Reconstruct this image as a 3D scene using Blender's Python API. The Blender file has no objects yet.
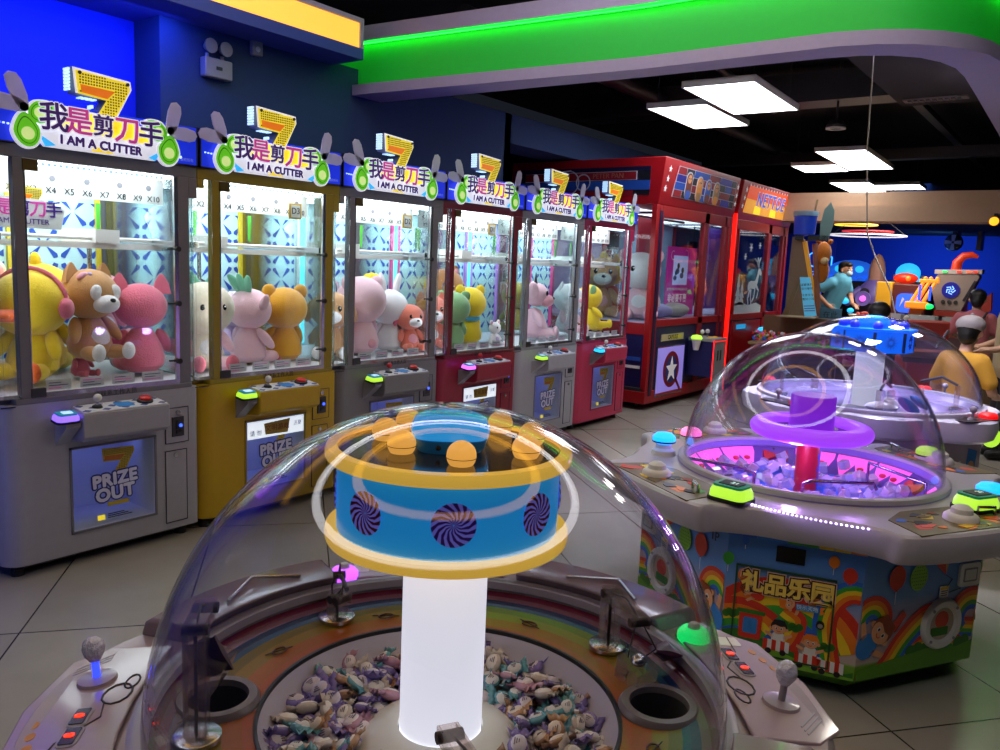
import bpy, bmesh, math, random
from mathutils import Matrix, Vector, Euler
random.seed(7)
PI = math.pi
SC = bpy.context.scene
COL = SC.collection
def R(a): return math.radians(a)
def lin(h):
    h = h.lstrip('#')
    o = []
    for i in (0, 2, 4):
        c = int(h[i:i+2], 16) / 255
        o.append(c / 12.92 if c <= .04045 else ((c + .055) / 1.055) ** 2.4)
    return (*o, 1)
# ------------------------------------------------------------------ materials
MATS = {}
def mat(name, hx, rough=.5, metal=0., emit=None, es=0., var=.06, scale=25, bump=0., sheen=0., coat=0., sample=False, spec=.5):
    if name in MATS: return MATS[name]
    m = bpy.data.materials.new(name); m.use_nodes = True
    nt = m.node_tree; b = nt.nodes['Principled BSDF']
    c = lin(hx)
    b.inputs['Roughness'].default_value = rough
    b.inputs['Metallic'].default_value = metal
    b.inputs['Specular IOR Level'].default_value = spec
    if coat: b.inputs['Coat Weight'].default_value = coat; b.inputs['Coat Roughness'].default_value = .08
    if sheen: b.inputs['Sheen Weight'].default_value = sheen; b.inputs['Sheen Roughness'].default_value = .5
    tc = nt.nodes.new('ShaderNodeTexCoord'); no = nt.nodes.new('ShaderNodeTexNoise')
    no.inputs['Scale'].default_value = scale; no.inputs['Detail'].default_value = 3
    nt.links.new(tc.outputs['Object'], no.inputs['Vector'])
    mx = nt.nodes.new('ShaderNodeMix'); mx.data_type = 'RGBA'
    mx.inputs[6].default_value = tuple(max(0, v * (1 - var)) for v in c[:3]) + (1,)
    mx.inputs[7].default_value = tuple(min(1, v * (1 + var)) for v in c[:3]) + (1,)
    nt.links.new(no.outputs['Fac'], mx.inputs[0]); nt.links.new(mx.outputs[2], b.inputs['Base Color'])
    if bump:
        bp = nt.nodes.new('ShaderNodeBump'); bp.inputs['Strength'].default_value = bump; bp.inputs['Distance'].default_value = .01
        nt.links.new(no.outputs['Fac'], bp.inputs['Height']); nt.links.new(bp.outputs['Normal'], b.inputs['Normal'])
    if es:
        b.inputs['Emission Color'].default_value = lin(emit or hx); b.inputs['Emission Strength'].default_value = es
    m.cycles.emission_sampling = 'AUTO' if sample else 'NONE'
    MATS[name] = m
    return m
def glass(name, tint='#ffffff', rough=.02, ior=1.45, gain=1.0, haze=0.):
    """thin clear sheet: see-through head on, mirror-like at grazing angles"""
    m = bpy.data.materials.new(name); m.use_nodes = True
    nt = m.node_tree; nt.nodes.clear()
    out = nt.nodes.new('ShaderNodeOutputMaterial'); mx = nt.nodes.new('ShaderNodeMixShader')
    tr = nt.nodes.new('ShaderNodeBsdfTransparent'); gl = nt.nodes.new('ShaderNodeBsdfGlossy'); fr = nt.nodes.new('ShaderNodeLayerWeight')
    tr.inputs[0].default_value = lin(tint); gl.inputs['Roughness'].default_value = rough
    fr.inputs['Blend'].default_value = .5
    f0 = ((ior - 1) / (ior + 1)) ** 2
    pw = nt.nodes.new('ShaderNodeMath'); pw.operation = 'POWER'; pw.inputs[1].default_value = 5
    mm = nt.nodes.new('ShaderNodeMath'); mm.operation = 'MULTIPLY_ADD'; mm.inputs[1].default_value = (1 - f0) * gain; mm.inputs[2].default_value = f0 * gain; mm.use_clamp = True
    nt.links.new(fr.outputs['Facing'], pw.inputs[0]); nt.links.new(pw.outputs[0], mm.inputs[0]); nt.links.new(mm.outputs[0], mx.inputs[0])
    src = tr.outputs[0]
    if haze:
        df = nt.nodes.new('ShaderNodeBsdfTranslucent'); df.inputs[0].default_value = (.9, .9, .9, 1)
        d2 = nt.nodes.new('ShaderNodeBsdfDiffuse'); d2.inputs[0].default_value = (.9, .9, .9, 1)
        ad = nt.nodes.new('ShaderNodeMixShader'); ad.inputs[0].default_value = .5
        nt.links.new(df.outputs[0], ad.inputs[1]); nt.links.new(d2.outputs[0], ad.inputs[2])
        hz = nt.nodes.new('ShaderNodeMixShader'); hz.inputs[0].default_value = haze
        nt.links.new(tr.outputs[0], hz.inputs[1]); nt.links.new(ad.outputs[0], hz.inputs[2]); src = hz.outputs[0]
    nt.links.new(src, mx.inputs[1]); nt.links.new(gl.outputs[0], mx.inputs[2])
    nt.links.new(mx.outputs[0], out.inputs['Surface'])
    MATS[name] = m
    return m
# ------------------------------------------------------------------ mesh builder
I4 = Matrix.Identity(4)
def T(x=0, y=0, z=0, rx=0, ry=0, rz=0, s=1):
    if not isinstance(s, (tuple, list)): s = (s, s, s)
    return Matrix.LocRotScale(Vector((x, y, z)), Euler((R(rx), R(ry), R(rz))), Vector(s))
FR = Matrix(((1, 0, 0, 0), (0, 0, -1, 0), (0, 1, 0, 0), (0, 0, 0, 1)))   # drawing plane (x right, y up, z towards the viewer) stood upright
def FRONT(x=0, y=0, z=0): return Matrix.Translation((x, y, z)) @ FR
class MB:
    def __init__(s): s.v = []; s.f = []; s.mi = []; s.ms = []; s.fl = []
    def add(s, vs, fs, m, M=None, flat=False):
        if m not in s.ms: s.ms.append(m)
        k = s.ms.index(m); o = len(s.v)
        s.v += [tuple(M @ Vector(v)) for v in vs] if M is not None else [tuple(v) for v in vs]
        for f in fs: s.f.append(tuple(o + i for i in f)); s.mi.append(k); s.fl.append(flat)
        return s
    def box(s, x0, x1, y0, y1, z0, z1, m, M=None):
        v = [(x, y, z) for z in (z0, z1) for y in (y0, y1) for x in (x0, x1)]
        return s.add(v, [(0, 2, 3, 1), (4, 5, 7, 6), (0, 1, 5, 4), (2, 6, 7, 3), (0, 4, 6, 2), (1, 3, 7, 5)], m, M)
    def cyl(s, p0, p1, r0, r1, m, n=16, M=None):
        p0 = Vector(p0); p1 = Vector(p1); d = (p1 - p0).normalized()
        a = d.orthogonal().normalized(); b = d.cross(a)
        v = []
        for p, r in ((p0, r0), (p1, r1)):
            for i in range(n):
                t = 2 * PI * i / n; v.append(p + (a * math.cos(t) + b * math.sin(t)) * r)
        f = [(i, (i + 1) % n, n + (i + 1) % n, n + i) for i in range(n)] + [tuple(range(n - 1, -1, -1)), tuple(range(n, 2 * n))]
        return s.add(v, f, m, M)
    def lathe(s, prof, m, n=48, M=None, close=False):
        v = []; f = []; k = len(prof)
        for i in range(n):
            t = 2 * PI * i / n
            for r, z in prof: v.append((r * math.cos(t), r * math.sin(t), z))
        for i in range(n):
            j = (i + 1) % n
            for q in range(k if close else k - 1):
                w = (q + 1) % k
                f.append((i * k + q, j * k + q, j * k + w, i * k + w))
        return s.add(v, f, m, M)
    def ell(s, c, r, m, M=None, nu=16, nv=10, rot=None):
        if not isinstance(r, (tuple, list)): r = (r, r, r)
        L = Matrix.Translation(c) @ (Euler([R(a) for a in rot]).to_matrix().to_4x4() if rot else I4) @ Matrix.Diagonal((*r, 1))
        if M is not None: L = M @ L
        v = [(0, 0, -1)]
        for j in range(1, nv):
            t = PI * j / nv - PI / 2
            for i in range(nu): a = 2 * PI * i / nu; v.append((math.cos(t) * math.cos(a), math.cos(t) * math.sin(a), math.sin(t)))
        v.append((0, 0, 1)); f = []
        for i in range(nu): f.append((0, 1 + (i + 1) % nu, 1 + i))
        for j in range(nv - 2):
            for i in range(nu):
                a = 1 + j * nu; b = a + nu; k = (i + 1) % nu; f.append((a + i, a + k, b + k, b + i))
        a = 1 + (nv - 2) * nu
        for i in range(nu): f.append((a + i, a + (i + 1) % nu, len(v) - 1))
        return s.add(v, f, m, L)
    def prism(s, pts, z0, z1, m, M=None, inset=0.):
        area = sum(p[0] * q[1] - q[0] * p[1] for p, q in zip(pts, pts[1:] + pts[:1]))
        if area < 0: pts = pts[::-1]
        n = len(pts); v = [(x, y, z0) for x, y in pts]
        v += [(x, y, z1) for x, y in pts]
        f = [(i, (i + 1) % n, n + (i + 1) % n, n + i) for i in range(n)] + [tuple(range(n - 1, -1, -1)), tuple(range(n, 2 * n))]
        return s.add(v, f, m, M)
    def loft(s, rings, m, M=None, cap=True):
        n = len(rings[0]); v = [p for r in rings for p in r]; f = []
        for k in range(len(rings) - 1):
            for i in range(n):
                j = (i + 1) % n; f.append((k * n + i, k * n + j, (k + 1) * n + j, (k + 1) * n + i))
        if cap: f += [tuple(range(n - 1, -1, -1)), tuple(range((len(rings) - 1) * n, len(rings) * n))]
        return s.add(v, f, m, M)
    def tube(s, pts, r, m, n=8, closed=False, M=None):
        pts = [Vector(p) for p in pts]; k = len(pts); rings = []; a = None
        for i, p in enumerate(pts):
            q = pts[(i + 1) % k] if closed or i < k - 1 else p; o = pts[i - 1] if closed or i else p
            d = (q - o).normalized()
            a = d.orthogonal().normalized() if a is None else (a - d * a.dot(d)).normalized()
            b = d.cross(a); rr = r[i] if isinstance(r, (list, tuple)) else r
            rings.append([p + (a * math.cos(2 * PI * t / n) + b * math.sin(2 * PI * t / n)) * rr for t in range(n)])
        if closed: rings.append(rings[0])
        return s.loft(rings, m, M, cap=not closed)
    def text(s, body, size, m, M, ext=.001, off=0., al='CENTER', space=1., shear=0.):
        key = (body, size, ext, off, al, space, shear)
        if key not in TXT:
            cu = bpy.data.curves.new('t', 'FONT'); cu.body = body; cu.size = size; cu.extrude = ext; cu.offset = off
            cu.align_x = al; cu.align_y = 'CENTER'; cu.space_character = space; cu.resolution_u = 3; cu.shear = shear
            o = bpy.data.objects.new('t', cu); COL.objects.link(o)
            dg = bpy.context.evaluated_depsgraph_get(); me = bpy.data.meshes.new_from_object(o.evaluated_get(dg))
            TXT[key] = ([tuple(v.co) for v in me.vertices], [tuple(p.vertices) for p in me.polygons])
            bpy.data.objects.remove(o); bpy.data.curves.remove(cu); bpy.data.meshes.remove(me)
        v, f = TXT[key]
        return s.add(v, f, m, M, flat=True)
    def fat(s, body, size, m, M, ext=.001, r=.002, n=8, **k):
        for i in range(n): s.text(body, size, m, M @ T(r * math.cos(2 * PI * i / n), r * math.sin(2 * PI * i / n), i * 3e-5), ext, 0., **k)
        return s
    def mesh(s, name, ang=40):
        me = bpy.data.meshes.new(name); me.from_pydata(s.v, [], s.f)
        for m in s.ms: me.materials.append(m)
        me.polygons.foreach_set('material_index', s.mi)
        me.polygons.foreach_set('use_smooth', [not x for x in s.fl])
        me.update()
        me.set_sharp_from_angle(angle=R(ang))
        return me
TXT = {}
def obj(name, mb, parent=None, loc=(0, 0, 0), rot=(0, 0, 0), bevel=0., seg=2, label=None, ang=40):
    o = bpy.data.objects.new(name, mb.mesh(name, ang) if isinstance(mb, MB) else mb); COL.objects.link(o)
    o.location = loc; o.rotation_euler = [R(a) for a in rot]
    if parent is not None: o.parent = parent
    if bevel:
        b = o.modifiers.new('bevel', 'BEVEL'); b.width = bevel; b.segments = seg; b.limit_method = 'ANGLE'; b.angle_limit = R(40)
        b.harden_normals = False
    if label: o['label'] = label
    return o
def tag(o, label, cat, group=None, kind=None):
    o['label'] = label; o['category'] = cat
    if group: o['group'] = group
    if kind: o['kind'] = kind
    return o
def thing(name, label, cat, loc=(0, 0, 0), rz=0, group=None):
    o = bpy.data.objects.new(name, None); COL.objects.link(o); o.empty_display_size = .1
    o.location = loc; o.rotation_euler = (0, 0, R(rz))
    return tag(o, label, cat, group)
def struct(name, mb, **k):
    o = obj(name, mb, **k); o['kind'] = 'structure'; return o
def dup(root, loc, rz=None, label=None):
    c = root.copy(); COL.objects.link(c); c.location = loc
    if rz is not None: c.rotation_euler = rz if isinstance(rz, (tuple, list)) else (0, 0, R(rz))
    if label: c['label'] = label
    for ch in list(root.children):
        d = ch.copy(); COL.objects.link(d); d.parent = c
        for g in ch.children: e = g.copy(); COL.objects.link(e); e.parent = d
    return c
def star(r, n=5, k=.42, a0=90):
    return [((r if i % 2 == 0 else r * k) * math.cos(R(a0 + 180 * i / n)), (r if i % 2 == 0 else r * k) * math.sin(R(a0 + 180 * i / n))) for i in range(2 * n)]
def disc(r, n=24, cx=0, cy=0, ry=None): return [(cx + r * math.cos(2 * PI * i / n), cy + (ry or r) * math.sin(2 * PI * i / n)) for i in range(n)]
def rrect(x0, x1, y0, y1, r, n=5):
    o = []
    for cx, cy, a in ((x1 - r, y1 - r, 0), (x0 + r, y1 - r, 90), (x0 + r, y0 + r, 180), (x1 - r, y0 + r, 270)):
        for i in range(n + 1): t = R(a + 90 * i / n); o.append((cx + r * math.cos(t), cy + r * math.sin(t)))
    return o
def arcband(cx, cy, r0, r1, a0, a1, n=20):
    o = [(cx + r1 * math.cos(R(a0 + (a1 - a0) * i / n)), cy + r1 * math.sin(R(a0 + (a1 - a0) * i / n))) for i in range(n + 1)]
    i_ = [(cx + r0 * math.cos(R(a1 - (a1 - a0) * i / n)), cy + r0 * math.sin(R(a1 - (a1 - a0) * i / n))) for i in range(n + 1)]
    return o + i_
def clip_poly(pts, x0, x1, y0, y1):
    def cl(p, ins, cut):
        o = []
        for a, b in zip(p, p[1:] + p[:1]):
            if ins(a):
                o.append(a)
                if not ins(b): o.append(cut(a, b))
            elif ins(b): o.append(cut(a, b))
        return o
    def cx(x): return lambda a, b: (x, a[1] + (b[1] - a[1]) * (x - a[0]) / (b[0] - a[0]))
    def cy(y): return lambda a, b: (a[0] + (b[0] - a[0]) * (y - a[1]) / (b[1] - a[1]), y)
    for ins, cut in ((lambda p: p[0] >= x0, cx(x0)), (lambda p: p[0] <= x1, cx(x1)), (lambda p: p[1] >= y0, cy(y0)), (lambda p: p[1] <= y1, cy(y1))):
        if pts: pts = cl(pts, ins, cut)
    return pts
# shared materials
white = mat('white_paint', '#c9c8cc', .4); offwhite = mat('off_white_plastic', '#dedcd8', .4)
black = mat('black_plastic', '#101012', .5); dark = mat('dark_grey_metal', '#2c2c30', .45)
chrome = mat('brushed_steel', '#b9bbc0', .25, 1.); grey = mat('grey_plastic', '#8a8a90', .45)
bronze = mat('bronze_hinge', '#5c4a22', .4, .7)
red = mat('red_plastic', '#c8141c', .35); yellow = mat('yellow_plastic', '#f0c21c', .4)
navy = mat('navy_panel', '#12123c', .4); ink = mat('dark_ink', '#17161c', .6, var=0)
pane = glass('clear_glass', '#f6fbfb', .03, 1.35)
acry = glass('clear_acrylic', '#eef0f2', .03, 1.5, 1.2)
paper = mat('white_paper', '#e8e8e8', .7)
# ------------------------------------------------------------------ room
def floor_mat():
    m = bpy.data.materials.new('polished_floor_tiles'); m.use_nodes = True; nt = m.node_tree; b = nt.nodes['Principled BSDF']
    tc = nt.nodes.new('ShaderNodeTexCoord'); mp = nt.nodes.new('ShaderNodeMapping')
    # tile joints run at an angle to the row of machines
    mp.inputs['Rotation'].default_value = (0, 0, R(39.2)); mp.inputs['Location'].default_value = (.90, .45, 0)
    br = nt.nodes.new('ShaderNodeTexBrick'); br.offset = 0.; br.inputs['Scale'].default_value = 1
    br.inputs['Brick Width'].default_value = 1.18; br.inputs['Row Height'].default_value = .594; br.inputs['Mortar Size'].default_value = .0035
    br.inputs['Color1'].default_value = lin('#b0aba0'); br.inputs['Color2'].default_value = lin('#a8a398'); br.inputs['Mortar'].default_value = lin('#37342f')
    no = nt.nodes.new('ShaderNodeTexNoise'); no.inputs['Scale'].default_value = 3; no.inputs['Detail'].default_value = 6
    mx = nt.nodes.new('ShaderNodeMix'); mx.data_type = 'RGBA'; mx.blend_type = 'MULTIPLY'; mx.inputs[0].default_value = .35
    nt.links.new(tc.outputs['Object'], mp.inputs[0]); nt.links.new(mp.outputs[0], br.inputs[0]); nt.links.new(tc.outputs['Object'], no.inputs[0])
    nt.links.new(br.outputs[0], mx.inputs[6]); nt.links.new(no.outputs[0], mx.inputs[7]); nt.links.new(mx.outputs[2], b.inputs['Base Color'])
    b.inputs['Roughness'].default_value = .22; b.inputs['Specular IOR Level'].default_value = .4
    return m
wall_dark = mat('dark_blue_wall_paint', '#1f3a66', .8); wall_bright = mat('bright_blue_wall_paint', '#1c3ad8', .8)
wall_rear = mat('royal_blue_wall_paint', '#1f40b4', .8)
soffit_white = mat('white_soffit_paint', '#aca2c2', .7); ceil_black = mat('black_ceiling_paint', '#0b0b0d', .9)
beige = mat('beige_bulkhead_paint', '#c4a080', .8)
struct('floor', MB().box(-7, 6, -3, 19, -.1, 0, floor_mat()))
struct('ceiling', MB().box(-7, 6, -3, 19, 3.7, 3.8, ceil_black))
struct('wall_left', MB().box(-5.2, -5.04, -3, 2.79, 0, 3.7, wall_bright).box(-5.2, -4.75, 2.79, 6.4, 0, 2.9, wall_dark).box(-6.1, -5.75, 6.3, 19, 0, 3.0, wall_dark)
       .box(-6.0, -4.75, 6.3, 6.4, 0, 2.9, wall_dark))
struct('wall_back', MB().box(-7, 6, 18, 18.2, 0, 3.7, wall_rear))
struct('wall_right', MB().box(5.8, 6, -3, 19, 0, 3.7, wall_dark))
struct('wall_rear', MB().box(-7, 6, -3.2, -3, 0, 3.7, wall_dark))
# white drop-ceiling beam with the green light cove, curving away to the right
outer = [(-5.1, 4.33), (-4.58, 4.36), (-2.44, 4.58), (-1.75, 4.585), (-1.3, 4.59), (-1.1, 4.64), (-.94, 4.72), (-.82, 4.82), (-.72, 4.95), (-.64, 5.12), (-.58, 5.4), (-.55, 5.8), (-.52, 9.0), (-.5, 11.5)]
inner = [(-5.1, 4.62), (-4.58, 4.66), (-2.5, 4.78), (-1.9, 4.79), (-1.4, 4.81), (-1.22, 4.84), (-1.08, 4.91), (-.96, 5.02), (-.88, 5.17), (-.83, 5.35), (-.815, 5.6), (-.82, 6.2), (-.86, 9.0), (-.88, 11.5)]
def offs(pts, d):
    o = []
    for i, p in enumerate(pts):
        a = Vector(pts[max(0, i - 1)]); b = Vector(pts[min(len(pts) - 1, i + 1)]); t = (b - a).normalized(); n = Vector((-t.y, t.x))
        o.append((p[0] + n.x * d, p[1] + n.y * d))
    return o
def ribbon(mb, A, za, B, zb, m):
    n = len(A); v = [(x, y, za) for x, y in A] + [(x, y, zb) for x, y in B]
    mb.add(v, [(i, i + 1, n + i + 1, n + i) for i in range(n - 1)], m)
w = MB(); cove_in = offs(outer, .06)
ribbon(w, outer, 2.70, outer, 2.775, soffit_white); ribbon(w, outer, 2.775, cove_in, 2.775, soffit_white)
ribbon(w, cove_in, 3.085, outer, 3.085, soffit_white); ribbon(w, outer, 3.085, outer, 3.19, soffit_white)
ribbon(w, inner, 2.70, outer, 2.70, soffit_white); ribbon(w, inner, 3.19, inner, 2.70, soffit_white); ribbon(w, outer, 3.19, inner, 3.19, soffit_white)
struct('trim_1', w)
green = mat('green_light_cove', '#24b040', .6, emit='#18c22c', es=.16, sample=True)
g = MB(); ribbon(g, cove_in, 2.775, cove_in, 3.085, green)
o = struct('trim_2', g)
gl = MB(); cl2 = offs(outer, .045); ribbon(gl, cl2, 3.072, offs(outer, .02), 3.072, mat('green_led_strip', '#30e040', .5, emit='#16e82c', es=11, sample=True))
struct('trim_3', gl)
# amber cove along the wall above the machines
amber = mat('amber_light_cove', '#e8b860', .6, emit='#ffb43c', es=1.15, var=.1, scale=1.5, sample=True)
struct('trim_4', MB().box(-5.1, -4.43, .5, 4.16, 2.88, 2.955, mat('blue_soffit_paint', '#3a4a9c', .7)).box(-5.1, -4.43, .5, 4.16, 3.13, 3.16, soffit_white).box(-4.6, -4.5, .5, 4.16, 2.955, 3.13, soffit_white)
       .box(-5.1, -4.43, 4.13, 4.16, 2.955, 3.13, soffit_white))
struct('trim_5', MB().box(-4.5, -4.44, .5, 4.125, 2.96, 3.125, amber))
# far bulkhead before the blue room
struct('trim_6', MB().box(-7, 6, 11.4, 11.9, 2.22, 2.42, beige).box(-7, 6, 11.45, 11.9, 2.42, 2.60, beige).box(-7, 6, 11.9, 18, 2.36, 2.38, ceil_black).box(-7, 6, 16.3, 16.4, 2.38, 3.7, ceil_black))
struct('trim_7', MB().box(-1.75, 6, 5.6, 8.6, 3.12, 3.7, mat('charcoal_bulkhead', '#2b2a2b', .9)))
# ducts, cable trays under the black ceiling
d = MB()
d.box(-5.6, -1.9, 8.9, 9.3, 3.3, 3.6, dark); d.box(-2.0, -1.9, 5, 17, 3.45, 3.52, dark); d.cyl((-4.4, 5.2, 3.45), (-4.4, 17, 3.45), .09, .09, dark); d.box(-5.6, 5, 12.9, 13.1, 3.2, 3.35, dark); d.cyl((-3.1, 5.4, 3.52), (-3.6, 10.4, 3.52), .04, .04, dark)
tag(obj('ceiling_duct', d), 'dark duct work and cable trays running under the black ceiling', 'duct', kind='structure')
struct('trim_8', MB().box(-5.2, -4.75, 6.4, 9.9, 2.63, 2.9, wall_dark).box(-5.2, -4.6, 9.9, 12.0, 2.63, 2.88, mat('slate_soffit_paint', '#2c3a4e', .8)))
# ceiling LED panels
lamp_white = mat('led_panel_diffuser', '#ffffff', .5, emit='#f4f8ff', es=9, var=0, sample=True)
def led_panel(label, x, y, w, l, z=3.0, rz=2):
    t = thing('ceiling_light_panel', label, 'light panel', (x, y, z), rz, 'ceiling light panels')
    obj('diffuser', MB().box(-w/2 + .012, w/2 - .012, -l/2 + .012, l/2 - .012, 0, .012, lamp_white), t)
    f = MB()
    f.box(-w/2, w/2, -l/2, -l/2 + .012, -.004, .05, offwhite).box(-w/2, w/2, l/2 - .012, l/2, -.004, .05, offwhite).box(-w/2, -w/2 + .012, -l/2, l/2, -.004, .05, offwhite).box(w/2 - .012, w/2, -l/2, l/2, -.004, .05, offwhite).box(-w/2, w/2, -l/2, l/2, .035, .05, offwhite)
    obj('frame', f, t)
    c = MB()
    for sx in (-1, 1):
        for sy in (-1, 1): c.cyl((sx * w * .4, sy * l * .4, .05), (sx * w * .4, sy * l * .4, .7), .003, .003, dark, 6)
    obj('hanger_wire', c, t)
led_panel('nearest and largest-looking lit ceiling panel, right of the pair above the red machine', -2.74, 7.1, .62, 1.3)
led_panel('lit ceiling panel overlapped on its right by the nearest one, above the red machine', -3.42, 7.75, .60, 1.22)
led_panel('lit ceiling panel at the upper right of the middle overlapping pair', -2.8, 11.4, .60, 1.95)
led_panel('thin-looking lit ceiling panel at the left of the middle pair', -3.45, 12.1, .62, .8)
led_panel('lit ceiling panel at the left of the farthest pair, just above the beige bulkhead', -3.55, 14.85, .62, 1.75)
led_panel('thin lit ceiling panel at the right of the farthest pair', -2.93, 14.9, .7, .8)
# ring pendant lamps hung high over the two candy machines (they show as circles on the domes)
def ring_lamp(label, x, y, z, ro, ri, so, si, wire=.5):
    t = thing('ring_pendant_lamp', label, 'pendant lamp', (x, y, z), 0, 'ring pendant lamps')
    def ring(r, wd): return MB().lathe([(r - wd, 0), (r, 0), (r, .06), (r - wd, .06)], so if r == ro else si, 72, close=True)
    obj('outer_ring', ring(ro, .17), t); obj('inner_ring', ring(ri, .15), t)
    c = MB()
    for a in (90, 210, 330):
        c.cyl((ro * .98 * math.cos(R(a)), ro * .98 * math.sin(R(a)), .05), (0, 0, wire), .004, .004, dark, 6)
        c.cyl((ri * .98 * math.cos(R(a)), ri * .98 * math.sin(R(a)), .05), (0, 0, wire), .004, .004, dark, 6)
    obj('suspension_wire', c, t)
ring_w = mat('white_ring_light', '#ffffff', .5, emit='#ffffff', es=6.5, var=0, sample=True); ring_a = mat('amber_ring_light', '#ffd060', .5, emit='#ffb52a', es=4, var=0, sample=True)
ring_r = mat('red_ring_light', '#c03030', .5, emit='#d02838', es=.8, var=0)
ring_lamp('great double ring ceiling lamp whose white and amber circles are mirrored in the domes', -1.6, 1.85, 3.4, 2.45, 1.5, ring_w, ring_a, .3)
# the two hanging rings before the blue room
t = thing('ring_pendant_lamp', 'small yellow ring lamp under the beige bulkhead', 'pendant lamp', (-3.08, 12.9, 2.25), 0, 'ring pendant lamps')
obj('light_ring', MB().lathe([(.26, 0), (.30, 0), (.30, .015), (.26, .015)], mat('yellow_ring_light', '#f0d060', .5, emit='#ffd23c', es=1.6), 48, close=True), t)
obj('suspension_wire', MB().cyl((-.3, 0, .03), (0, 0, .27), .004, .004, dark, 6).cyl((.3, 0, .03), (0, 0, .27), .004, .004, dark, 6), t)
t = thing('ring_pendant_lamp', 'wide flat white and red ring lamp hanging before the blue wall', 'pendant lamp', (-2.93, 13.0, 2.10), 0, 'ring pendant lamps')
obj('light_ring', MB().lathe([(.50, 0), (.54, 0), (.54, .018), (.50, .018)], mat('soft_white_ring_light', '#e8e8f0', .5, emit='#f0f0ff', es=.8), 64, close=True), t)
obj('inner_ring', MB().lathe([(.30, .06), (.36, .06), (.36, .075), (.30, .075)], ring_r, 48, close=True), t)
obj('suspension_wire', MB().cyl((-.5, 0, .03), (0, 0, .42), .004, .004, dark, 6).cyl((.5, 0, .03), (0, 0, .42), .004, .004, dark, 6), t)
# hanging cord from the beam
tag(obj('hanging_cord', MB().tube([(-1.17, 4.9, 2.72), (-1.16, 4.93, 2.2), (-1.13, 5.0, 1.75), (-1.08, 5.02, 1.62), (-.98, 5.03, 1.43), (-.94, 5.02, 1.30)], .004, mat('grey_cord', '#85806f', .7))), 'thin grey cord hanging down from the white beam', 'cord')
tag(obj('loose_wire', MB().tube([(-1.45, 5.1, 3.2), (-1.6, 5.4, 3.1), (-1.85, 5.6, 3.12), (-1.95, 5.7, 3.3)], .004, grey)), 'loose thin wire drooping under the black ceiling', 'wire')
# smoke-detector like speaker by the light
t = thing('ceiling_speaker', 'small round white-rimmed ceiling fitting right of the nearest light panel', 'fitting', (-2.45, 9.0, 3.02))
obj('body', MB().lathe([(0, 0), (.09, 0), (.1, .03), (.07, .08), (0, .08)], dark, 24), t); obj('rim', MB().lathe([(.06, -.005), (.1, -.005), (.1, .01), (.06, .01)], offwhite, 24, close=True), t); obj('stem', MB().cyl((0, 0, .08), (0, 0, .68), .012, .012, dark), t)
t = thing('air_vent', 'pale slotted air vent on the charcoal bulkhead at right', 'vent', (-1.42, 8.3, 3.115), 0)
v = MB().box(-.26, .26, -.07, .07, -.012, 0, mat('vent_metal', '#6d6660', .6)); obj('frame', v, t)
v = MB()
for i in range(9): v.box(-.22 + i * .05, -.19 + i * .05, -.045, .045, -.02, -.012, dark)
obj('slat', v, t)
# emergency light + thermostat on the dark wall
t = thing('emergency_light', 'two-headed grey emergency light on the dark blue wall', 'emergency light', (-4.75, 3.16, 2.58), 90)
obj('housing', MB().box(-.1, .1, -.06, 0, 0, .12, grey), t, bevel=.008); obj('test_button', MB().box(-.02, .02, -.066, -.06, .05, .07, dark), t)
for s in (-1, 1):
    obj('lamp_head', MB().lathe([(0, 0), (.02, 0), (.045, .05), (.045, .06), (0, .06)], grey, 20, T(s * .055, 0, .19, 90, 0, 0)).cyl((s * .055, -.01, .12), (s * .055, -.01, .15), .012, .012, grey), t)
t = thing('wall_sensor', 'small white sensor box on the dark blue wall right of the emergency light', 'sensor', (-4.75, 3.47, 2.84), 90)
obj('housing', MB().box(-.04, .04, -.04, 0, -.05, .05, grey), t, bevel=.006); obj('lens', MB().ell((0, -.04, -.01), (.018, .01, .018), white), t)
# ------------------------------------------------------------------ claw machines
PITCH = .942; FX = -3.70; Y0 = 1.42
bm_dark = mat('violet_black_edge', '#141228', .4)
sign_blue = mat('backlit_blue_panel', '#1832d8', .3, emit='#1430e0', es=.55, var=.15, scale=6)
sign_cyan = mat('backlit_cyan_patch', '#3fb8f0', .3, emit='#2ca4f0', es=.9)
led_white = mat('white_led_dots', '#ffffff', .4, emit='#a8d8ff', es=1.1, var=0)
board_white = mat('backlit_white_board', '#e0e0e8', .4, emit='#e6eaff', es=.55, var=.02)
board_yel = mat('backlit_yellow_swash', '#ffe03c', .4, emit='#f2d010', es=.7)
av_green = mat('backlit_avocado_green', '#6ed028', .4, emit='#58c418', es=.5, var=.1)
av_dark = mat('avocado_skin_green', '#2f8a1c', .4, emit='#2a8414', es=.3); av_pale = mat('avocado_flesh', '#d8f0a8', .4, emit='#c8e890', es=.6)
tx_purple = mat('dark_purple_lettering', '#4a2288', .4, emit='#4a2090', es=.12, var=0); tx_pink = mat('magenta_lettering', '#d040a0', .4, emit='#c83c98', es=.4, var=0)
tx_yel = mat('golden_lettering', '#ffc828', .4, emit='#f0b418', es=.5, var=0)
seven_yel = mat('backlit_yellow_seven', '#c8b020', .4, emit='#ffe638', es=.62, var=.03); seven_or = mat('orange_seven_shade', '#e87818', .4, emit='#e07010', es=.55, var=.03)
seven_side = mat('seven_side_wall', '#6c6a70', .5)
blade_m = glass('frosted_blade_acrylic', '#d4d4e0', .2, 1.5, 1.2, .85)
added_fill_bar = mat('white_added_fill', '#ffffff', .5, emit='#f6f6ff', es=9, var=0, sample=True)  # glow for the added bars that brighten the plush toys
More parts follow.
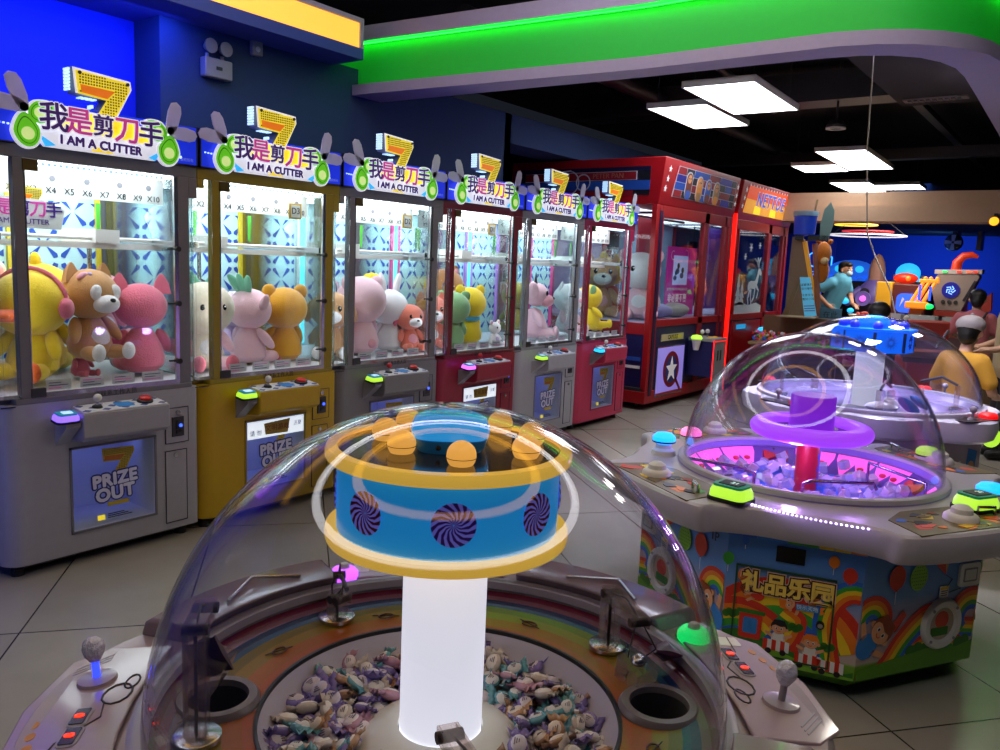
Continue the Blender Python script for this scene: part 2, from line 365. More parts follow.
cyan_back = mat('pale_cyan_backboard', '#c2e9f0', .6, var=.03); kite_blue = mat('blue_kite_print', '#2a50b4', .6, var=.03)
header_white = mat('white_multiplier_strip', '#eef2ee', .5, var=.02)
tray_m = mat('play_tray', '#d8d6de', .5)
lightp = mat('interior_light_panel', '#ffffff', .5, emit='#f4f8ff', es=6.5, var=0, sample=True)
cyan_strip = mat('cyan_light_column', '#7fe8f4', .4, emit='#48d8f0', es=1.3, var=.02); warm_trim = mat('yellow_trim_strip', '#d8c030', .5)
niche_m = mat('prize_niche_lining', '#c6c8f0', .5, var=.02); niche_lamp = mat('prize_niche_light', '#c8d0ff', .5, emit='#9aa8ff', es=3.2, var=0, sample=True)
pattern_white = mat('white_console_print', '#d8dae4', .4, var=.02); pattern_blue = mat('blue_console_print', '#3a3f8c', .4, var=.02)
sticker_blue = mat('blue_sticker', '#2f86d8', .5)
pz_fill = mat('pale_prize_lettering', '#d4d6f2', .5, var=0); pz_edge = mat('blue_prize_lettering_edge', '#232878', .5, var=0)
CH = list('我是剪刀手')
def seven_poly(s=1.):
    return [(x * s, y * s) for x, y in ((-.125, .16), (.13, .145), (.135, .11), (.045, -.06), (-.045, -.06), (.02, .045), (-.115, .055))]
def seven(mb, M, s, face, under, back=None, d=.06, dots=None):
    P = seven_poly(s)
    if back: mb.prism([(x * 1.09, (y - .04 * s) * 1.1 + .04 * s) for x, y in P], -d, -.002, back, M)
    mb.prism(P, -.002, .004, face, M)
    mb.prism([(-.105 * s, .098 * s), (.06 * s, .092 * s), (.022 * s, .052 * s), (-.1 * s, .062 * s)], .004, .006, under, M)
    if dots:
        U = [(-.108, .104), (.066, .098), (.026, .046), (-.104, .056)]
        def inside(x, y, Q):
            c = False
            for (x0, y0), (x1, y1) in zip(Q, Q[1:] + Q[:1]):
                if (y0 > y) != (y1 > y) and x < x0 + (x1 - x0) * (y - y0) / (y1 - y0): c = not c
            return c
        Q = seven_poly()
        for i in range(20):
            for j in range(16):
                x = -.118 + i * .013; y = -.05 + j * .013
                if all(inside(x + a, y + b_, Q) for a in (-.006, .006) for b_ in (-.006, .006)) and not inside(x, y, U): mb.prism([((x + a) * s, (y + b_) * s) for a, b_ in ((-.0038, -.0038), (.0038, -.0038), (.0038, .0038), (-.0038, .0038))], .004, .0055, dots, M)
def kites(mb, x0, x1, z0, z1, M, px=.16, pz=.18):
    n = 0
    for i in range(-1, int((x1 - x0) / px) + 2):
        for j in range(-1, int((z1 - z0) / pz) + 2):
            cx = x0 + px * (i + .5); cz = z0 + pz * (j + .5)
            for sx in (-1, 1):
                for sz in (-1, 1):
                    p = [(cx + sx * .008, cz + sz * .006), (cx + sx * .050, cz + sz * .078), (cx + sx * .072, cz + sz * .070), (cx + sx * .070, cz + sz * .054)]
                    p = clip_poly(p, x0, x1, z0, z1)
                    if len(p) > 2: mb.prism(p, .001, .002, kite_blue, M)
def logo_board(t, M, s=1., lit=True):
    """white board with avocado halves, the five characters and the English line"""
    b = MB()
    out = [(-.245, 0), (.25, .0), (.285, .04), (.29, .10), (.22, .135), (.12, .165), (-.1, .175), (-.2, .185), (-.27, .17), (-.29, .09), (-.28, .04)]
    b.prism(out, -.02, 0, board_white, M)
    b.prism([(-.19, .085), (.22, .07), (.24, .10), (.15, .155), (-.05, .165), (-.17, .13)], 0, .002, board_yel, M)
    b.prism([(-.05, .006), (.05, .004), (.035, .024), (-.04, .026)], 0, .002, board_yel, M)
    b.prism([(-.245, .0), (-.27, .05), (-.20, .01)], 0, .002, sign_cyan, M).prism([(.25, .0), (.28, .05), (.215, .01)], 0, .002, sign_cyan, M)
    o1 = obj('sign_board', b, t)
    for s_ in (-1, 1):
        a = MB()
        for cx, cy, rot, sc in ((s_ * .318, .062, s_ * -8, .84), (s_ * .252, .142, s_ * 58, .72)):
            L = M @ T(cx, cy, .004, 0, 0, rot, sc)
            pear = []
            for i in range(28):
                an = 2 * PI * i / 28; r = 1 if math.sin(an) < 0 else 1 - .32 * math.sin(an)
                pear.append((.062 * r * math.cos(an), .082 * math.sin(an) - .004))
            a.prism([(x * 1.16, y * 1.13) for x, y in pear], -.022, 0, board_white, L)
            a.prism(pear, 0, .003, av_green, L); a.prism([(x * .78, y * .8 - .003) for x, y in pear], .003, .005, av_dark, L)
            a.prism([(x * .72, y * .74 - .005) for x, y in pear], .005, .006, av_green, L); a.prism(disc(.031, 20, 0, -.022), .006, .009, av_pale, L)
        obj('avocado_emblem', a, t)
    c = MB(); e = MB()
    xs = (-.212, -.108, 0, .108, .222); cols = (tx_purple, tx_pink, tx_purple, tx_pink, tx_purple); szs = (.125, .12, .098, .125, .125)
    for ch, x, co, z in zip(CH, xs, cols, szs):
        yy = .113 - x * .02
        e.fat(ch, z, board_white, M @ T(x, yy, .0142), .0006, .0065, 10); c.fat(ch, z, co, M @ T(x, yy, .0165), .0006, .0022, 6)
    c.fat('I AM A CUTTER', .052, tx_purple, M @ T(-.002, .034, .0055, 0, 0, -1), .0006, .0026, 6, space=1.02); e.fat('I AM A CUTTER', .052, board_white, M @ T(-.002, .034, .003, 0, 0, -1), .0006, .006, 8, space=1.02)
    lt = obj('sign_lettering', c, o1); obj('lettering_outline', e, o1)
def claw_machine(k, label, body_m, post_m, trim_m, ring_m, ball_m, code=None, notice=False, prize_dim=False):
    t = thing('claw_machine', label, 'claw machine', (FX, Y0 + PITCH * k, 0), 90, 'row of claw machines')
    W = .94; D = .95
    b = MB()
    def corner(x0, x1, z0, z1, left):
        r = .085 if left else .035; p = []
        if left: p = [(x1, 0)] + [(x0 + r - r * math.sin(R(a)), r - r * math.cos(R(a))) for a in range(0, 91, 15)] + [(x0, D), (x1, D)]
        else: p = [(x0, 0), (x0, D), (x1, D)] + [(x1 - r + r * math.cos(R(a)), r - r * math.sin(R(a))) for a in range(0, 91, 15)]
        b.prism(p, z0, z1, body_m)
    corner(0, .285, .06, .79, True); corner(.688, W, .06, .79, False)
    b.box(.285, .688, 0, D, .557, .79, body_m).box(.285, .688, 0, D, .06, .165, body_m).box(.285, .688, .34, D, .165, .557, body_m)
    bo = obj('body', b, t)
    s = MB(); s.box(.002, W - .002, .004, .010, .781, .786, bm_dark); s.box(.275, .285, -.006, .02, .155, .567, post_m).box(.688, .698, -.006, .02, .155, .567, post_m).box(.275, .698, -.006, .02, .557, .567, post_m).box(.275, .698, -.006, .02, .155, .165, post_m)
    obj('prize_door_frame', s, bo)
    # sill, posts, header
    f = MB(); f.box(.06, .90, -.002, .06, .79, .815, post_m); f.box(.0, W, .06, D, .79, .815, post_m); obj('sill', f, t, bevel=.004)
    for x0, x1, nm in ((.085, .128, 'post'), (.835, .895, 'post')): obj(nm, MB().box(x0, x1, 0, .045, .815, 1.845, post_m), t, bevel=.003)
    for x0, x1 in ((.0, .035), (.905, .94)): obj('post', MB().box(x0, x1, D - .04, D, .815, 1.845, post_m), t)
    h = MB(); h.box(0, W, 0, .05, 1.845, 1.9, post_m).box(0, W, .05, D, 1.86, 1.9, post_m)
    h.box(.895, W, 0, .035, 1.745, 1.845, post_m).box(0, .04, .0, .035, 1.80, 1.845, post_m)
    obj('header_frame', h, t, bevel=.003)
    # door with hinges, knob
    dr = MB(); dr.box(.128, .835, .004, .010, .835, 1.84, pane)
    do = obj('door', dr, t)
    q = MB(); q.box(.128, .835, .0, .014, .815, .835, chrome).box(.815, .835, .0, .014, .835, 1.84, chrome).box(.128, .134, .0, .014, .835, 1.84, chrome); obj('door_rail', q, do)
    obj('hinge', MB().box(.124, .185, -.006, .012, 1.795, 1.843, bronze), do); obj('hinge', MB().box(.124, .185, -.006, .012, .818, .858, dark), do)
    for z in (1.49, .93, 1.22): obj('lock_knob', MB().cyl((.828, -.014, z), (.828, .02, z), .014, .014, black, 14).cyl((.79, .02, z), (.828, .02, z), .005, .005, black, 8), do)
    w = MB(); w.text('请联系工作人员', .03, ink, FRONT(.50, -.0025, .802), .0005); obj('sill_lettering', w, do)
    # bent corner panes and side panes
    g = MB(); P = [(.085, .004)] + [(.085 - .08 * math.sin(R(a)), .084 - .08 * math.cos(R(a))) for a in range(0, 91, 15)] + [(.005, D - .04)]
    for i in range(len(P) - 1): g.add([(P[i][0], P[i][1], .815), (P[i+1][0], P[i+1][1], .815), (P[i+1][0], P[i+1][1], 1.845), (P[i][0], P[i][1], 1.845)], [(0, 1, 2, 3)], pane)
    so = obj('side_pane', g, t); md = so.modifiers.new('thickness', 'SOLIDIFY'); md.thickness = .004
    g = MB(); P = [(.895, .004), (.915, .006), (.93, .018), (.935, .04), (.935, D - .04)]
    for i in range(len(P) - 1): g.add([(P[i][0], P[i][1], .815), (P[i+1][0], P[i+1][1], .815), (P[i+1][0], P[i+1][1], 1.845), (P[i][0], P[i][1], 1.845)], [(0, 1, 2, 3)], pane)
    so = obj('side_pane', g, t); md = so.modifiers.new('thickness', 'SOLIDIFY'); md.thickness = .004
    # inside
    obj('play_tray', MB().box(.012, .928, .03, D - .03, .815, .83, tray_m), t)
    bp = MB(); bp.box(.04, .90, D - .03, D - .012, .83, 1.84, cyan_back); M = FRONT(0, D - .031, 0); kites(bp, .05, .40, .86, 1.72, M); kites(bp, .52, .89, .86, 1.72, M)
    bo2 = obj('back_panel', bp, t)
    st = MB(); st.box(.435, .485, D - .05, D - .031, .85, 1.76, cyan_strip); obj('light_column', st, bo2)
    tr = MB()
    for x in (.412, .486, .035, .88): tr.box(x, x + .022, D - .055, D - .031, .85, 1.84, trim_m)
    obj('trim_strip', tr, bo2)
    lp = MB().box(.08, .86, .07, .86, 1.842, 1.855, lightp); obj('light_panel', lp, t)
    lb = MB().box(.108, .116, .047, .056, .84, 1.80, added_fill_bar).box(.862, .870, .047, .056, .84, 1.80, added_fill_bar); obj('added_fill_bar', lb, t)  # added fill light for the toys, one bar behind each front post
    ls = MB()
    for i in range(26): ls.box(.15 + i * .025, .162 + i * .025, .05, .058, 1.826, 1.838, led_white)
    obj('led_strip', ls, t)
    # multiplier strip across the top
    hs = MB(); hs.box(.03, .91, .26, .266, 1.71, 1.835, header_white); ho = obj('multiplier_strip', hs, t)
    tx = MB()
    for i in range(10): tx.text('X%d' % (i + 1), .04, ink, FRONT(.10 + i * .084,   .258, 1.735), .0005)
    tx.prism([(-.012, 0), (.012, .016), (.012, .009), (-.001, 0), (.012, -.009), (.012, -.016)], 0, .001, ink, FRONT(.075, .258, 1.79))
    for x in (.36, .52, .68, .83): tx.prism(disc(.014, 16), 0, .001, grey, FRONT(x, .258, 1.79))
    obj('strip_lettering', tx, ho)
    # gantry
    ga = MB()
    for y in (.30, .62): ga.box(.02, .92, y, y + .03, 1.475, 1.505, offwhite).cyl((.02, y + .015, 1.525), (.92, y + .015, 1.525), .010, .010, offwhite, 10)
    ga.box(.04, .07, .1, .85, 1.50, 1.53, chrome).box(.87, .90, .1, .85, 1.50, 1.53, chrome)
    go = obj('gantry_rail', ga, t)
    cx = (.62, .30, .36, .60, .40, .55)[k]
    gc = MB(); gc.box(cx - .06, cx + .06, .27, .66, 1.505, 1.57, offwhite); gc.cyl((cx, .46, 1.32), (cx, .46, 1.51), .012, .012, chrome); obj('carriage', gc, go)
    bl = MB()
    for s_ in (-1, 1): bl.prism([(0, 0), (s_ * .05, -.02), (s_ * .055, -.11), (s_ * .035, -.11), (s_ * .028, -.035)], -.006, .006, chrome, FRONT(cx, .46, 1.33))
    obj('cutter_blade', bl, go)
    hang = MB()
    for i, x in enumerate((.16, .30, .74)):
        hang.prism([(-.012, 0), (.012, 0), (.006, -.16), (-.01, -.15)], 0, .006, mat('green_ribbon', '#4fae34', .6), FRONT(x, .4 + .1 * i, 1.71))
    obj('prize_ribbon', hang, t)
    # small printed rule cards along the bottom of the door
    rc = MB()
    for i in range(4):
        x = .2 + i * .15; rc.box(x, x + .11, .03, .032, .838, .885, blade_m)
        for j in range(3): rc.box(x + .012, x + .065 + .03 * ((i + j) % 2), .0285, .03, .846 + j * .012, .849 + j * .012, tx_pink if (i + j) % 3 == 0 else pattern_blue)
    obj('rule_card', rc, t)
    if k == 0:   # a small copy of the sign printed on the left of the backboard
        pb = MB(); M = FRONT(.20, .21, 1.555)
        pb.prism([(-.17, 0), (.17, 0), (.19, .09), (.1, .13), (-.12, .14), (-.19, .09)], 0, .003, header_white, M)
        for ch, x, co in zip(CH, (-.14, -.07, 0, .07, .14), (tx_purple, tx_pink, tx_purple, tx_pink, tx_purple)): pb.text(ch, .078, co, M @ T(x, .085, .005), .001, .001)
        pb.text('I AM A CUTTER', .034, tx_purple, M @ T(0, .03, .005), .001); seven(pb, M @ T(.02, .10, -.004), .55, seven_yel, seven_or, None, .02, seven_side)
        obj('printed_sign', pb, t)
    # prize niche and its clear door
    n = MB(); n.add([(.285, .34, .165), (.688, .34, .165), (.688, .34, .557), (.285, .34, .557), (.285, .0, .165), (.688, .0, .165), (.688, .0, .557), (.285, .0, .557)], [(0, 3, 2, 1), (0, 1, 5, 4), (0, 4, 7, 3), (1, 2, 6, 5), (2, 3, 7, 6)], niche_m)
    no_ = obj('prize_niche', n, t, loc=(0, 0, 0)); md = no_.modifiers.new('thickness', 'SOLIDIFY'); md.thickness = .004; md.offset = -1
    obj('niche_light', MB().box(.33, .64, .10, .16, .545, .552, niche_lamp), no_)
    pd = MB().box(.287, .686, .008, .013, .167, .555, pane); po = obj('prize_door', pd, t)
    em = MB(); M = FRONT(.505, .006, .445); seven(em, M @ T(.0, -.005, 0, 0, 0, 0, (1, 1, .12)), .62, mat('prize_seven_yellow', '#b8a020', .5), mat('prize_seven_orange', '#a85c18', .5), None, .01, ink)
    em.box(.45, .555, .004, .0065, .252, .272, mat('prize_seven_yellow', '#b8a020')); obj('seven_print', em, po)
    le = MB(); e2 = MB()
    for word, y, z, rot in (('PRIZE', .382, .082, 3), ('OUT', .312, .086, 3)):
        e2.fat(word, z, pz_edge, FRONT(.487, .0022, y) @ T(rz=rot), .0004, .0115, 12, space=1.08); le.fat(word, z, pz_fill, FRONT(.487, .0008, y) @ T(rz=rot), .0004, .0042, 8, space=1.08)
    obj('prize_lettering', le, po); obj('lettering_edge', e2, po)
    sm = MB().box(.40, .435, .004, .006, .190, .215, seven_yel)
    for i in range(3): sm.box(.45, .57 - .02 * i, .004, .006, .193 + i * .009, .197 + i * .009, ink)
    obj('maker_print', sm, po)
    if notice:
        nc = MB().box(.292, .68, -.004, -.001, .455, .552, mat('lit_notice_paper', '#f4fbff', .5, emit='#e8f4ff', es=.75))
        nc.prism([(-.09, .035), (.09, .045), (.075, -.035), (-.08, -.03)], 0, .002, mat('olive_notice_label', '#a08830', .6), FRONT(.49, -.004, .50))
        nc.text('文明游戏', .042, mat('brown_notice_ink', '#7a3a18', .6), FRONT(.49, -.007, .503), .0005)
        nc.text('请 勿', .035, pattern_blue, FRONT(.345, -.005, .485), .0005).text('注意', .03, pattern_blue, FRONT(.635, -.005, .51), .0005)
        obj('notice_card', nc, t, label='lit white notice card with an olive label')
    # coin panel and service door
    cp = MB().box(.749, .872, -.004, .01, .513, .69, body_m); co_ = obj('coin_panel', cp, t)
    z = MB()
    for x0, x1, y0, y1 in ((.747, .874, .510, .513), (.872, .875, .51, .693), (.747, .75, .51, .693), (.747, .874, .69, .693)): z.box(x0, x1, -.0055, .004, y0, y1, bm_dark)
    z.box(.782, .845, -.012, -.004, .545, .645, mat('coin_plate', '#4a4a50', .35, .8)); z.box(.80, .812, -.016, -.012, .585, .63, black); z.cyl((.825, -.018, .60), (.825, -.012, .60), .008, .008, mat('coin_led', '#4060ff', .4, emit='#3050ff', es=3)); z.prism([(.8, .56), (.83, .57), (.825, .585), (.803, .58)], .012, .016, black, FRONT(0, 0, 0)); z.cyl((.815, -.014, .668), (.815, -.004, .668), .012, .012, chrome)
    obj('coin_slot', z, co_)
    sd = MB().box(.747, .862, -.004, .01, .098, .47, body_m); sdo = obj('service_door', sd, t, bevel=.002)
    z = MB()
    for x0, x1, y0, y1 in ((.745, .864, .095, .098), (.862, .864, .095, .473), (.745, .747, .095, .473), (.745, .864, .47, .473)): z.box(x0, x1, -.0055, .004, y0, y1, bm_dark)
    z.cyl((.80, -.012, .448), (.80, -.004, .448), .011, .011, chrome); obj('door_lock', z, sdo)
    # console
    c = MB(); prof = [(-.005, .60), (-.10, .61), (-.125, .63), (-.13, .742), (0, .758)]
    v = [(.285, y, z) for y, z in prof] + [(.70, y, z) for y, z in prof]; n5 = 5
    c.add(v, [(i, i + 1, n5 + i + 1, n5 + i) for i in range(4)] + [(4, 0, 5, 9), (4, 3, 2, 1, 0), (5, 6, 7, 8, 9)], body_m)
    coo = obj('console', c, t, bevel=.006)
    ML = FRONT(0, 0, 0)
    cp = MB(); PM = Matrix.Translation((.4925, -.066, .7515)) @ Euler((R(7), 0, 0)).to_matrix().to_4x4()
    cp.prism(rrect(-.2, .2, -.06, .058, .008), 0, .004, pattern_white, PM)
    for i in range(9):
        for j in range(3):
            x = -.18 + i * .045; y = -.04 + j * .04
            cp.prism([(x - .021, y), (x, y + .017), (x + .021, y), (x, y - .017)], .004, .005, pattern_blue if (i + j) % 2 == 0 else pattern_white, PM)
    cp.prism(rrect(-.03, .05, -.035, .03, .008), .005, .006, sticker_blue, PM)
    obj('control_panel', cp, coo)
    js = MB(); js.cyl((-.115, 0, .004), (-.115, 0, .04), .006, .006, chrome, 12, PM); js.lathe([(.024, 0), (.02, .008), (0, .01)], black, 20, PM @ T(-.115, 0, .004)); js.ell((-.115, 0, .05), .0185, ball_m, PM); obj('joystick', js, coo)
    bt = MB(); bt.lathe([(.037, 0), (.037, .008), (.03, .012), (0, .012)], black, 24, PM @ T(.115, 0, .005)); bt.lathe([(.028, .01), (.028, .02), (.02, .028), (0, .03)], red, 24, PM @ T(.115, 0, .005)); obj('push_button', bt, coo)
    # card reader on its bracket
    rb = MB(); rb.prism([(0, 0), (-.11, .01), (-.11, -.015), (-.02, -.09), (0, -.11)], -.028, .034, body_m if body_m in (p_white, p_sil) else grey, Matrix.Translation((.245, 0, .70)) @ Matrix(((0, 0, 1, 0), (1, 0, 0, 0), (0, 1, 0, 0), (0, 0, 0, 1))))
    ro = obj('card_reader', rb, t)
    RM = T(.225, -.09, .712, 8, 0, 0, .74)
    z = MB(); z.prism(rrect(-.072, .072, -.055, .06, .03), 0, .014, black, RM); obj('reader_base', z, ro)
    z = MB()
    z.loft([[(x * s_, y * s_, h_) for x, y in rrect(-.068, .068, -.052, .056, .03)] for h_, s_ in ((.014, 1), (.032, .97), (.045, .86), (.050, .8))], ring_m, RM); obj('reader_light_ring', z, ro)
    z = MB(); z.prism([(x * .82, y * .82) for x, y in rrect(-.068, .068, -.052, .056, .028)], .048, .056, mat('reader_top_teal', '#1f8fb4', .3, emit='#1488b8', es=.25), RM); z.prism(rrect(-.025, .035, -.02, .025, .006), .056, .058, mat('reader_screen', '#cfeaff', .3, emit='#a8d8ff', es=.8), RM); obj('reader_top', z, ro)
    # number plate inside the door
    if code:
        nb = MB().box(.665, .755, .12, .124, 1.69, 1.78, mat('tan_number_plate', '#d8b050', .6)).box(.68, .742, .117, .12, 1.70, 1.77, header_white).text(code, .05, ink, FRONT(.711, .1165, 1.735), .0005)
        obj('number_plate', nb, t)
    # feet
    for x in (.07, .87):
        for y in (.08, .86): obj('foot', MB().cyl((x, y, 0), (x, y, .03), .03, .028, black, 14).cyl((x, y, .03), (x, y, .062), .012, .012, chrome, 10), t)
    obj('plinth', MB().box(.05, .89, .06, .9, .03, .062, black), t)
    # sign
    sg = MB(); sg.box(.012, .928, -.018, .14, 1.902, 2.085, sign_blue); sg.box(.005, .012, -.02, .14, 1.9, 2.09, bm_dark).box(.928, .935, -.02, .14, 1.9, 2.09, bm_dark).box(.005, .935, -.02, .14, 1.9, 1.905, bm_dark)
    si = obj('sign_box', sg, t)
    ld = MB()
    for i in range(9): ld.box(.03 + i * .017, .038 + i * .017, -.023, -.018, 1.972 - i * .001, 1.979 - i * .001, led_white)
    for i in range(3): ld.prism(disc(.008, 8), 0, .004, led_white, FRONT(.20 + i * .018, -.019, 1.945 + .003 * i))
    for i in range(3): ld.prism(disc(.007, 8), 0, .004, led_white, FRONT(.80 + i * .02, -.019, 1.925 + .005 * i))
    ld.prism([(-.07, -.012), (.03, -.03), (.05, .012), (-.06, .03)], 0, .002, sign_cyan, FRONT(.25, -.0185, 1.94))
    obj('sign_led', ld, si)
    mk = MB().text('版权所有', .018, mat('pale_maker_ink', '#8090d8', .5, emit='#8090e0', es=.3), FRONT(.875, -.0195, 1.925), .0005); obj('maker_print', mk, si)
    logo_board(t, FRONT(.445, -.045, 1.898))
    sv = MB(); M = FRONT(.458, -.03, 2.093); seven(sv, M, .93, seven_yel, seven_or, None, .1, mat('grid_olive', '#8c7a10', .5))
    se = obj('seven_emblem', sv, t)
    bk = MB(); P = [(x * 1.09, (y - .04) * 1.1 + .04) for x, y in seven_poly(.93)]; bk.prism(P, -.075, -.004, seven_side, M); bk.prism(P, -.004, -.002, board_white, M)
    for x, y in ((-.1, .14), (.115, .128), (.04, -.05)): bk.prism(disc(.008, 8, x, y), .004, .009, dark, M)
    obj('emblem_casing', bk, se)
    le = MB()
    for i in range(7): le.box(-.139, -.132, .062 + i * .014, .072 + i * .014, -.062, -.015, led_white, M)
    for i in range(4): le.box(-.03 - i * .02, -.018 - i * .02, .036, .042, -.055, -.015, led_white, M)
    for i in range(3): le.box(-.066 + i * .012, -.058 + i * .012, -.04 + i * .02, -.026 + i * .02, -.055, -.015, led_white, M)
    obj('emblem_led', le, se)
    bl_pts = [(0, -.022), (.04, -.034), (.10, -.036), (.13, -.026), (.142, .0), (.13, .022), (.085, .03), (.025, .026), (0, .018)]
    for hx, hz, a in ((.115, 2.045, 112), (.115, 2.045, 174), (.765, 2.045, 76), (.765, 2.045, -2)):
        z = MB(); z.prism(bl_pts, -.004, .004, blade_m, FRONT(hx, -.055, hz) @ T(rz=a)); z.prism(disc(.018, 14), .004, .01, offwhite, FRONT(hx, -.055, hz)); z.prism(disc(.0045, 8), .01, .012, dark, FRONT(hx, -.055, hz))
        obj('sign_blade', z, t)
    return t
p_white = mat('white_cabinet_paint', '#9c9ca8', .4); p_yel = mat('mustard_cabinet_paint', '#b8960c', .4); p_grey = mat('grey_cabinet_paint', '#77767c', .4)
p_mar = mat('maroon_cabinet_paint', '#8e1834', .4); p_sil = mat('silver_cabinet_paint', '#a8a9b2', .4); p_pink = mat('rose_cabinet_paint', '#c8385e', .4)
f_grey = mat('grey_frame_paint', '#6e6d74', .4); f_yel = mat('mustard_frame_paint', '#8e7a10', .4); f_mar = mat('maroon_frame_paint', '#6e1226', .4); f_sil = mat('silver_frame_paint', '#86878f', .4); f_pink = mat('rose_frame_paint', '#a01c4c', .4)
r_vio = mat('violet_reader_light', '#8060d0', .4, emit='#7a58ff', es=1.9, sample=True); r_yg = mat('lime_reader_light', '#a0c850', .4, emit='#b0ec38', es=1.0, sample=True); r_mag = mat('magenta_reader_light', '#e0a0ff', .4, emit='#c050ff', es=1.9, sample=True); r_cy = mat('cyan_reader_light', '#40d0f0', .4, emit='#18b8f8', es=1.3, sample=True)
ball_w = mat('white_joystick_ball', '#d8d8d8', .3); ball_r = mat('red_joystick_ball', '#b01c28', .3)
pink_trim = mat('pink_trim_strip', '#e04c90', .5, emit='#d83c84', es=.2); lil_trim = mat('lilac_trim_strip', '#c890e8', .5, emit='#b878e0', es=.2)
claw_machine(0, 'white claw machine with grey door frame, first in the row at the left edge', p_white, f_grey, warm_trim, r_vio, ball_w)
claw_machine(1, 'mustard yellow claw machine with plate D3 in its window', p_yel, f_yel, warm_trim, r_yg, ball_w, 'D3', True)
claw_machine(2, 'grey claw machine with plate D2, between the yellow and the maroon one', p_grey, f_grey, mat('pale_trim_strip', '#d8e0e0', .5), r_yg, ball_r, 'D2')
claw_machine(3, 'dark maroon claw machine, fourth in the row', p_mar, f_mar, pink_trim, r_mag, ball_r, 'D1', True)
claw_machine(4, 'light silver-grey claw machine between the maroon and the rose pink one', p_sil, f_sil, lil_trim, r_yg, ball_w, None)
claw_machine(5, 'rose pink claw machine, last in the row beside the big red cabinet', p_pink, f_pink, pink_trim, r_cy, ball_w, None)
# ------------------------------------------------------------------ plush toys
def plushm(name, hx): return mat('plush_' + name, hx, .95, var=.12, scale=60, bump=.35, sheen=.4)
PC = dict(yellow='#f6d022', orange='#e86418', fawn='#c8925c', cream='#efe0cc', pink='#e8738c', rose='#f0a8b8', palepink='#f2c4d2', white='#f0ecf0', gold='#d89a18', mint='#7cc8a8', green='#86b47c', lilac='#c8b4e0', tan='#d8a070', brown='#b47a48', olive='#7c7a30', salmon='#e8806c', blue='#4aa8d0', black='#1a1618', red='#c83c30', lavender='#a8a4dc')
PM_ = {k: plushm(k, v) for k, v in PC.items()}
eye_m = mat('glossy_eye', '#0e0c10', .15); eyew = mat('white_eye_patch', '#f4f2ee', .6)
plush_n = 0
def plush(label, loc, h, face, body, belly=None, head=None, ears=None, earc=None, limbs=None, feet=None, muzzle=None, beak=None, nose=None, tilt=0, lean=0, extra=None, sit=True, hr=.30, cat='plush toy'):
    """h = height in m; face = heading in the machine's plan, 0 looks out of the front"""
    p = PM_; t = thing('plush_toy', label, cat, loc, 0, 'plush toys in the claw machines')
    t.rotation_euler = (R(lean), R(tilt), R(90 + face)); t.scale = (h, h, h)
    B = p[body]; Hd = p[head or body]; Lm = p[limbs or body]; Ft = p[feet or limbs or body]
    m = MB(); m.lathe([(0, .01), (.14, .02), (.215, .09), (.225, .18), (.19, .30), (.14, .40), (.10, .46), (0, .5)], B, 24)
    bo = obj('body', m, t)
    if belly: obj('belly_patch', MB().ell((0, -.125, .22), (.13, .105, .15), p[belly]), bo)
    hz = .70; m = MB(); m.ell((0, -.02, hz), (hr * 1.0, hr * .92, hr * .9), Hd, nu=24, nv=14); ho = obj('head', m, t)
    if ears:
        for s in (-1, 1):
            m = MB(); E = p[earc or head or body]
            if ears == 'round': m.ell((s * .23, 0, hz + .22), (.10, .055, .10), E); m.ell((s * .23, -.04, hz + .22), (.06, .025, .06), p['rose'])
            elif ears == 'cat': m.loft([[(s * .20 + dx * k_, dy * k_, hz + z_) for dx, dy in ((-.09, -.03), (.09, -.03), (.09, .04), (-.09, .04))] for z_, k_ in ((.13, 1), (.24, .75), (.32, .28), (.335, .1))], E)
            elif ears == 'long': m.ell((s * .13, 0, hz + .36), (.06, .045, .20), E, rot=(0, s * 14, 0))
            elif ears == 'flop': m.ell((s * .30, .0, hz - .02), (.07, .05, .17), E, rot=(0, s * -18, 0))
            elif ears == 'leaf': m.ell((s * .09, .02, hz + .30), (.055, .035, .17), E, rot=(0, s * 32, 0))
            elif ears == 'side': m.ell((s * .27, .03, hz + .08), (.045, .08, .13), E, rot=(0, s * 20, 0))
            obj('ear', m, t)
    for s in (-1, 1):
        m = MB(); m.ell((s * .225, -.06, .33), (.065, .065, .165), Lm, rot=(-28, s * -28, 0)); obj('arm', m, t)
        m = MB()
        if sit: m.ell((s * .155, -.20, .085), (.085, .18, .08), Lm, rot=(0, 0, s * 14)); m.ell((s * .19, -.36, .105), (.078, .05, .095), Ft)
        else: m.ell((s * .11, 0, -.06), (.08, .085, .16), Lm); m.ell((s * .115, -.05, -.17), (.085, .12, .055), Ft)
        obj('leg', m, t)
        fy = -.02 - hr * .92 * .88
        m = MB(); m.ell((s * .115, fy, hz + .03), (.036, .02, .042), eye_m); m.ell((s * .115 + .012, fy - .018, hz + .045), (.010, .006, .010), eyew, nu=8, nv=6); obj('eye', m, ho)
    if muzzle: m = MB().ell((0, -.02 - hr * .8, hz - .09), (.15, .12, .10), p[muzzle]); m.ell((0, -.145 - hr * .72, hz - .05), (.035, .025, .025), p[nose or 'black']); obj('muzzle', m, ho)
    if nose and not muzzle: obj('nose', MB().ell((0, -.03 - hr * .92, hz - .03), (.055, .035, .045), p[nose]), ho)
    if beak: obj('beak', MB().ell((0, -.10 - hr * .80, hz - .08), (.15, .12, .045), p['orange'], rot=(8, 0, 0)).ell((0, -.09 - hr * .80, hz - .12), (.11, .09, .03), p['orange']), ho)
    if extra: extra(t, ho, hz, hr, p)
    return t
def MP(k, lx, d, z=.835): return (FX - d, Y0 + PITCH * k + lx, z)
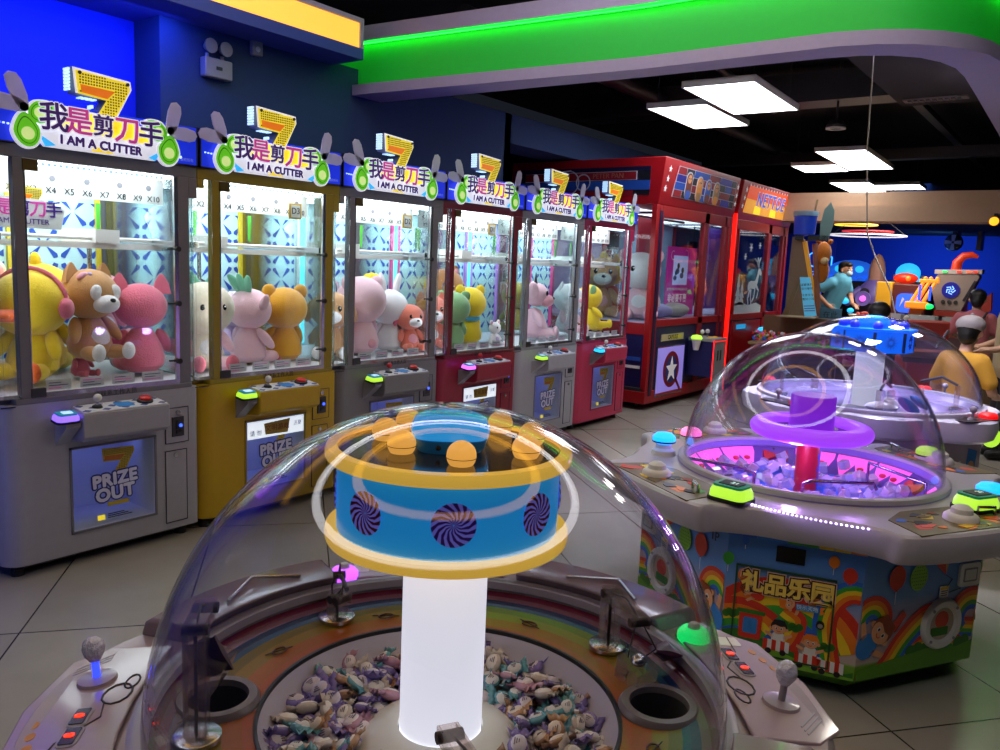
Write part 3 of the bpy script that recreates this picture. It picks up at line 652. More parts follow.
def ear_muffs(t, ho, hz, hr, p):
    m = MB(); m.tube([(hr * 1.02 * math.cos(R(a)), -.02, hz + hr * .98 * math.sin(R(a))) for a in range(5, 176, 10)], .022, p['pink'])
    for s in (-1, 1): m.ell((s * hr * 1.0, -.03, hz - .03), (.06, .1, .1), p['pink'])
    obj('ear_muffs', m, t)
def eye_patch(t, ho, hz, hr, p):
    m = MB()
    for s in (-1, 1): m.ell((s * .115, -.02 - hr * .80, hz + .03), (.075, .03, .085), p['white'])
    obj('eye_patch', m, ho); obj('bow', MB().ell((-.17, -.12, hz + .2), (.07, .03, .035), p['rose'], rot=(0, -25, 0)).ell((-.10, -.15, hz + .22), (.02, .03, .02), p['lilac']), ho)
def scarf(t, ho, hz, hr, p):
    obj('scarf', MB().lathe([(.15 + .045 * math.cos(R(a)), .44 + .04 * math.sin(R(a))) for a in range(0, 360, 45)], p['blue'], 24, close=True), t)
def tuft(t, ho, hz, hr, p):
    obj('tuft', MB().ell((0, .03, hz + hr * .9), (.05, .05, .1), p['yellow'], rot=(-20, 0, 0)).ell((0, .16, .12), (.06, .12, .07), p['yellow'], rot=(35, 0, 0)), t)
def mane(t, ho, hz, hr, p):
    m = MB()
    for i in range(16):
        a = 2 * PI * i / 16; m.ell((hr * .95 * math.cos(a), .06, hz + hr * .92 * math.sin(a)), (.10, .09, .10), p['yellow' if t['label'].startswith('doll') else 'gold'], nu=10, nv=8)
    obj('mane', m, t)
def radish(t, ho, hz, hr, p):
    m = MB()
    for i in range(3): m.ell((.07 * (i - 1), .10, hz + .28), (.07, .03, .2), p['mint'], rot=(-28, 30 * (i - 1), 0))
    obj('leaf', m, t)
def horns(t, ho, hz, hr, p):
    m = MB()
    for s in (-1, 1): m.loft([[(s * (.13 + .04 * k) + .03 * (1 - k * .3) * math.cos(a), .03 * (1 - k * .3) * math.sin(a), hz + hr * .8 + .06 * k) for a in [2 * PI * i / 8 for i in range(8)]] for k in range(4)], p['black'])
    obj('horn', m, t)
PL = plush
PL('yellow duck plush with orange beak and pink ear muffs in the white machine', MP(0, .255, .28, .86), .50, -52, 'yellow', beak=True, limbs='yellow', feet='orange', extra=ear_muffs, hr=.34)
PL('plain yellow duck plush turned away, right behind the duck with ear muffs', MP(0, .42, .60), .56, 150, 'yellow', beak=True, feet='yellow', extra=tuft, hr=.33)
PL('fawn dog plush with white eye patches and white paws in the white machine', MP(0, .53, .30, .93), .46, 14, 'fawn', belly='white', ears='cat', feet='white', muzzle='white', extra=eye_patch)
PL('salmon pink cat plush seen from behind at the right of the white machine', MP(0, .79, .28, .84), .50, 160, 'pink', ears='cat', feet='white', hr=.26)
PL('small rose rabbit plush peeking out between the fawn dog and the pink cat', MP(0, .74, .60, .98), .38, 5, 'rose', ears='side', muzzle='palepink', belly='white')
PL('pink plush lying flat under the fawn dog', MP(0, .50, .34, .84), .20, 20, 'pink', ears='round', hr=.24)
PL('pale cream plush at the far left behind the duck', MP(0, .11, .60), .56, 10, 'cream', ears='round', belly='lilac')
PL('cream pig plush with pink nose and yellow bow, at the left of the yellow machine', MP(1, .19, .25), .48, -12, 'cream', ears='leaf', earc='mint', nose='pink', limbs='palepink', feet='pink', belly='white', hr=.34)
PL('pale pink radish plush with mint leaves, turned sideways in the yellow machine', MP(1, .53, .32), .46, 105, 'palepink', ears='side', feet='pink', limbs='palepink', extra=radish, hr=.29)
PL('golden brown bear plush seen from behind at the right of the yellow machine', MP(1, .78, .30), .46, 170, 'gold', ears='round', earc='gold', limbs='gold', hr=.31)
PL('small lilac plush at the back right of the yellow machine', MP(1, .66, .66), .42, 20, 'lilac', ears='round', belly='white')
PL('tan dog plush with white paws at the left corner of the grey machine', MP(2, .17, .26), .44, -40, 'tan', ears='flop', earc='tan', feet='white', muzzle='white')
PL('big pale pink bear plush seen from behind in the grey machine', MP(2, .46, .28), .52, 175, 'palepink', ears='round', earc='palepink', hr=.34, extra=lambda t, ho, hz, hr, p: obj('tail', MB().ell((0, .215, .16), (.06, .06, .06), p['rose']), t))
PL('white bunny plush with upright ears seen from behind in the grey machine', MP(2, .76, .32), .44, 165, 'white', ears='long', hr=.32)
PL('doll-like plush with yellow petal mane, high at the right of the grey machine', MP(2, .85, .58, 1.02), .34, -10, 'palepink', head='palepink', limbs='yellow', extra=mane, hr=.27)
PL('salmon rabbit plush hugging itself, low at the right of the grey machine', MP(2, .86, .22, .84), .34, -15, 'salmon', ears='flop', earc='pink', muzzle='white', belly='rose')
PL('coral fox plush at the left corner of the maroon machine', MP(3, .19, .26, .84), .40, -30, 'salmon', ears='cat', muzzle='white', belly='white')
PL('soft green bear plush seen from behind in the maroon machine', MP(3, .42, .24), .42, 150, 'green', ears='round', earc='green', hr=.33)
PL('bright yellow bear plush with blue scarf, turned away in the maroon machine', MP(3, .72, .32), .46, 170, 'yellow', ears='round', earc='yellow', extra=scarf, hr=.31)
PL('big tan bear plush at the right of the maroon machine', MP(3, .90 - .12, .66), .60, 0, 'brown', ears='round', muzzle='cream', belly='cream', hr=.30)
PL('white bunny plush sitting low at the right front of the maroon machine', MP(3, .82, .14, .832), .20, 0, 'white', ears='round', belly='lilac', hr=.26)
PL('long pale pink calf plush standing upright in the silver machine', MP(4, .66, .30, .835), .55, 35, 'palepink', ears='side', earc='palepink', muzzle='rose', extra=horns, hr=.21)
PL('olive green plush squeezed behind the calf in the silver machine', MP(4, .80, .60, .87), .46, 160, 'olive', ears='round', earc='olive')
PL('white cat plush at the left of the rose machine', MP(5, .26, .30, .86), .46, -5, 'white', ears='cat', nose='rose', limbs='palepink', hr=.33)
PL('floppy yellow plush hanging head down at the right front of the rose machine', MP(5, .68, .28, .87), .46, 60, 'yellow', ears='side', earc='green', limbs='yellow', feet='yellow', tilt=14)
# ------------------------------------------------------------------ the two big red cabinets
rm = mat('red_cabinet_paint', '#a01019', .35); rm_in = mat('dark_red_lining', '#8e1626', .5); purple_in = mat('purple_lining', '#5a1f8e', .6)
red_led = mat('red_led_post', '#ff2010', .4, emit='#ff1208', es=1.6); navy_m = mat('navy_lower_panel', '#14184e', .4); blue_band = mat('blue_brick', '#1d4fae', .5); brick_red = mat('red_brick', '#8c1420', .5); brick_black = mat('black_brick', '#10121e', .5); mortar = mat('white_mortar', '#c0c4d0', .6)
star_w = mat('white_star', '#f2eef0', .5, emit='#ffffff', es=.15); blue_in = mat('blue_window_lining', '#2f6a9a', .6); lav = mat('lavender_backboard', '#c8c0e8', .6)
XF = -3.72
def red_cabinet(label, y0, first):
    W = 2.06; D = 1.85
    t = thing('prize_cabinet', label, 'claw machine', (XF, y0, 0), 90, 'red prize cabinets')
    b = MB()
    b.box(0, W, 0, D, .07, .20, rm); b.box(.0, W, .02, D, .20, .24, dark)
    for x0, x1 in ((0, .07), (W - .07, W)):
        for a, c in ((0, .06), (D - .12, D)): b.box(x0, x1, a, c, .2, 2.14, rm)
    b.box(.07, W - .07, D - .05, D, .2, 2.14, rm_in)
    bo = obj('frame', b, t, bevel=.006)
    lo = MB(); lo.box(.07, W - .07, .015, D - .05, .24, .90, navy_m); lo.box(.004, .07, .06, D - .12, .24, .80, navy_m)
    lo.box(W - .07, W - .004, .06, D - .12, .24, .80, navy_m)
    l_o = obj('lower_panel', lo, t)
    z = MB(); z.box(-.004, .0035, .08, D - .12, .52, .56, blue_band).box(-.004, .0035, .08, D - .12, .44, .47, offwhite).box(-.003, .004, .06, D - .12, .80, .92, rm); obj('side_stripe', z, l_o)
    obj('play_tray', MB().box(.03, W - .03, .05, D - .06, .90, .94, lav), t)
    # front window frame: mullions
    f = MB(); f.box(.07, W - .07, 0, .05, .88, .955, rm).box(.07, W - .07, .0, .05, 2.02, 2.14, rm)
    f.box(.135, .165, -.002, .05, .2, 2.14, rm); f.box(1.24, 1.36, 0, .06, .2, 2.14, rm if not first else rm_in); f.box(W - .22, W - .16, 0, .05, .2, 2.14, rm_in)
    obj('window_frame', f, t, bevel=.004)
    if first: obj('corner_strip', MB().box(.072, .134, -.004, .02, .15, 2.08, navy), t)
    else: obj('corner_strip', MB().box(-.03, .005, -.012, .03, .22, 2.2, red_led), t, label='glowing red corner strip')
    g = MB().box(.165, 1.24, .02, .026, .955, 2.02, pane); obj('front_pane', g, t); g = MB().box(1.36, W - .22, .02, .026, .955, 2.02, pane); obj('front_pane', g, t)
    g = MB().box(.02, .026, .06, D - .12, .94, 2.14, pane); obj('side_pane', g, t); g = MB().box(W - .026, W - .02, .06, D - .12, .94, 2.14, pane); obj('side_pane', g, t)
    bp = MB().box(.09, W - .09, D - .10, D - .05, .94, 2.14, lav if first else mat('pale_blue_lining', '#9ab4cc', .6)); bp.box(1.38, W - .1, .9, .93, .94, 2.14, rm_in if first else purple_in); obj('back_panel', bp, t)
    obj('light_panel', MB().box(.3, W - .3, .5, D - .3, 2.125, 2.14, mat('soft_interior_light', '#ffffff', .5, emit='#f0f0ff', es=2.2, sample=True)), t)
    ro = MB(); ro.tube([(.3, .5, 2.06), (W - .3, .5, 2.06)], .015, chrome).tube([(.3, 1.0, 2.06), (W - .3, 1.0, 2.06)], .015, chrome).tube([(.5, .2, 2.09), (.5, 1.5, 2.09)], .015, chrome); obj('gantry_rail', ro, t)
    cl = MB(); cl.cyl((.42, .72, 1.72), (.42, .72, 2.06), .01, .01, black).cyl((.42, .72, 1.68), (.42, .72, 1.86), .07, .07, black, 18)
    for a in (90, 210, 330): cl.tube([(.42 + .05 * math.cos(R(a)), .72 + .05 * math.sin(R(a)), 1.7), (.42 + .15 * math.cos(R(a)), .72 + .15 * math.sin(R(a)), 1.62), (.42 + .10 * math.cos(R(a)), .72 + .10 * math.sin(R(a)), 1.5)], .012, chrome)
    obj('claw', cl, t)
    # overhanging slanted header
    h = MB(); O = .06
    v = []
    for z, o in ((2.14, 0), (2.20, .015), (2.58, O), (2.61, O)): v += [(-.0, -o, z), (W, -o, z), (W, D, z), (0, D, z)]
    fs = []
    for k_ in range(3):
        for i in range(4): fs.append((4 * k_ + i, 4 * k_ + (i + 1) % 4, 4 * k_ + 4 + (i + 1) % 4, 4 * k_ + 4 + i))
    fs += [(3, 2, 1, 0), (12, 13, 14, 15)]
    h.add(v, fs, rm); ho = obj('header', h, t, bevel=.006)
    # sloping front face of the header: a drawing plane lying on it
    dz, dy = .38, -.045; L = math.hypot(dz, dy); e = Vector((0, dy / L, dz / L)); nrm = Vector((0, -dz / L, dy / L))
    M = Matrix(((1, 0, 0, W / 2), (0, e.y, nrm.y, -.0395), (0, e.z, nrm.z, 2.39), (0, 0, 0, 1)))
    p = MB()
    if first:
        p.prism([(-.78, -.155), (.92, -.155), (.92, .165), (-.70, .165)], 0, .004, mortar, M)
        cols = [brick_red, brick_black, blue_band, brick_red, mat('indigo_brick', '#1b1c78', .5, emit='#2022a0', es=.15), brick_black]
        for r in range(4):
            x = -.78 + (.02, .0, .03, .01)[r]; i = r * 2; z0 = -.15 + r * .079
            while x < .90:
                wd = (.20, .42, .30, .36, .26)[(i + r) % 5]; x1 = min(x + wd, .915); lim = -.775 + .02 * r
                if x1 - x > .03: p.prism([(max(x, lim), z0), (x1 - .008, z0), (x1 - .008, z0 + .071), (max(x, lim) + .012, z0 + .071)], .004, .007, cols[i % 6], M)
                x = x1; i += 1
        po = obj('header_panel', p, t)
        q = MB()   # four rounded cartoon figures outlined in white
        skin = mat('cartoon_skin', '#e0a070', .5); browns = (mat('cartoon_brown', '#7a3c2c', .5), mat('cartoon_orange', '#d88a2c', .5, emit='#d88a2c', es=.1), mat('cartoon_blue', '#3b64c0', .5), mat('cartoon_tan', '#a88458', .5))
        for j, (x, s) in enumerate(((-.42, 1.15), (-.14, 1.0), (.10, .95), (.34, .9))):
            hgt = .115 * s
            q.prism(rrect(x - .085, x + .085, -.155, hgt, .075), .007, .009, mortar, M); q.prism(rrect(x - .07, x + .07, -.155, hgt - .014, .065), .009, .011, browns[j], M)
            q.prism(disc(.045, 16, x, hgt - .075), .011, .013, skin, M)
            for s_ in (-1, 1): q.prism(disc(.009, 8, x + s_ * .018, hgt - .07), .013, .014, ink, M)
            q.prism(rrect(x - .055, x + .055, -.155, -.06, .03), .011, .013, browns[(j + 2) % 4], M)
        obj('header_figures', q, po)
    else:
        gold = mat('gold_header_print', '#e0a03c', .5, emit='#f0a030', es=.5); orr = mat('orange_header_print', '#e0582c', .5, emit='#e84c20', es=.4)
        p.prism([(-.90, -.165), (.93, -.165), (.93, .17), (-.82, .17)], 0, .004, orr, M); p.prism([(-.90, -.165), (.93, -.165), (.93, .01), (-.86, .01)], .004, .006, gold, M)
        for j in range(6): p.prism([(-.85 + j * .3, -.16), (-.62 + j * .3, -.16), (-.63 + j * .3, -.07), (-.84 + j * .3, -.06)], .006, .008, board_yel if j % 2 else gold, M)
        for j in range(16): p.prism(disc(.012, 8, -.8 + j * .11, .178), .0, .008, star_w, M)
        po = obj('header_panel', p, t)
        q = MB(); q2 = MB(); q.text('NETTOE', .24, mat('blue_header_letters', '#5a6ad0', .5, emit='#5060c8', es=.35), M @ T(.02, .02, .012), .002, .004, space=1.25, shear=.15); q2.text('NETTOE', .24, star_w, M @ T(.02, .02, .009), .001, .012, space=1.25, shear=.15)
        l = obj('header_lettering', q, po); obj('lettering_outline', q2, l)
    s = MB()
    for x0, kk in ((-.95, -1), (.975, 1)):
        for j in range(3): s.prism([(x + x0 + (j * .022 if x0 < 0 else 0), y - .09 + j * .10) for x, y in star(.036)], .003, .006, star_w, M)
    obj('header_star', s, ho)
    # left side of the header
    MS = Matrix(((0, 0, -1, -.002), (-1, 0, 0, .95), (0, 1, 0, 2.37), (0, 0, 0, 1)))
    sp = MB(); sp.prism([(-.85, -.14), (.85, -.14), (.85, .15), (-.85, .15)], 0, .003, brick_black, MS)
    if first:
        sp.prism([(-.7, .015), (.70, .015), (.70, .105), (-.7, .105)], .003, .006, mortar, MS).prism([(-.7, .02), (.69, .02), (.69, .10), (-.7, .10)], .006, .008, brick_red, MS)
        sp.prism([(-.8, -.085), (.85, -.085), (.85, .01), (-.8, .01)], .003, .006, blue_band, MS).prism([(-.8, .11), (.85, .11), (.85, .145), (-.8, .145)], .003, .006, navy, MS); sp.prism([(-.2, -.14), (.66, -.14), (.66, -.09), (-.2, -.09)], .003, .006, brick_red, MS)
        so = obj('side_panel', sp, ho); q = MB().text('PETER PAN', .075, mat('dull_orange_lettering', '#a06050', .6), MS @ T(.36, .06, .009), .001)
        for x, r in ((-.12, .13), (.06, .09)): q.prism(arcband(x, .0, r - .012, r, 0, 360, 30), .008, .01, mortar, MS)
        q.tube([(-.30, -.1, .01), (-.25, .05, .01), (-.2, .12, .01), (-.1, .13, .01)], .006, mortar, 6, M=MS)
        obj('side_lettering', q, so)
    else: obj('side_panel', sp, ho)
    # lower front: plaque, poster, console
    if first:
        pl = MB().box(.33, .88, .004, .016, .72, .79, mat('cream_plaque', '#c8c090', .5)).text('CAPSULE', .062, ink, FRONT(.60, .003, .755), .0005, .002); pl.prism([(-.12, -.02), (.16, -.02), (.16, .02), (-.12, .02)], 0, .001, mat('plaque_yellow', '#e0d840', .5), FRONT(.66, .0035, .755)); obj('plaque', pl, t)
        po = MB().box(.225, .92, -.004, .014, .12, .665, chrome).box(.24, .905, -.007, -.004, .135, .65, mat('lit_lilac_poster', '#a8a0e8', .5, emit='#8878e0', es=.5)); po.box(.24, .905, -.009, -.007, .135, .16, rm)
        p1 = obj('prize_door', po, t)
        em = MB(); ME = FRONT(.585, -.0075, .40); em.prism(disc(.20, 36, ry=.20), 0, .003, brick_red, ME).prism(disc(.15, 36), .003, .005, mat('emblem_blue', '#2b3c86', .5), ME).prism(star(.145), .005, .008, star_w, ME).prism([(.1, -.12), (.13, -.09), (.27, -.23), (.25, -.26)], .0, .003, brick_red, ME); obj('star_emblem', em, p1)
    else:
        dcl = MB(); deer = MB(); tree = MB(); fro = mat('frost_decal', '#c8dce8', .7)
        M2 = FRONT(.2, .018, .95)
        tree.prism([(0, 0), (1.0, 0), (1.0, .10), (.8, .14), (.5, .11), (.2, .16), (0, .13)], 0, .001, fro, M2)
        for x, hh in ((.10, .42), (.24, .34)):
            for j in range(3): tree.prism([(x - .11 + j * .03, .12 + j * hh * .27), (x + .11 - j * .03, .12 + j * hh * .27), (x, .12 + j * hh * .27 + hh * .42)], 0, .001 + j * .0003, fro, M2)
        # leaping reindeer
        deer.prism([(.46, .30), (.56, .33), (.72, .32), (.80, .40), (.84, .52), (.92, .50), (.93, .54), (.86, .60), (.80, .60), (.76, .50), (.70, .43), (.55, .43), (.47, .41), (.44, .36)], 0, .001, fro, M2)
        for q_ in ([(.50, .32), (.46, .20), (.50, .10), (.525, .10), (.49, .20), (.55, .31)], [(.54, .32), (.56, .22), (.60, .12), (.625, .13), (.585, .23), (.59, .32)], [(.70, .32), (.68, .22), (.62, .16), (.64, .145), (.71, .20), (.735, .32)], [(.75, .34), (.84, .30), (.80, .20), (.82, .195), (.87, .31), (.78, .38)]): deer.prism(q_, 0, .001, fro, M2)
        for s_ in (-1, 1): deer.tube([(.80, .60, .001), (.76 + .03 * s_, .68, .001), (.70 + .07 * s_, .72, .001)], .008, fro, 6, M=M2); deer.tube([(.77 + .03 * s_, .67, .001), (.80 + .05 * s_, .74, .001)], .006, fro, 6, M=M2)
        for x, y, r in ((.45, .86, .06), (.27, .74, .045), (.78, .9, .045)):
            for a in range(0, 180, 60): dcl.prism([(x + r * math.cos(R(a)) - .006 * math.sin(R(a)), y + r * math.sin(R(a)) + .006 * math.cos(R(a))), (x - r * math.cos(R(a)) - .006 * math.sin(R(a)), y - r * math.sin(R(a)) + .006 * math.cos(R(a))), (x - r * math.cos(R(a)) + .006 * math.sin(R(a)), y - r * math.sin(R(a)) - .006 * math.cos(R(a))), (x + r * math.cos(R(a)) + .006 * math.sin(R(a)), y + r * math.sin(R(a)) - .006 * math.cos(R(a)))], 0, .001, fro, M2)
        obj('snowflake_decal', dcl, t); obj('reindeer_decal', deer, t); obj('tree_decal', tree, t)
        po = MB().box(.2, 1.2, .0, .016, .16, .86, rm).box(.3, .62, -.006, .0, .76, .82, mat('blue_oval_sign', '#28a0d8', .4, emit='#20a0e0', es=.6)); obj('prize_door', po, t)
    cx = 1.02
    c = MB(); c.box(cx, cx + .36, -.30, .0, .30 if first else .12, .70, navy_m if first else rm_in); c.box(cx + .0, cx + .36, -.304, -.30, .12, .70, grey); c.box(cx - .005, cx + .365, -.31, .0, .70, .735, grey)
    co = obj('console', c, t, bevel=.005)
    z = MB(); z.box(cx - .006, cx - .0, -.31, -.30, .12, .72, red_led).box(cx + .36, cx + .366, -.31, -.30, .12, .72, red_led).box(cx, cx + .36, -.311, -.304, .70, .708, red_led); obj('edge_light', z, co)
    z = MB()
    for i in range(2): z.prism([(0, 0), (.03, .01), (.03, .12), (0, .12)], 0, .004, black, FRONT(cx + .12 + i * .08, -.304, .48))
    obj('coin_slot', z, co)
    for i, x in enumerate((.09, .24)):
        z = MB(); z.cyl((cx + x, -.12, .735), (cx + x, -.12, .78), .009, .009, chrome).ell((cx + x, -.12, .80), .026, ball_w); obj('joystick', z, co)
        z = MB(); z.lathe([(.03, 0), (.028, .014), (0, .016)], yellow, 18, T(cx + x, -.22, .735)); obj('push_button', z, co)
    z = MB(); z.lathe([(.03, -.12), (.055, 0), (0, 0)], offwhite, 20, T(cx - .06, -.12, .72)); ro_ = obj('card_reader', z, t); obj('reader_light_ring', MB().lathe([(.055, 0), (.066, .015), (.05, .045), (0, .055)], r_yg if first else r_cy, 20, T(cx - .06, -.12, .72)), ro_)
    for x in (.15, W - .15):
        for y in (.15, D - .15): obj('caster', MB().cyl((x - .015, y, .035), (x + .015, y, .035), .035, .035, black, 16).box(x - .02, x + .02, y - .015, y + .015, .04, .07, chrome), t)
    return t
red_cabinet('big red prize cabinet with cartoon brick header and white stars, nearest of the two', 7.56, True)
red_cabinet('red prize cabinet with reindeer frost decal and gold header, behind the first', 9.74, False)
# what is inside the first one
def RP(y, x, z=.94): return (x, y, z)
G = 'plush toys in the red cabinet'
for a in (dict(label='orange giraffe plush with white muzzle, seen through the rose machine', loc=RP(7.80, -4.47), h=.68, face=-52, body='tan', ears='cat', muzzle='white', belly='rose', hr=.27),
          dict(label='yellow and orange plush with its back turned beside the orange giraffe', loc=RP(8.12, -4.52), h=.70, face=175, body='orange', head='yellow', ears='round', hr=.26),
          dict(label='pale pink mouse plush with big round ears and wide eyes in the red cabinet', loc=RP(7.86, -4.02), h=.74, face=-60, body='palepink', head='white', ears='round', earc='palepink', belly='white', hr=.30),
          ):
    p = plush(**a); p['group'] = G
def cushion(label, x, y, w, hx, rz):
    o = obj('cushion', MB().ell((0, 0, .085), (w, w * .72, .085), plushm(hx.strip('#'), hx), nu=22, nv=12)); o.location = (x, y, .94); o.rotation_euler = (0, 0, R(rz))
    tag(o, label, 'cushion', 'cushions in the red cabinet')
cushion('lavender cushion lying at the left front corner of the red cabinet', -3.98, 8.20, .20, '#9a94cc', 20); cushion('deep violet cushion beside the lavender one', -4.28, 8.44, .20, '#5c548e', -15)
cushion('pale grey cushion at the bottom of the front window of the red cabinet', -3.97, 8.68, .20, '#b8b8b0', 70); cushion('grey green cushion behind the pale grey one', -4.4, 8.85, .2, '#7a9090', 30)
# poster standing in the first cabinet
po = thing('poster', 'magenta poster with a photo and white characters inside the red cabinet', 'poster', (-4.02, 8.52, .95), 90)
b = MB().box(0, .80, 0, .012, 0, .80, mat('magenta_poster_print', '#c02c98', .6, emit='#b02090', es=.22)); obj('sheet', b, po)
b = MB(); b.box(.16, .56, -.002, 0, .36, .70, mat('pale_blue_poster_photo', '#b8c4f4', .6, emit='#a8b4f0', es=.35))
for x, z, r in ((.30, .58, .035), (.42, .53, .035), (.24, .50, .03)): b.prism(disc(r, 14, x, z), 0, .001, ink, FRONT(0, -.002, 0)); b.prism(disc(r * 1.5, 12, x - .02, z - .06, r), 0, .001, pattern_blue, FRONT(0, -.002, 0))
obj('photo_print', b, po)
b = MB().text('非必要不聚', .105, star_w, FRONT(.32, -.001, .20), .0005, .002).text('减少聚集', .105, star_w, FRONT(.28, -.001, .08), .0005, .002)
for i in range(14): b.prism([(0, 0), (.025, 0), (.04, .03), (.015, .03)], 0, .001, paper, FRONT(.03 + i * .04, -.001, .295))
obj('poster_lettering', b, po)
o = MB().prism(arcband(.14, .70, .045, .055, 60, 300), 0, .001, paper, FRONT(0, -.001, 0)).prism(arcband(.5, .72, .045, .055, -120, 120), 0, .001, paper, FRONT(0, -.001, 0)); obj('ornament', o, po)
# ------------------------------------------------------------------ domed candy machines
dome_glass = glass('clear_dome_acrylic', '#f4f4f8', .015, 1.42, 1.0)
def dome(t, r, h, z, rim_m):
    prof = [(r * math.cos(R(a)), z + h * math.sin(R(a))) for a in range(0, 90, 3)] + [(.0005, z + h)]
    o = obj('dome', MB().lathe(prof, dome_glass, 96), t, ang=180); md = o.modifiers.new('thickness', 'SOLIDIFY'); md.thickness = .005
    obj('dome_rim', MB().lathe([(r - .012, z - .012), (r + .022, z - .012), (r + .022, z + .004), (r + .008, z + .010), (r - .012, z + .006)], rim_m, 96, close=True), t)
def smooth_loop(pts, n=6):
    o = []; k = len(pts)
    for i in range(k):
        p0, p1, p2, p3 = (Vector(pts[(i + j) % k]) for j in (-1, 0, 1, 2))
        for q in range(n):
            u = q / n; o.append(tuple(.5 * ((2 * p1) + (p2 - p0) * u + (2 * p0 - 5 * p1 + 4 * p2 - p3) * u * u + (3 * p1 - p0 - 3 * p2 + p3) * u ** 3)))
    return o
def polar(lst): return [(r * math.cos(R(a)), r * math.sin(R(a))) for a, r in lst]
def slab(mb, outline, levels, m, hole=None):
    """outline scaled per level: (z, scale); optional round hole"""
    mb.loft([[(x * s, y * s, z) for x, y in outline] for z, s in levels], m, cap=False)
    n = len(outline); z, s = levels[-1]
    if hole:
        top = [(x * s, y * s, z) for x, y in outline]; inn = []
        for x, y in outline: l = math.hypot(x, y); inn.append((x / l * hole, y / l * hole, z))
        mb.add(top + inn, [(i, (i + 1) % n, n + (i + 1) % n, n + i) for i in range(n)], m)
    else: mb.add([(x * s, y * s, z) for x, y in outline], [tuple(range(n))], m)
def digits(mb, M, txt, size, m): mb.text(txt, size, m, M, .0006, .001)
led_red = mat('red_segment_digits', '#ff3010', .4, emit='#ff2808', es=2.6, var=0); disp_b = mat('display_window', '#2a0a0c', .25)
# ======== front candy machine
CF = (-.925, 1.10)
t = thing('candy_machine', 'large clear-domed candy machine with blue drum and glowing white column, in the foreground', 'candy machine', (*CF, 0), 0, 'domed candy machines')
pinkw = mat('pearl_pink_plastic', '#a08e96', .35, coat=.3); shell = mat('clear_pink_shell', '#927f86', .25, coat=.5); greyp = mat('grey_rim_plastic', '#9a94a0', .3)
wh_c = mat('white_candy_cabinet', '#d8d4da', .4); magenta_band = mat('magenta_band', '#b83468', .4)
b = MB(); base = smooth_loop(polar([(a + o, r) for a in (45, 135, 225, 315) for o, r in ((-30, .60), (-12, .66), (12, .66), (30, .60))]), 4)
slab(b, base, [(.05, .95), (.10, 1), (.52, 1)], wh_c); b.loft([[(x * 1.004, y * 1.004, z) for x, y in base] for z in (.44, .50)], magenta_band, cap=False)
obj('cabinet', b, t)
for a in (0, 90, 180, 270): obj('foot', MB().cyl((.5 * math.cos(R(a)), .5 * math.sin(R(a)), 0), (.5 * math.cos(R(a)), .5 * math.sin(R(a)), .055), .03, .03, black), t)
cons = smooth_loop(polar([(a + o, r) for a in (45, 135, 225, 315) for o, r in ((-33, .655), (-21, .715), (-8, .742), (8, .742), (21, .715), (33, .655), (45, .645))]), 5)
b = MB(); slab(b, cons, [(.50, .93), (.53, .985), (.60, 1.0), (.655, .995), (.672, .975)], pinkw, hole=.545); obj('console_ring', b, t)
# transparent raised shells between the players
for a in (0, 90, 180, 270):
    b = MB(); arc = arcband(0, 0, .555, .69, a - 21, a + 21, 12); 
    b.loft([[(x * s, y * s, z) for x, y in arc] for z, s in ((.668, 1.0), (.70, .985), (.712, .96))], shell, cap=True); so = obj('cover_shell', b, t, bevel=.008)
    c = MB(); c.tube([(.575 * math.cos(R(a - 12)), .575 * math.sin(R(a - 12)), .716), (.64 * math.cos(R(a - 3)), .64 * math.sin(R(a - 3)), .718), (.575 * math.cos(R(a + 8)), .575 * math.sin(R(a + 8)), .716)], .004, chrome, 6); obj('cover_crease', c, so)
panel_m = mat('pale_pink_print', '#aa949a', .3, coat=.6, var=.12, scale=8); print_line = mat('black_print_line', '#1e1a1e', .5); print_or = mat('orange_print', '#c8842c', .5); knob_glass = mat('crystal_knob', '#c8c8e0', .08, spec=.8, bump=.8, scale=90); blue_glow = mat('blue_glow_stem', '#3850ff', .4, emit='#2838ff', es=2.5)
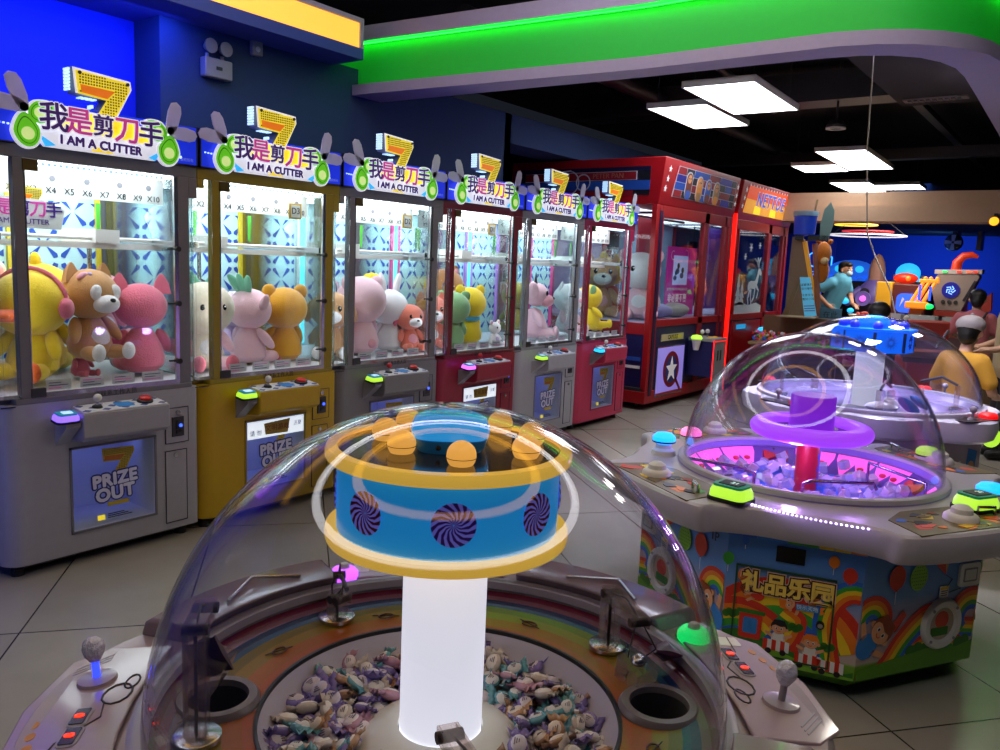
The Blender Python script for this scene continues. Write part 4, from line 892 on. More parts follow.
for a, col in ((45, 'plain'), (135, 'plain'), (225, 'blue'), (315, 'plain')):
    M = Matrix.Rotation(R(a), 4, 'Z') @ Matrix.Translation((.63, 0, .672)) @ Matrix.Rotation(R(90), 4, 'Z') @ Matrix.Rotation(R(5), 4, 'X')   # plane: x along the rim (ccw), y inwards
    b = MB(); P = [(-.20, .09), (-.215, -.03), (-.17, -.095), (0, -.118), (.17, -.095), (.215, -.03), (.20, .09), (.1, .075), (0, .07), (-.1, .075)]
    b.prism(P, -.002, .006, panel_m, M); po = obj('control_panel', b, t, bevel=.003)
    pr = MB()
    ax = -.085
    pr.tube([(ax + .06 + .035 * math.cos(R(q)), .035 + .025 * math.sin(R(q)), .0065) for q in range(0, 360, 30)], .0022, print_line, 5, True, M); pr.tube([(ax + .02 + .025 * math.cos(R(q)), .05 + .012 * math.sin(R(q)), .0065) for q in range(0, 360, 30)], .002, print_line, 5, True, M)
    for k_ in range(4): pr.prism(disc(.012, 10, .02 + k_ * .035, -.085 + k_ * .008, .008), .006, .0068, print_or, M)
    for k_ in range(3): pr.prism([(-.19 + k_ * .012, -.02), (-.185 + k_ * .012, -.02), (-.135 + k_ * .012, -.075), (-.14 + k_ * .012, -.075)], .006, .0068, greyp, M)
    pr.tube([(.0, .02, .0065), (.05, .03, .0065), (.12, -.02, .0065), (.19, -.03, .0065)], .0016, print_line, 5, M=M)
    pr.prism(rrect(.15, .19, -.05, .04, .006), .006, .0068, paper, M)
    obj('panel_print', pr, po)
    j = MB(); j.lathe([(.036, .006), (.034, .012), (.012, .014), (0, .014)], pinkw, 24, M @ T(ax, -.02, 0)); j.cyl((ax, -.02, .012), (ax, -.02, .05), .007, .007, blue_glow if col == 'blue' else greyp, 12, M); j.lathe([(0, .044), (.010, .047), (.018, .06), (.0205, .072), (.017, .086), (.008, .093), (0, .094)], knob_glass, 14, M @ T(ax, -.02, 0)); obj('joystick', j, po)
    for k_, (dx, dy) in enumerate(((.045, -.005), (.105, .0))):
        d = MB(); d.prism(rrect(dx - .03, dx + .03, dy - .017, dy + .017, .012), .006, .008, greyp, M); d.prism(rrect(dx - .024, dx + .024, dy - .012, dy + .012, .003), .008, .010, disp_b, M)
        digits(d, M @ T(dx, dy, .0108, 0, 0, 180), '0' if k_ == 0 else '8', .022, led_red); obj('display', d, po)
# signal lamps
def signal(px, py, m, nm='signal_lamp'):
    b = MB().lathe([(.028, .672), (.036, .680), (.036, .694), (.028, .704), (.016, .707), (.0, .707)], m, 28, T(px, py, 0)); s = obj(nm, b, t); obj('lamp_cap', MB().lathe([(.014, .706), (.013, .714), (.009, .718), (0, .718)], offwhite, 20, T(px, py, 0)), s); return s
g_btn = mat('green_signal_light', '#20e070', .4, emit='#10e060', es=1.6, sample=True); v_btn = mat('violet_signal_light', '#d080ff', .4, emit='#b850ff', es=3, sample=True)
signal(.281, .535, g_btn); signal(-.545, .245, v_btn)
# rainbow play table
b = MB(); rings = [(.545, .672), (.522, .664), (.505, .658), (.488, .655), (.47, .654), (.455, .652), (.43, .650), (.40, .648), (.365, .646), (.343, .644)]
cm = [greyp, mat('table_crimson', '#6c2440', .25, coat=.5), mat('table_plum', '#785064', .25, coat=.5), mat('table_navy', '#15305c', .25, coat=.5), mat('table_teal', '#1c4668', .25, coat=.5), mat('table_olive', '#6c6020', .25, coat=.5), mat('table_ochre', '#8a7020', .25, coat=.5), mat('table_orange', '#a0581c', .25, coat=.5), mat('table_red_orange', '#aa5424', .25, coat=.5)]
holes = [(.425 * math.cos(R(a)), .425 * math.sin(R(a))) for a in (219, 40, 130, 310)]
for i, m in enumerate(cm):
    (r0, z0), (r1, z1) = rings[i], rings[i + 1]; q = max(1, int((r0 - r1) / .004))
    for k_ in range(q):
        ra, rb_ = r0 + (r1 - r0) * k_ / q, r0 + (r1 - r0) * (k_ + 1) / q; za, zb = z0 + (z1 - z0) * k_ / q, z0 + (z1 - z0) * (k_ + 1) / q; vs = []; fs = []
        for a in range(360): vs += [(ra * math.cos(R(a)), ra * math.sin(R(a)), za), (rb_ * math.cos(R(a)), rb_ * math.sin(R(a)), zb)]
        for a in range(360):
            rm_ = (ra + rb_) / 2; x, y = rm_ * math.cos(R(a + .5)), rm_ * math.sin(R(a + .5))
            if all(math.hypot(x - hx, y - hy) > .066 for hx, hy in holes): a2 = (a + 1) % 360; fs.append((2 * a, 2 * a2, 2 * a2 + 1, 2 * a + 1))
        b.add(vs, fs, m)
tb = obj('play_table', b, t)
b = MB()
for a in (100, 150, 190, 20, -10, 60): 
    M = Matrix.Rotation(R(a), 4, 'Z') @ Matrix.Translation((.405, 0, .651)); b.tube([(.012 * math.cos(R(q)), .018 * math.sin(R(q)), 0) for q in range(0, 360, 40)], .002, mat('table_print', '#5a2a20', .5), 4, True, M); b.tube([(-.01, -.03, 0), (.012, .03, 0)], .0012, print_line, 4, M=M)
obj('table_print', b, tb)
obj('table_edge', MB().lathe([(.339, .640), (.346, .640), (.346, .649), (.339, .649)], black, 96, close=True), t)
bowl_m = mat('translucent_bowl', '#c4c0d0', .3)
obj('candy_bowl', MB().lathe([(.342, .646), (.330, .62), (.305, .585), (.27, .565), (.10, .56)], bowl_m, 96), t)
# the glowing column and its white foot
col_glow = mat('glowing_white_column', '#ffffff', .4, emit='#f2f5ff', es=.85, var=.04, scale=9, sample=True)
obj('column', MB().lathe([(.079, .585), (.079, .985)], col_glow, 48).lathe([(0, .585), (.079, .585)], col_glow, 48), t)
obj('column_foot', MB().lathe([(.17, .56), (.165, .575), (.135, .60), (.10, .612), (.082, .614), (.082, .60)], mat('ivory_foot', '#e4e4d8', .35), 64), t)
# drum
ring_y = mat('amber_acrylic_ring', '#e8b440', .2, emit='#ffcc50', es=.58, coat=.5); drum_b = mat('sky_blue_drum', '#3aa8e0', .3, emit='#18a0f0', es=.42, var=.12, scale=4); teal_in = mat('teal_drum_shade', '#2a8aa8', .3)
obj('drum_ring', MB().lathe([(0, .995), (.222, .995), (.224, 1.0), (.224, 1.012), (.222, 1.017), (0, 1.017)], ring_y, 96), t)
obj('drum_wall', MB().lathe([(.203, 1.017), (.203, 1.145)], drum_b, 96), t)
obj('drum_ring', MB().lathe([(.195, 1.143), (.222, 1.143), (.225, 1.147), (.225, 1.160), (.222, 1.165), (.203, 1.165)], ring_y, 96), t)
obj('drum_top', MB().lathe([(.205, 1.158), (0, 1.158)], mat('smoked_mirror_top', '#4a463c', .12, .6), 96), t)
def swirl(mb, M, r, cols, n=14):
    for k_ in range(2 * n):
        P = []; 
        for rr in (0.04, .35, .68, 1.0): a = R(360 * k_ / (2 * n)) + rr * 1.0; P.append((r * rr * math.cos(a), r * rr * math.sin(a)))
        for rr in (1.0, .68, .35, .04): a = R(360 * (k_ + 1) / (2 * n)) + rr * 1.0; P.append((r * rr * math.cos(a), r * rr * math.sin(a)))
        mb.prism(P, 0, .0015, cols[k_ % 2], M)
sw_p = mat('swirl_plum', '#3c1478', .4, emit='#401890', es=.1); sw_w = mat('swirl_lilac', '#8a8ae8', .4, emit='#7a78f0', es=.25); sw_r = mat('swirl_crimson', '#7a1c4c', .4)
b = MB()
for i in range(8):
    a = -47 + 45 * i; M = Matrix.Rotation(R(a), 4, 'Z') @ Matrix.Translation((.2025, 0, 1.078)) @ Matrix(((0, 0, 1, 0), (1, 0, 0, 0), (0, 1, 0, 0), (0, 0, 0, 1)))
    swirl(b, M, .037, (sw_p if i % 2 == 0 else sw_r, sw_w))
obj('swirl_print', b, t)
# blue box with a rounded lid on top, and the ring of glowing balls
box_b = mat('sky_blue_plastic', '#2a9ad8', .25, emit='#28a8f4', es=.72, coat=.4)
def sq(r, z, k=3.2, n=40): return [(r * math.copysign(abs(math.cos(2 * PI * i / n)) ** (2 / k), math.cos(2 * PI * i / n)), r * math.copysign(abs(math.sin(2 * PI * i / n)) ** (2 / k), math.sin(2 * PI * i / n)), z) for i in range(n)]
L = T(0, 0, 0, 0, 0, 40)
b = MB().loft([sq(.058, 1.158), sq(.064, 1.165), sq(.068, 1.182), sq(.066, 1.185)], mat('dull_blue_plastic', '#2d86b8', .3, emit='#1870b0', es=.1), L); bx = obj('lamp_box', b, t)
obj('lamp_lid', MB().loft([sq(.070, 1.184), sq(.072, 1.198, 3), sq(.066, 1.213, 2.6), sq(.048, 1.222, 2.3), sq(.02, 1.225, 2)], box_b, L), bx)
z = MB()
for r_ in (.022, .032): z.tube([(r_ * 1.2 * math.cos(2 * PI * i / 30), r_ * math.sin(2 * PI * i / 30), 1.2255) for i in range(30)], .0009, paper, 5, True, L)
obj('lid_print', z, bx); obj('box_rivet', MB().ell((-.02, -.069, 1.172), .005, black, L), bx)
ball_y = mat('glowing_apricot_ball', '#f0b860', .35, emit='#ffb850', es=.8)
for la, fr_ in ((-.085, .05), (.02, .125), (.135, .06), (.155, -.05), (.10, -.15), (-.122, -.05), (-.085, -.15), (.0, -.165)):
    x, y = la * .766 + fr_ * .643, la * .643 - fr_ * .766; z = MB().ell((x, y, 1.174), .0255, ball_y, nu=24, nv=16); o = obj('glow_ball', z, t); obj('ball_seam', MB().tube([(x + .0259 * math.cos(2 * PI * q / 24), y + .0259 * math.sin(2 * PI * q / 24), 1.171) for q in range(24)], .0007, bronze, 4, True), o)
# prize chutes
for a in (219, 40, 130, 310):
    M = T(.425 * math.cos(R(a)), .425 * math.sin(R(a)), .648)
    b = MB().lathe([(.052, -.12), (.058, .002), (.058, .012), (.073, .012), (.079, .004), (.079, -.01)], mat('smoky_chute_plastic', '#7a7274', .3), 40, M); co = obj('prize_chute', b, t)
    obj('chute_well', MB().lathe([(0, -.10), (.053, -.10), (.056, .0)], mat('dark_well', '#221e20', .6), 32, M), co)
# claw arms
clear_m = glass('smoked_acrylic', '#f4ece8', .08, 1.5, 1.2, .10); joint = mat('dark_joint', '#332c30', .4)
def claw_arm(a, reach, hgt, load, swing=0, bucket=True):
    bx_, by_ = .44 * math.cos(R(a)), .44 * math.sin(R(a))
    M = Matrix.Translation((bx_, by_, .655)) @ Matrix.Rotation(R(a + 180 + swing), 4, 'Z')    # local x = direction of the arm
    b = MB().lathe([(.042, -.002), (.042, .006), (.038, .009), (0, .009)], chrome, 30, M); ro = obj('claw_arm', b, t)
    p = MB()
    for s in (-1, 1): p.box(-.012, .016, s * .018 - .002, s * .018 + .002, .006, hgt, clear_m, M)
    p.box(-.014, -.011, -.018, .018, .006, hgt, clear_m, M); p.box(-.002, .002, -.003, .003, .006, hgt * .97, joint, M); obj('arm_post', p, ro)
    c = MB()
    for s in (-1, 1): c.box(-.012, reach, s * .016 - .002, s * .016 + .002, hgt - .012, hgt + .014, clear_m, M)
    c.box(-.012, reach, -.014, .014, hgt + .012, hgt + .014, clear_m, M); c.tube([(-.005, 0, hgt), (reach * .5, 0, hgt + .022), (reach - .01, 0, hgt + .004)], .0025, joint, 6, M=M); c.cyl((reach - .012, -.022, hgt), (reach - .012, .022, hgt), .010, .010, joint, 12, M); c.cyl((0, -.022, hgt), (0, .022, hgt), .010, .010, joint, 12, M); obj('arm_beam', c, ro)
    if bucket:
        k_ = MB()
        for s in (-1, 1): k_.tube([(reach - .012, s * .008, hgt - .005), (reach + .01, s * .03, hgt - .05), (reach - .012, s * .02, hgt - .075)], .0018, joint, 5, M=M)
        MM = M @ T(reach - .01, 0, hgt - .105, 12, 18, 20)
        for s in (-1, 1):
            k_.box(s * .003, s * .032, -.028, -.025, -.03, .028, clear_m, MM); k_.box(s * .003, s * .032, .025, .028, -.03, .028, clear_m, MM); k_.box(s * .030, s * .033, -.028, .028, -.03, .028, clear_m, MM); k_.add([(s * .032, -.028, -.03), (s * .032, .028, -.03), (s * .002, .028, -.052), (s * .002, -.028, -.052)], [(0, 1, 2, 3)], clear_m, MM)
        k_.ell((0, 0, .03), (.016, .016, .012), chrome, MM)
        obj('claw_bucket', k_, ro)
    return M, reach, hgt
a1 = claw_arm(165, .03, .05, None, 15, False)
M = Matrix.Translation((.44 * math.cos(R(165)), .44 * math.sin(R(165)), .655)) @ Matrix.Rotation(R(165 + 180 - 20), 4, 'Z')
b = MB()
for s in (-1, 1): b.tube([(0, s * .010, .05), (.012, s * .013, .085), (.035, s * .008, .115)], .0022, joint, 6, M=M)
b.cyl((.035, -.014, .118), (.035, .014, .118), .009, .009, joint, 12, M).tube([(.035, 0, .118), (.10, 0, .135), (.17, 0, .14)], .005, joint, 8, M=M).tube([(.03, 0, .125), (.05, 0, .15), (.06, 0, .125)], .0018, joint, 6, M=M); obj('claw_arm', b, t); a2 = claw_arm(73, .16, .125, None, 69); a3 = claw_arm(236, .10, .20, None, 80, False); a4 = claw_arm(-40, .19, .10, None, 10, False)
# dark wrappers gripped by the left arm
obj('claw_bucket', MB().loft([[(x * s, y * s, z) for x, y in ((-.03, -.022), (.03, -.022), (.03, .022), (-.03, .022))] for z, s in ((-.06, .55), (0, 1), (.045, 1.1))], clear_m, T(-.262, -.33, .76, 15, 20, 30)), t)
dome(t, .528, .55, .685, greyp)
# dark wrapped packet held in the left claw
wr = obj('wrapped_packet', MB().loft([[(x * s, y * s2, z) for x, y in ((-.034, -.005), (0, -.014), (.034, -.005), (.034, .005), (0, .014), (-.034, .005))] for z, s, s2 in ((-.045, 1.0, .3), (-.03, .9, 1), (0, 1, 1.4), (.03, .9, 1), (.045, 1.0, .3))], mat('dark_plum_wrapper', '#3c2a34', .25, .3)), None, (CF[0] - .262, CF[1] - .33, .785), (20, 60, 30)); tag(wr, 'dark plum wrapped packet held in the left claw over the chute', 'packet')
wr2 = obj('wrapped_packet', MB().loft([[(x * s, y * s2, z) for x, y in ((-.028, -.005), (0, -.016), (.028, -.005), (.028, .005), (0, .016), (-.028, .005))] for z, s, s2 in ((-.032, 1.0, .3), (-.02, .9, 1), (0, 1, 1.4), (.02, .9, 1), (.032, 1.0, .3))], mat('dull_purple_box_wrap', '#5a3048', .3)), None, (CF[0] + .275, CF[1] + .40, .68 + .02), (70, 10, 40)); tag(wr2, 'dull purple wrapped packet in the right-hand bucket', 'packet')
# ---- wrapped candies: three kinds, copied into the bowl
def candy_mesh(col_name, hx, body_hx):
    fm = mat('candy_film_' + col_name, hx, .25, coat=.5, var=.2, scale=120); bm_ = mat('candy_body_' + col_name, body_hx, .4, var=.12, scale=80)
    fin = MB(); bod = MB()
    for s in (-1, 1):
        v = []; k_ = 7
        for i in range(k_): y = -.017 + .034 * i / (k_ - 1); v.append((s * .016, y * .8, .0035 * (-1) ** i * .5)); v.append((s * .030, y * 1.25, .004 * (-1) ** i))
        fin.add(v, [(2 * i, 2 * i + 2, 2 * i + 3, 2 * i + 1) for i in range(k_ - 1)], fm)
    fin.ell((0, 0, 0), (.020, .0165, .0095), fm, nu=12, nv=8)
    bod.ell((0, .001, .0022), (.0178, .0142, .0088), bm_, nu=12, nv=8)
    for q in range(3): bod.box(-.006 + q * .001, .006 - q * .002, -.005 + q * .0035, -.0035 + q * .0035, .0100, .0114, mat('candy_print_' + col_name, '#6a6478', .5))
    return fin, bod
kinds = {}
G = 'wrapped candies in the front bowl'
for nm, hx, bh in (('teal', '#62a4b0', '#dcdcd8'), ('purple', '#8272b4', '#d4ccd4'), ('peach', '#b48a64', '#e0d0bc'), ('pink', '#bc8ca0', '#e4dada'), ('cream', '#c4b8aa', '#e8e2d8')):
    f_, b_ = candy_mesh(nm, hx, bh)
    r_ = obj('wrapped_candy', f_); tag(r_, 'small %s-wrapped candy in the heap under the front dome' % nm, 'candy', G); md = r_.modifiers.new('thickness', 'SOLIDIFY'); md.thickness = .0006
    obj('printed_face', b_, r_); kinds[nm] = r_
seq = ['teal', 'purple', 'peach', 'cream', 'teal', 'purple', 'cream', 'peach', 'pink', 'teal', 'purple']
rnd = random.Random(3); n = 0; first_used = set()
for layer in range(2):
    for ring in range(5):
        rr = .165 + ring * .034; cnt = int(2 * PI * rr / (.046 if layer == 0 else .058))
        for i in range(cnt):
            a = 2 * PI * (i + .5 * (ring % 2) + rnd.uniform(-.25, .25)) / cnt + layer * .4; r2 = rr + rnd.uniform(-.010, .010)
            x, y = r2 * math.cos(a), r2 * math.sin(a)
            if (x * .643 - y * .766) > .20 : continue       # the strip nearest the camera lies below the frame
            z = .580 + .018 * layer + (.012 if .2 < rr < .29 else 0) + max(0, rr - .28) * .35 + rnd.uniform(-.004, .006)
            nm = seq[rnd.randrange(len(seq))]; e = (R(rnd.uniform(-45, 45)), R(rnd.uniform(-40, 40)), rnd.uniform(0, 6.28)); s = rnd.uniform(.95, 1.3)
            if nm not in first_used: o = kinds[nm]; o.location = (CF[0] + x, CF[1] + y, z); o.rotation_euler = e; first_used.add(nm)
            else: o = dup(kinds[nm], (CF[0] + x, CF[1] + y, z), e)
            o.scale = (s, s, s); n += 1
for nm in kinds:
    if nm not in first_used: kinds[nm].location = (CF[0] + .2, CF[1], .59)
# ======== second candy machine: purple-lit dome, rainbow cabinet
C2 = (-.92, 3.45); TH = -31
t = thing('candy_machine', 'domed candy machine with rainbow and balloon cabinet, lit purple inside', 'candy machine', (*C2, 0), 0, 'domed candy machines')
cw = mat('lilac_white_plastic', '#b4aeba', .35, coat=.2)
sky = bpy.data.materials.new('printed_sky_panel'); sky.use_nodes = True; nt = sky.node_tree; pb = nt.nodes['Principled BSDF']; MATS['printed_sky_panel'] = sky
tcn = nt.nodes.new('ShaderNodeTexCoord'); sx_ = nt.nodes.new('ShaderNodeSeparateXYZ'); cr = nt.nodes.new('ShaderNodeValToRGB'); mr = nt.nodes.new('ShaderNodeMapRange'); mr.inputs[1].default_value = .05; mr.inputs[2].default_value = .58
nt.links.new(tcn.outputs['Object'], sx_.inputs[0]); nt.links.new(sx_.outputs[2], mr.inputs[0]); nt.links.new(mr.outputs[0], cr.inputs[0]); nt.links.new(cr.outputs[0], pb.inputs['Base Color'])
el = cr.color_ramp.elements; el[0].position = 0; el[0].color = lin('#4c8a20'); el[1].position = 1; el[1].color = lin('#1a6cc8')
for p_, c_ in ((.10, '#6aa828'), (.17, '#7ab038'), (.19, '#c8b8b0'), (.42, '#c0a8b8'), (.62, '#6a9ad8')): e_ = el.new(p_); e_.color = lin(c_)
pb.inputs['Roughness'].default_value = .35
cabv = []
for a in (TH, TH + 90, TH + 180, TH + 270): cabv += [(a - 25, .675), (a + 25, .675)]
V = polar(cabv)
b = MB()
b.loft([[(x * s, y * s, z) for x, y in V] for z, s in ((.035, .90), (.09, 1.0), (.58, 1.0))], sky); obj('cabinet', b, t)
obj('plinth', MB().loft([[(x * .82, y * .82, z) for x, y in V] for z in (0, .05)], black), t)
rb_cols = [mat('rainbow_' + n_, h_, .4, var=.03) for n_, h_ in (('red', '#d8321c'), ('orange', '#f08018'), ('yellow', '#f4d020'), ('green', '#3aa830'), ('blue', '#2468d0'))]
R_, O_, Y_, G_, B_ = rb_cols
skin_c = mat('cartoon_kid_skin', '#e8a878', .5); hair_c = mat('cartoon_kid_hair', '#8c3c14', .5); cloth_w = mat('cartoon_white', '#e8e8e4', .5); hedge = mat('printed_hedge', '#2f7a20', .5)
def face_frame(a0, a1):
    p = Vector((*polar([(a0, .675)])[0], 0)); q = Vector((*polar([(a1, .675)])[0], 0)); x = (q - p).normalized(); n = Vector((x.y, -x.x, 0)); m = (p + q) / 2
    return Matrix(((x.x, 0, n.x, m.x + n.x * .0015), (x.y, 0, n.y, m.y + n.y * .0015), (0, 1, 0, 0), (0, 0, 0, 1))), (q - p).length / 2
def rainbow(mb, M, cx, cy, r, a0, a1, w, box, z=.001, cols=rb_cols):
    for i, m in enumerate(cols):
        P = clip_poly(arcband(cx, cy, r - (i + 1) * w, r - i * w, a0, a1), *box)
        if len(P) > 2: mb.prism(P, z, z + .0008 + .0001 * i, m, M)
def wave(mb, M, pts, w, box, z=.001, cols=rb_cols):
    n = len(cols)
    sp = []
    for i in range(len(pts) - 1):
        p0, p1, p2, p3 = (Vector(pts[max(0, min(len(pts) - 1, i + j))]) for j in (-1, 0, 1, 2))
        for q in range(6): u = q / 6; sp.append(.5 * ((2 * p1) + (p2 - p0) * u + (2 * p0 - 5 * p1 + 4 * p2 - p3) * u * u + (3 * p1 - p0 - 3 * p2 + p3) * u ** 3))
    sp.append(Vector(pts[-1])); sp = [tuple(p) for p in sp]
    for i, m in enumerate(cols):
        A = offs(sp, -w * i); B2 = offs(sp, -w * (i + 1))
        for k_ in range(len(A) - 1):
            P = clip_poly([A[k_], A[k_ + 1], B2[k_ + 1], B2[k_]], *box)
            if len(P) > 2: mb.prism(P, z, z + .0008, m, M)
def balloon(mb, M, x, y, r, m):
    mb.prism(disc(r, 20, x, y, r * 1.2), .003, .0045, m, M).prism([(x - .008, y - r * 1.32), (x + .008, y - r * 1.32), (x, y - r * 1.12)], .003, .0045, m, M); mb.box(x - .001, x + .001, y - r * 2.6, y - r * 1.3, .003, .0036, paper, M)
def kid(mb, M, x, y, s, hair, cloth, a=0):
    L = M @ T(x, y, .0046, 0, 0, a, (s, s, 1))
    mb.prism(disc(.040, 18, 0, -.055, .045), 0, .001, cloth, L); 
    for s_ in (-1, 1): mb.prism([(s_ * .03, -.035), (s_ * .075, -.015), (s_ * .078, -.032), (s_ * .03, -.06)], 0, .001, skin_c, L); mb.prism(disc(.010, 10, s_ * .045, .005), .001, .002, skin_c, L)
    mb.prism(disc(.047, 20, 0, .02, .042), .001, .002, hair, L); mb.prism(disc(.040, 20, 0, .008, .034), .002, .003, skin_c, L)
    mb.prism([(-.046, .02), (-.02, .03), (.01, .022), (.045, .03), (.03, .062), (-.03, .062)], .003, .0036, hair, L)
    for s_ in (-1, 1): mb.prism(disc(.007, 10, s_ * .015, .010, .009), .003, .0038, cloth_w, L); mb.prism(disc(.0042, 8, s_ * .014, .009, .006), .004, .0045, ink, L)
    mb.prism(arcband(0, 0, .009, .012, 200, 340, 6), .003, .0038, R_, L)
def door_face(a0, a1):
    M, hw = face_frame(a0, a1); W_ = hw - .004; box = (-W_, W_, .09, .565)
    mu = MB(); rainbow(mu, M, -.02, .10, .32, 20, 178, .035, box); rainbow(mu, M, -.17, .10, .22, 5, 175, .028, box, .002); wave(mu, M, [(.27, .36), (.20, .37), (.16, .30), (.17, .2), (.20, .08)], .016, box, .003); wave(mu, M, [(.0, .33), (.06, .28), (.04, .18), (-.02, .10)], .02, box, .0028)
    mu.prism(clip_poly([(-.3, .09), (-.3, .16), (-.18, .20), (-.05, .17), (.1, .13), (.2, .11), (.3, .15), (.3, .09)], *box), .0035, .0045, hedge, M); mu.prism(clip_poly([(-.3, .09), (-.3, .13), (-.05, .15), (.15, .10), (.3, .10), (.3, .09)], *box), .0045, .005, mat('printed_grass', '#7ab82c', .5), M)
    # little train
    mu.prism(rrect(-.17, -.09, .17, .27, .012), .0046, .006, R_, M).prism(rrect(-.155, -.105, .19, .25, .008), .006, .0068, sticker_blue, M).prism(rrect(-.18, -.08, .265, .28, .006), .006, .007, hedge, M)
    for x, y in ((-.035, .165), (.075, .135), (.150, .128)):
        for j in range(6): mu.prism([(x - .045 + j * .015, y - .02), (x - .030 + j * .015, y - .022), (x - .030 + j * .015, y + .018), (x - .045 + j * .015, y + .02)], .0066, .0076, R_ if j % 2 == 0 else cloth_w, M)
        for s_ in (-1, 1): mu.prism(disc(.011, 12, x + s_ * .025, y - .024), .0076, .0084, ink, M)
    kid(mu, M, -.03, .225, .6, ink, cloth_w); kid(mu, M, .08, .195, .6, O_, cloth_w); kid(mu, M, -.14, .355, .55, hair_c, R_, 60); kid(mu, M, -.0, .335, .6, O_, R_, 100)
    for x, y, c_ in ((-.20, .25, hedge), (.02, .24, hedge), (.13, .19, hedge)):
        for j in range(4): mu.prism(disc(.014, 10, x + .012 * (j - 1.5), y + .008 * (j % 2)), .0046, .0054, c_, M)
    balloon(mu, M, .13, .51, .018, O_); balloon(mu, M, .185, .47, .024, R_); balloon(mu, M, -.225, .46, .02, G_); balloon(mu, M, -.17, .535, .012, B_)
    o = obj('mural', mu, t)
    dp = MB(); 
    for x0, x1, y0, y1 in ((-.195, .145, .44, .446), (-.195, .145, .115, .121), (-.195, -.189, .115, .446), (.139, .145, .115, .446)): dp.box(x0, x1, y0, y1, .004, .009, mat('door_gap_green', '#1c4a20', .5), M)
    dp.cyl((.105, .275, .004), (.105, .275, .018), .014, .014, black, 16, M).cyl((.105, .275, .018), (.105, .275, .02), .009, .009, chrome, 12, M)
    obj('service_door', dp, o); balloon(dp2 := MB(), M, -.165, .405, .022, O_); obj('balloon_print', dp2, o)
    lt = MB(); e1 = MB(); e2 = MB(); ML = M @ T(-.015, .385, .0095, 0, 0, 0)
    lt.text('礼品乐园', .080, mat('title_yellow', '#f8d860', .4, var=0), ML @ T(0, 0, .0012), .0008, .0028, space=.96); e1.text('礼品乐园', .080, mat('title_brown', '#3a1408', .4, var=0), ML, .0008, .0075, space=.96); e2.text('礼品乐园', .080, mat('title_pink_edge', '#f0c8b0', .4, var=0), ML @ T(0, 0, -.0012), .0008, .0105, space=.96)
    lo = obj('title_lettering', lt, o); obj('title_edge', e1, lo); obj('title_edge', e2, lo)
    sb = MB().prism(rrect(.02, .095, .315, .337, .003), .0085, .0095, mat('subtitle_blue', '#3a9ae0', .4), M).text('快乐天地', .018, cloth_w, M @ T(.058, .326, .0102), .0003); sb.prism([(.10, .31), (.118, .318), (.108, .326), (.118, .34), (.10, .338)], .0085, .0095, O_, M); obj('subtitle_sign', sb, o)
    wn = MB().box(-.062, .035, .478, .535, .001, .006, mat('black_window', '#08080c', .15), M); obj('coin_window', wn, o)
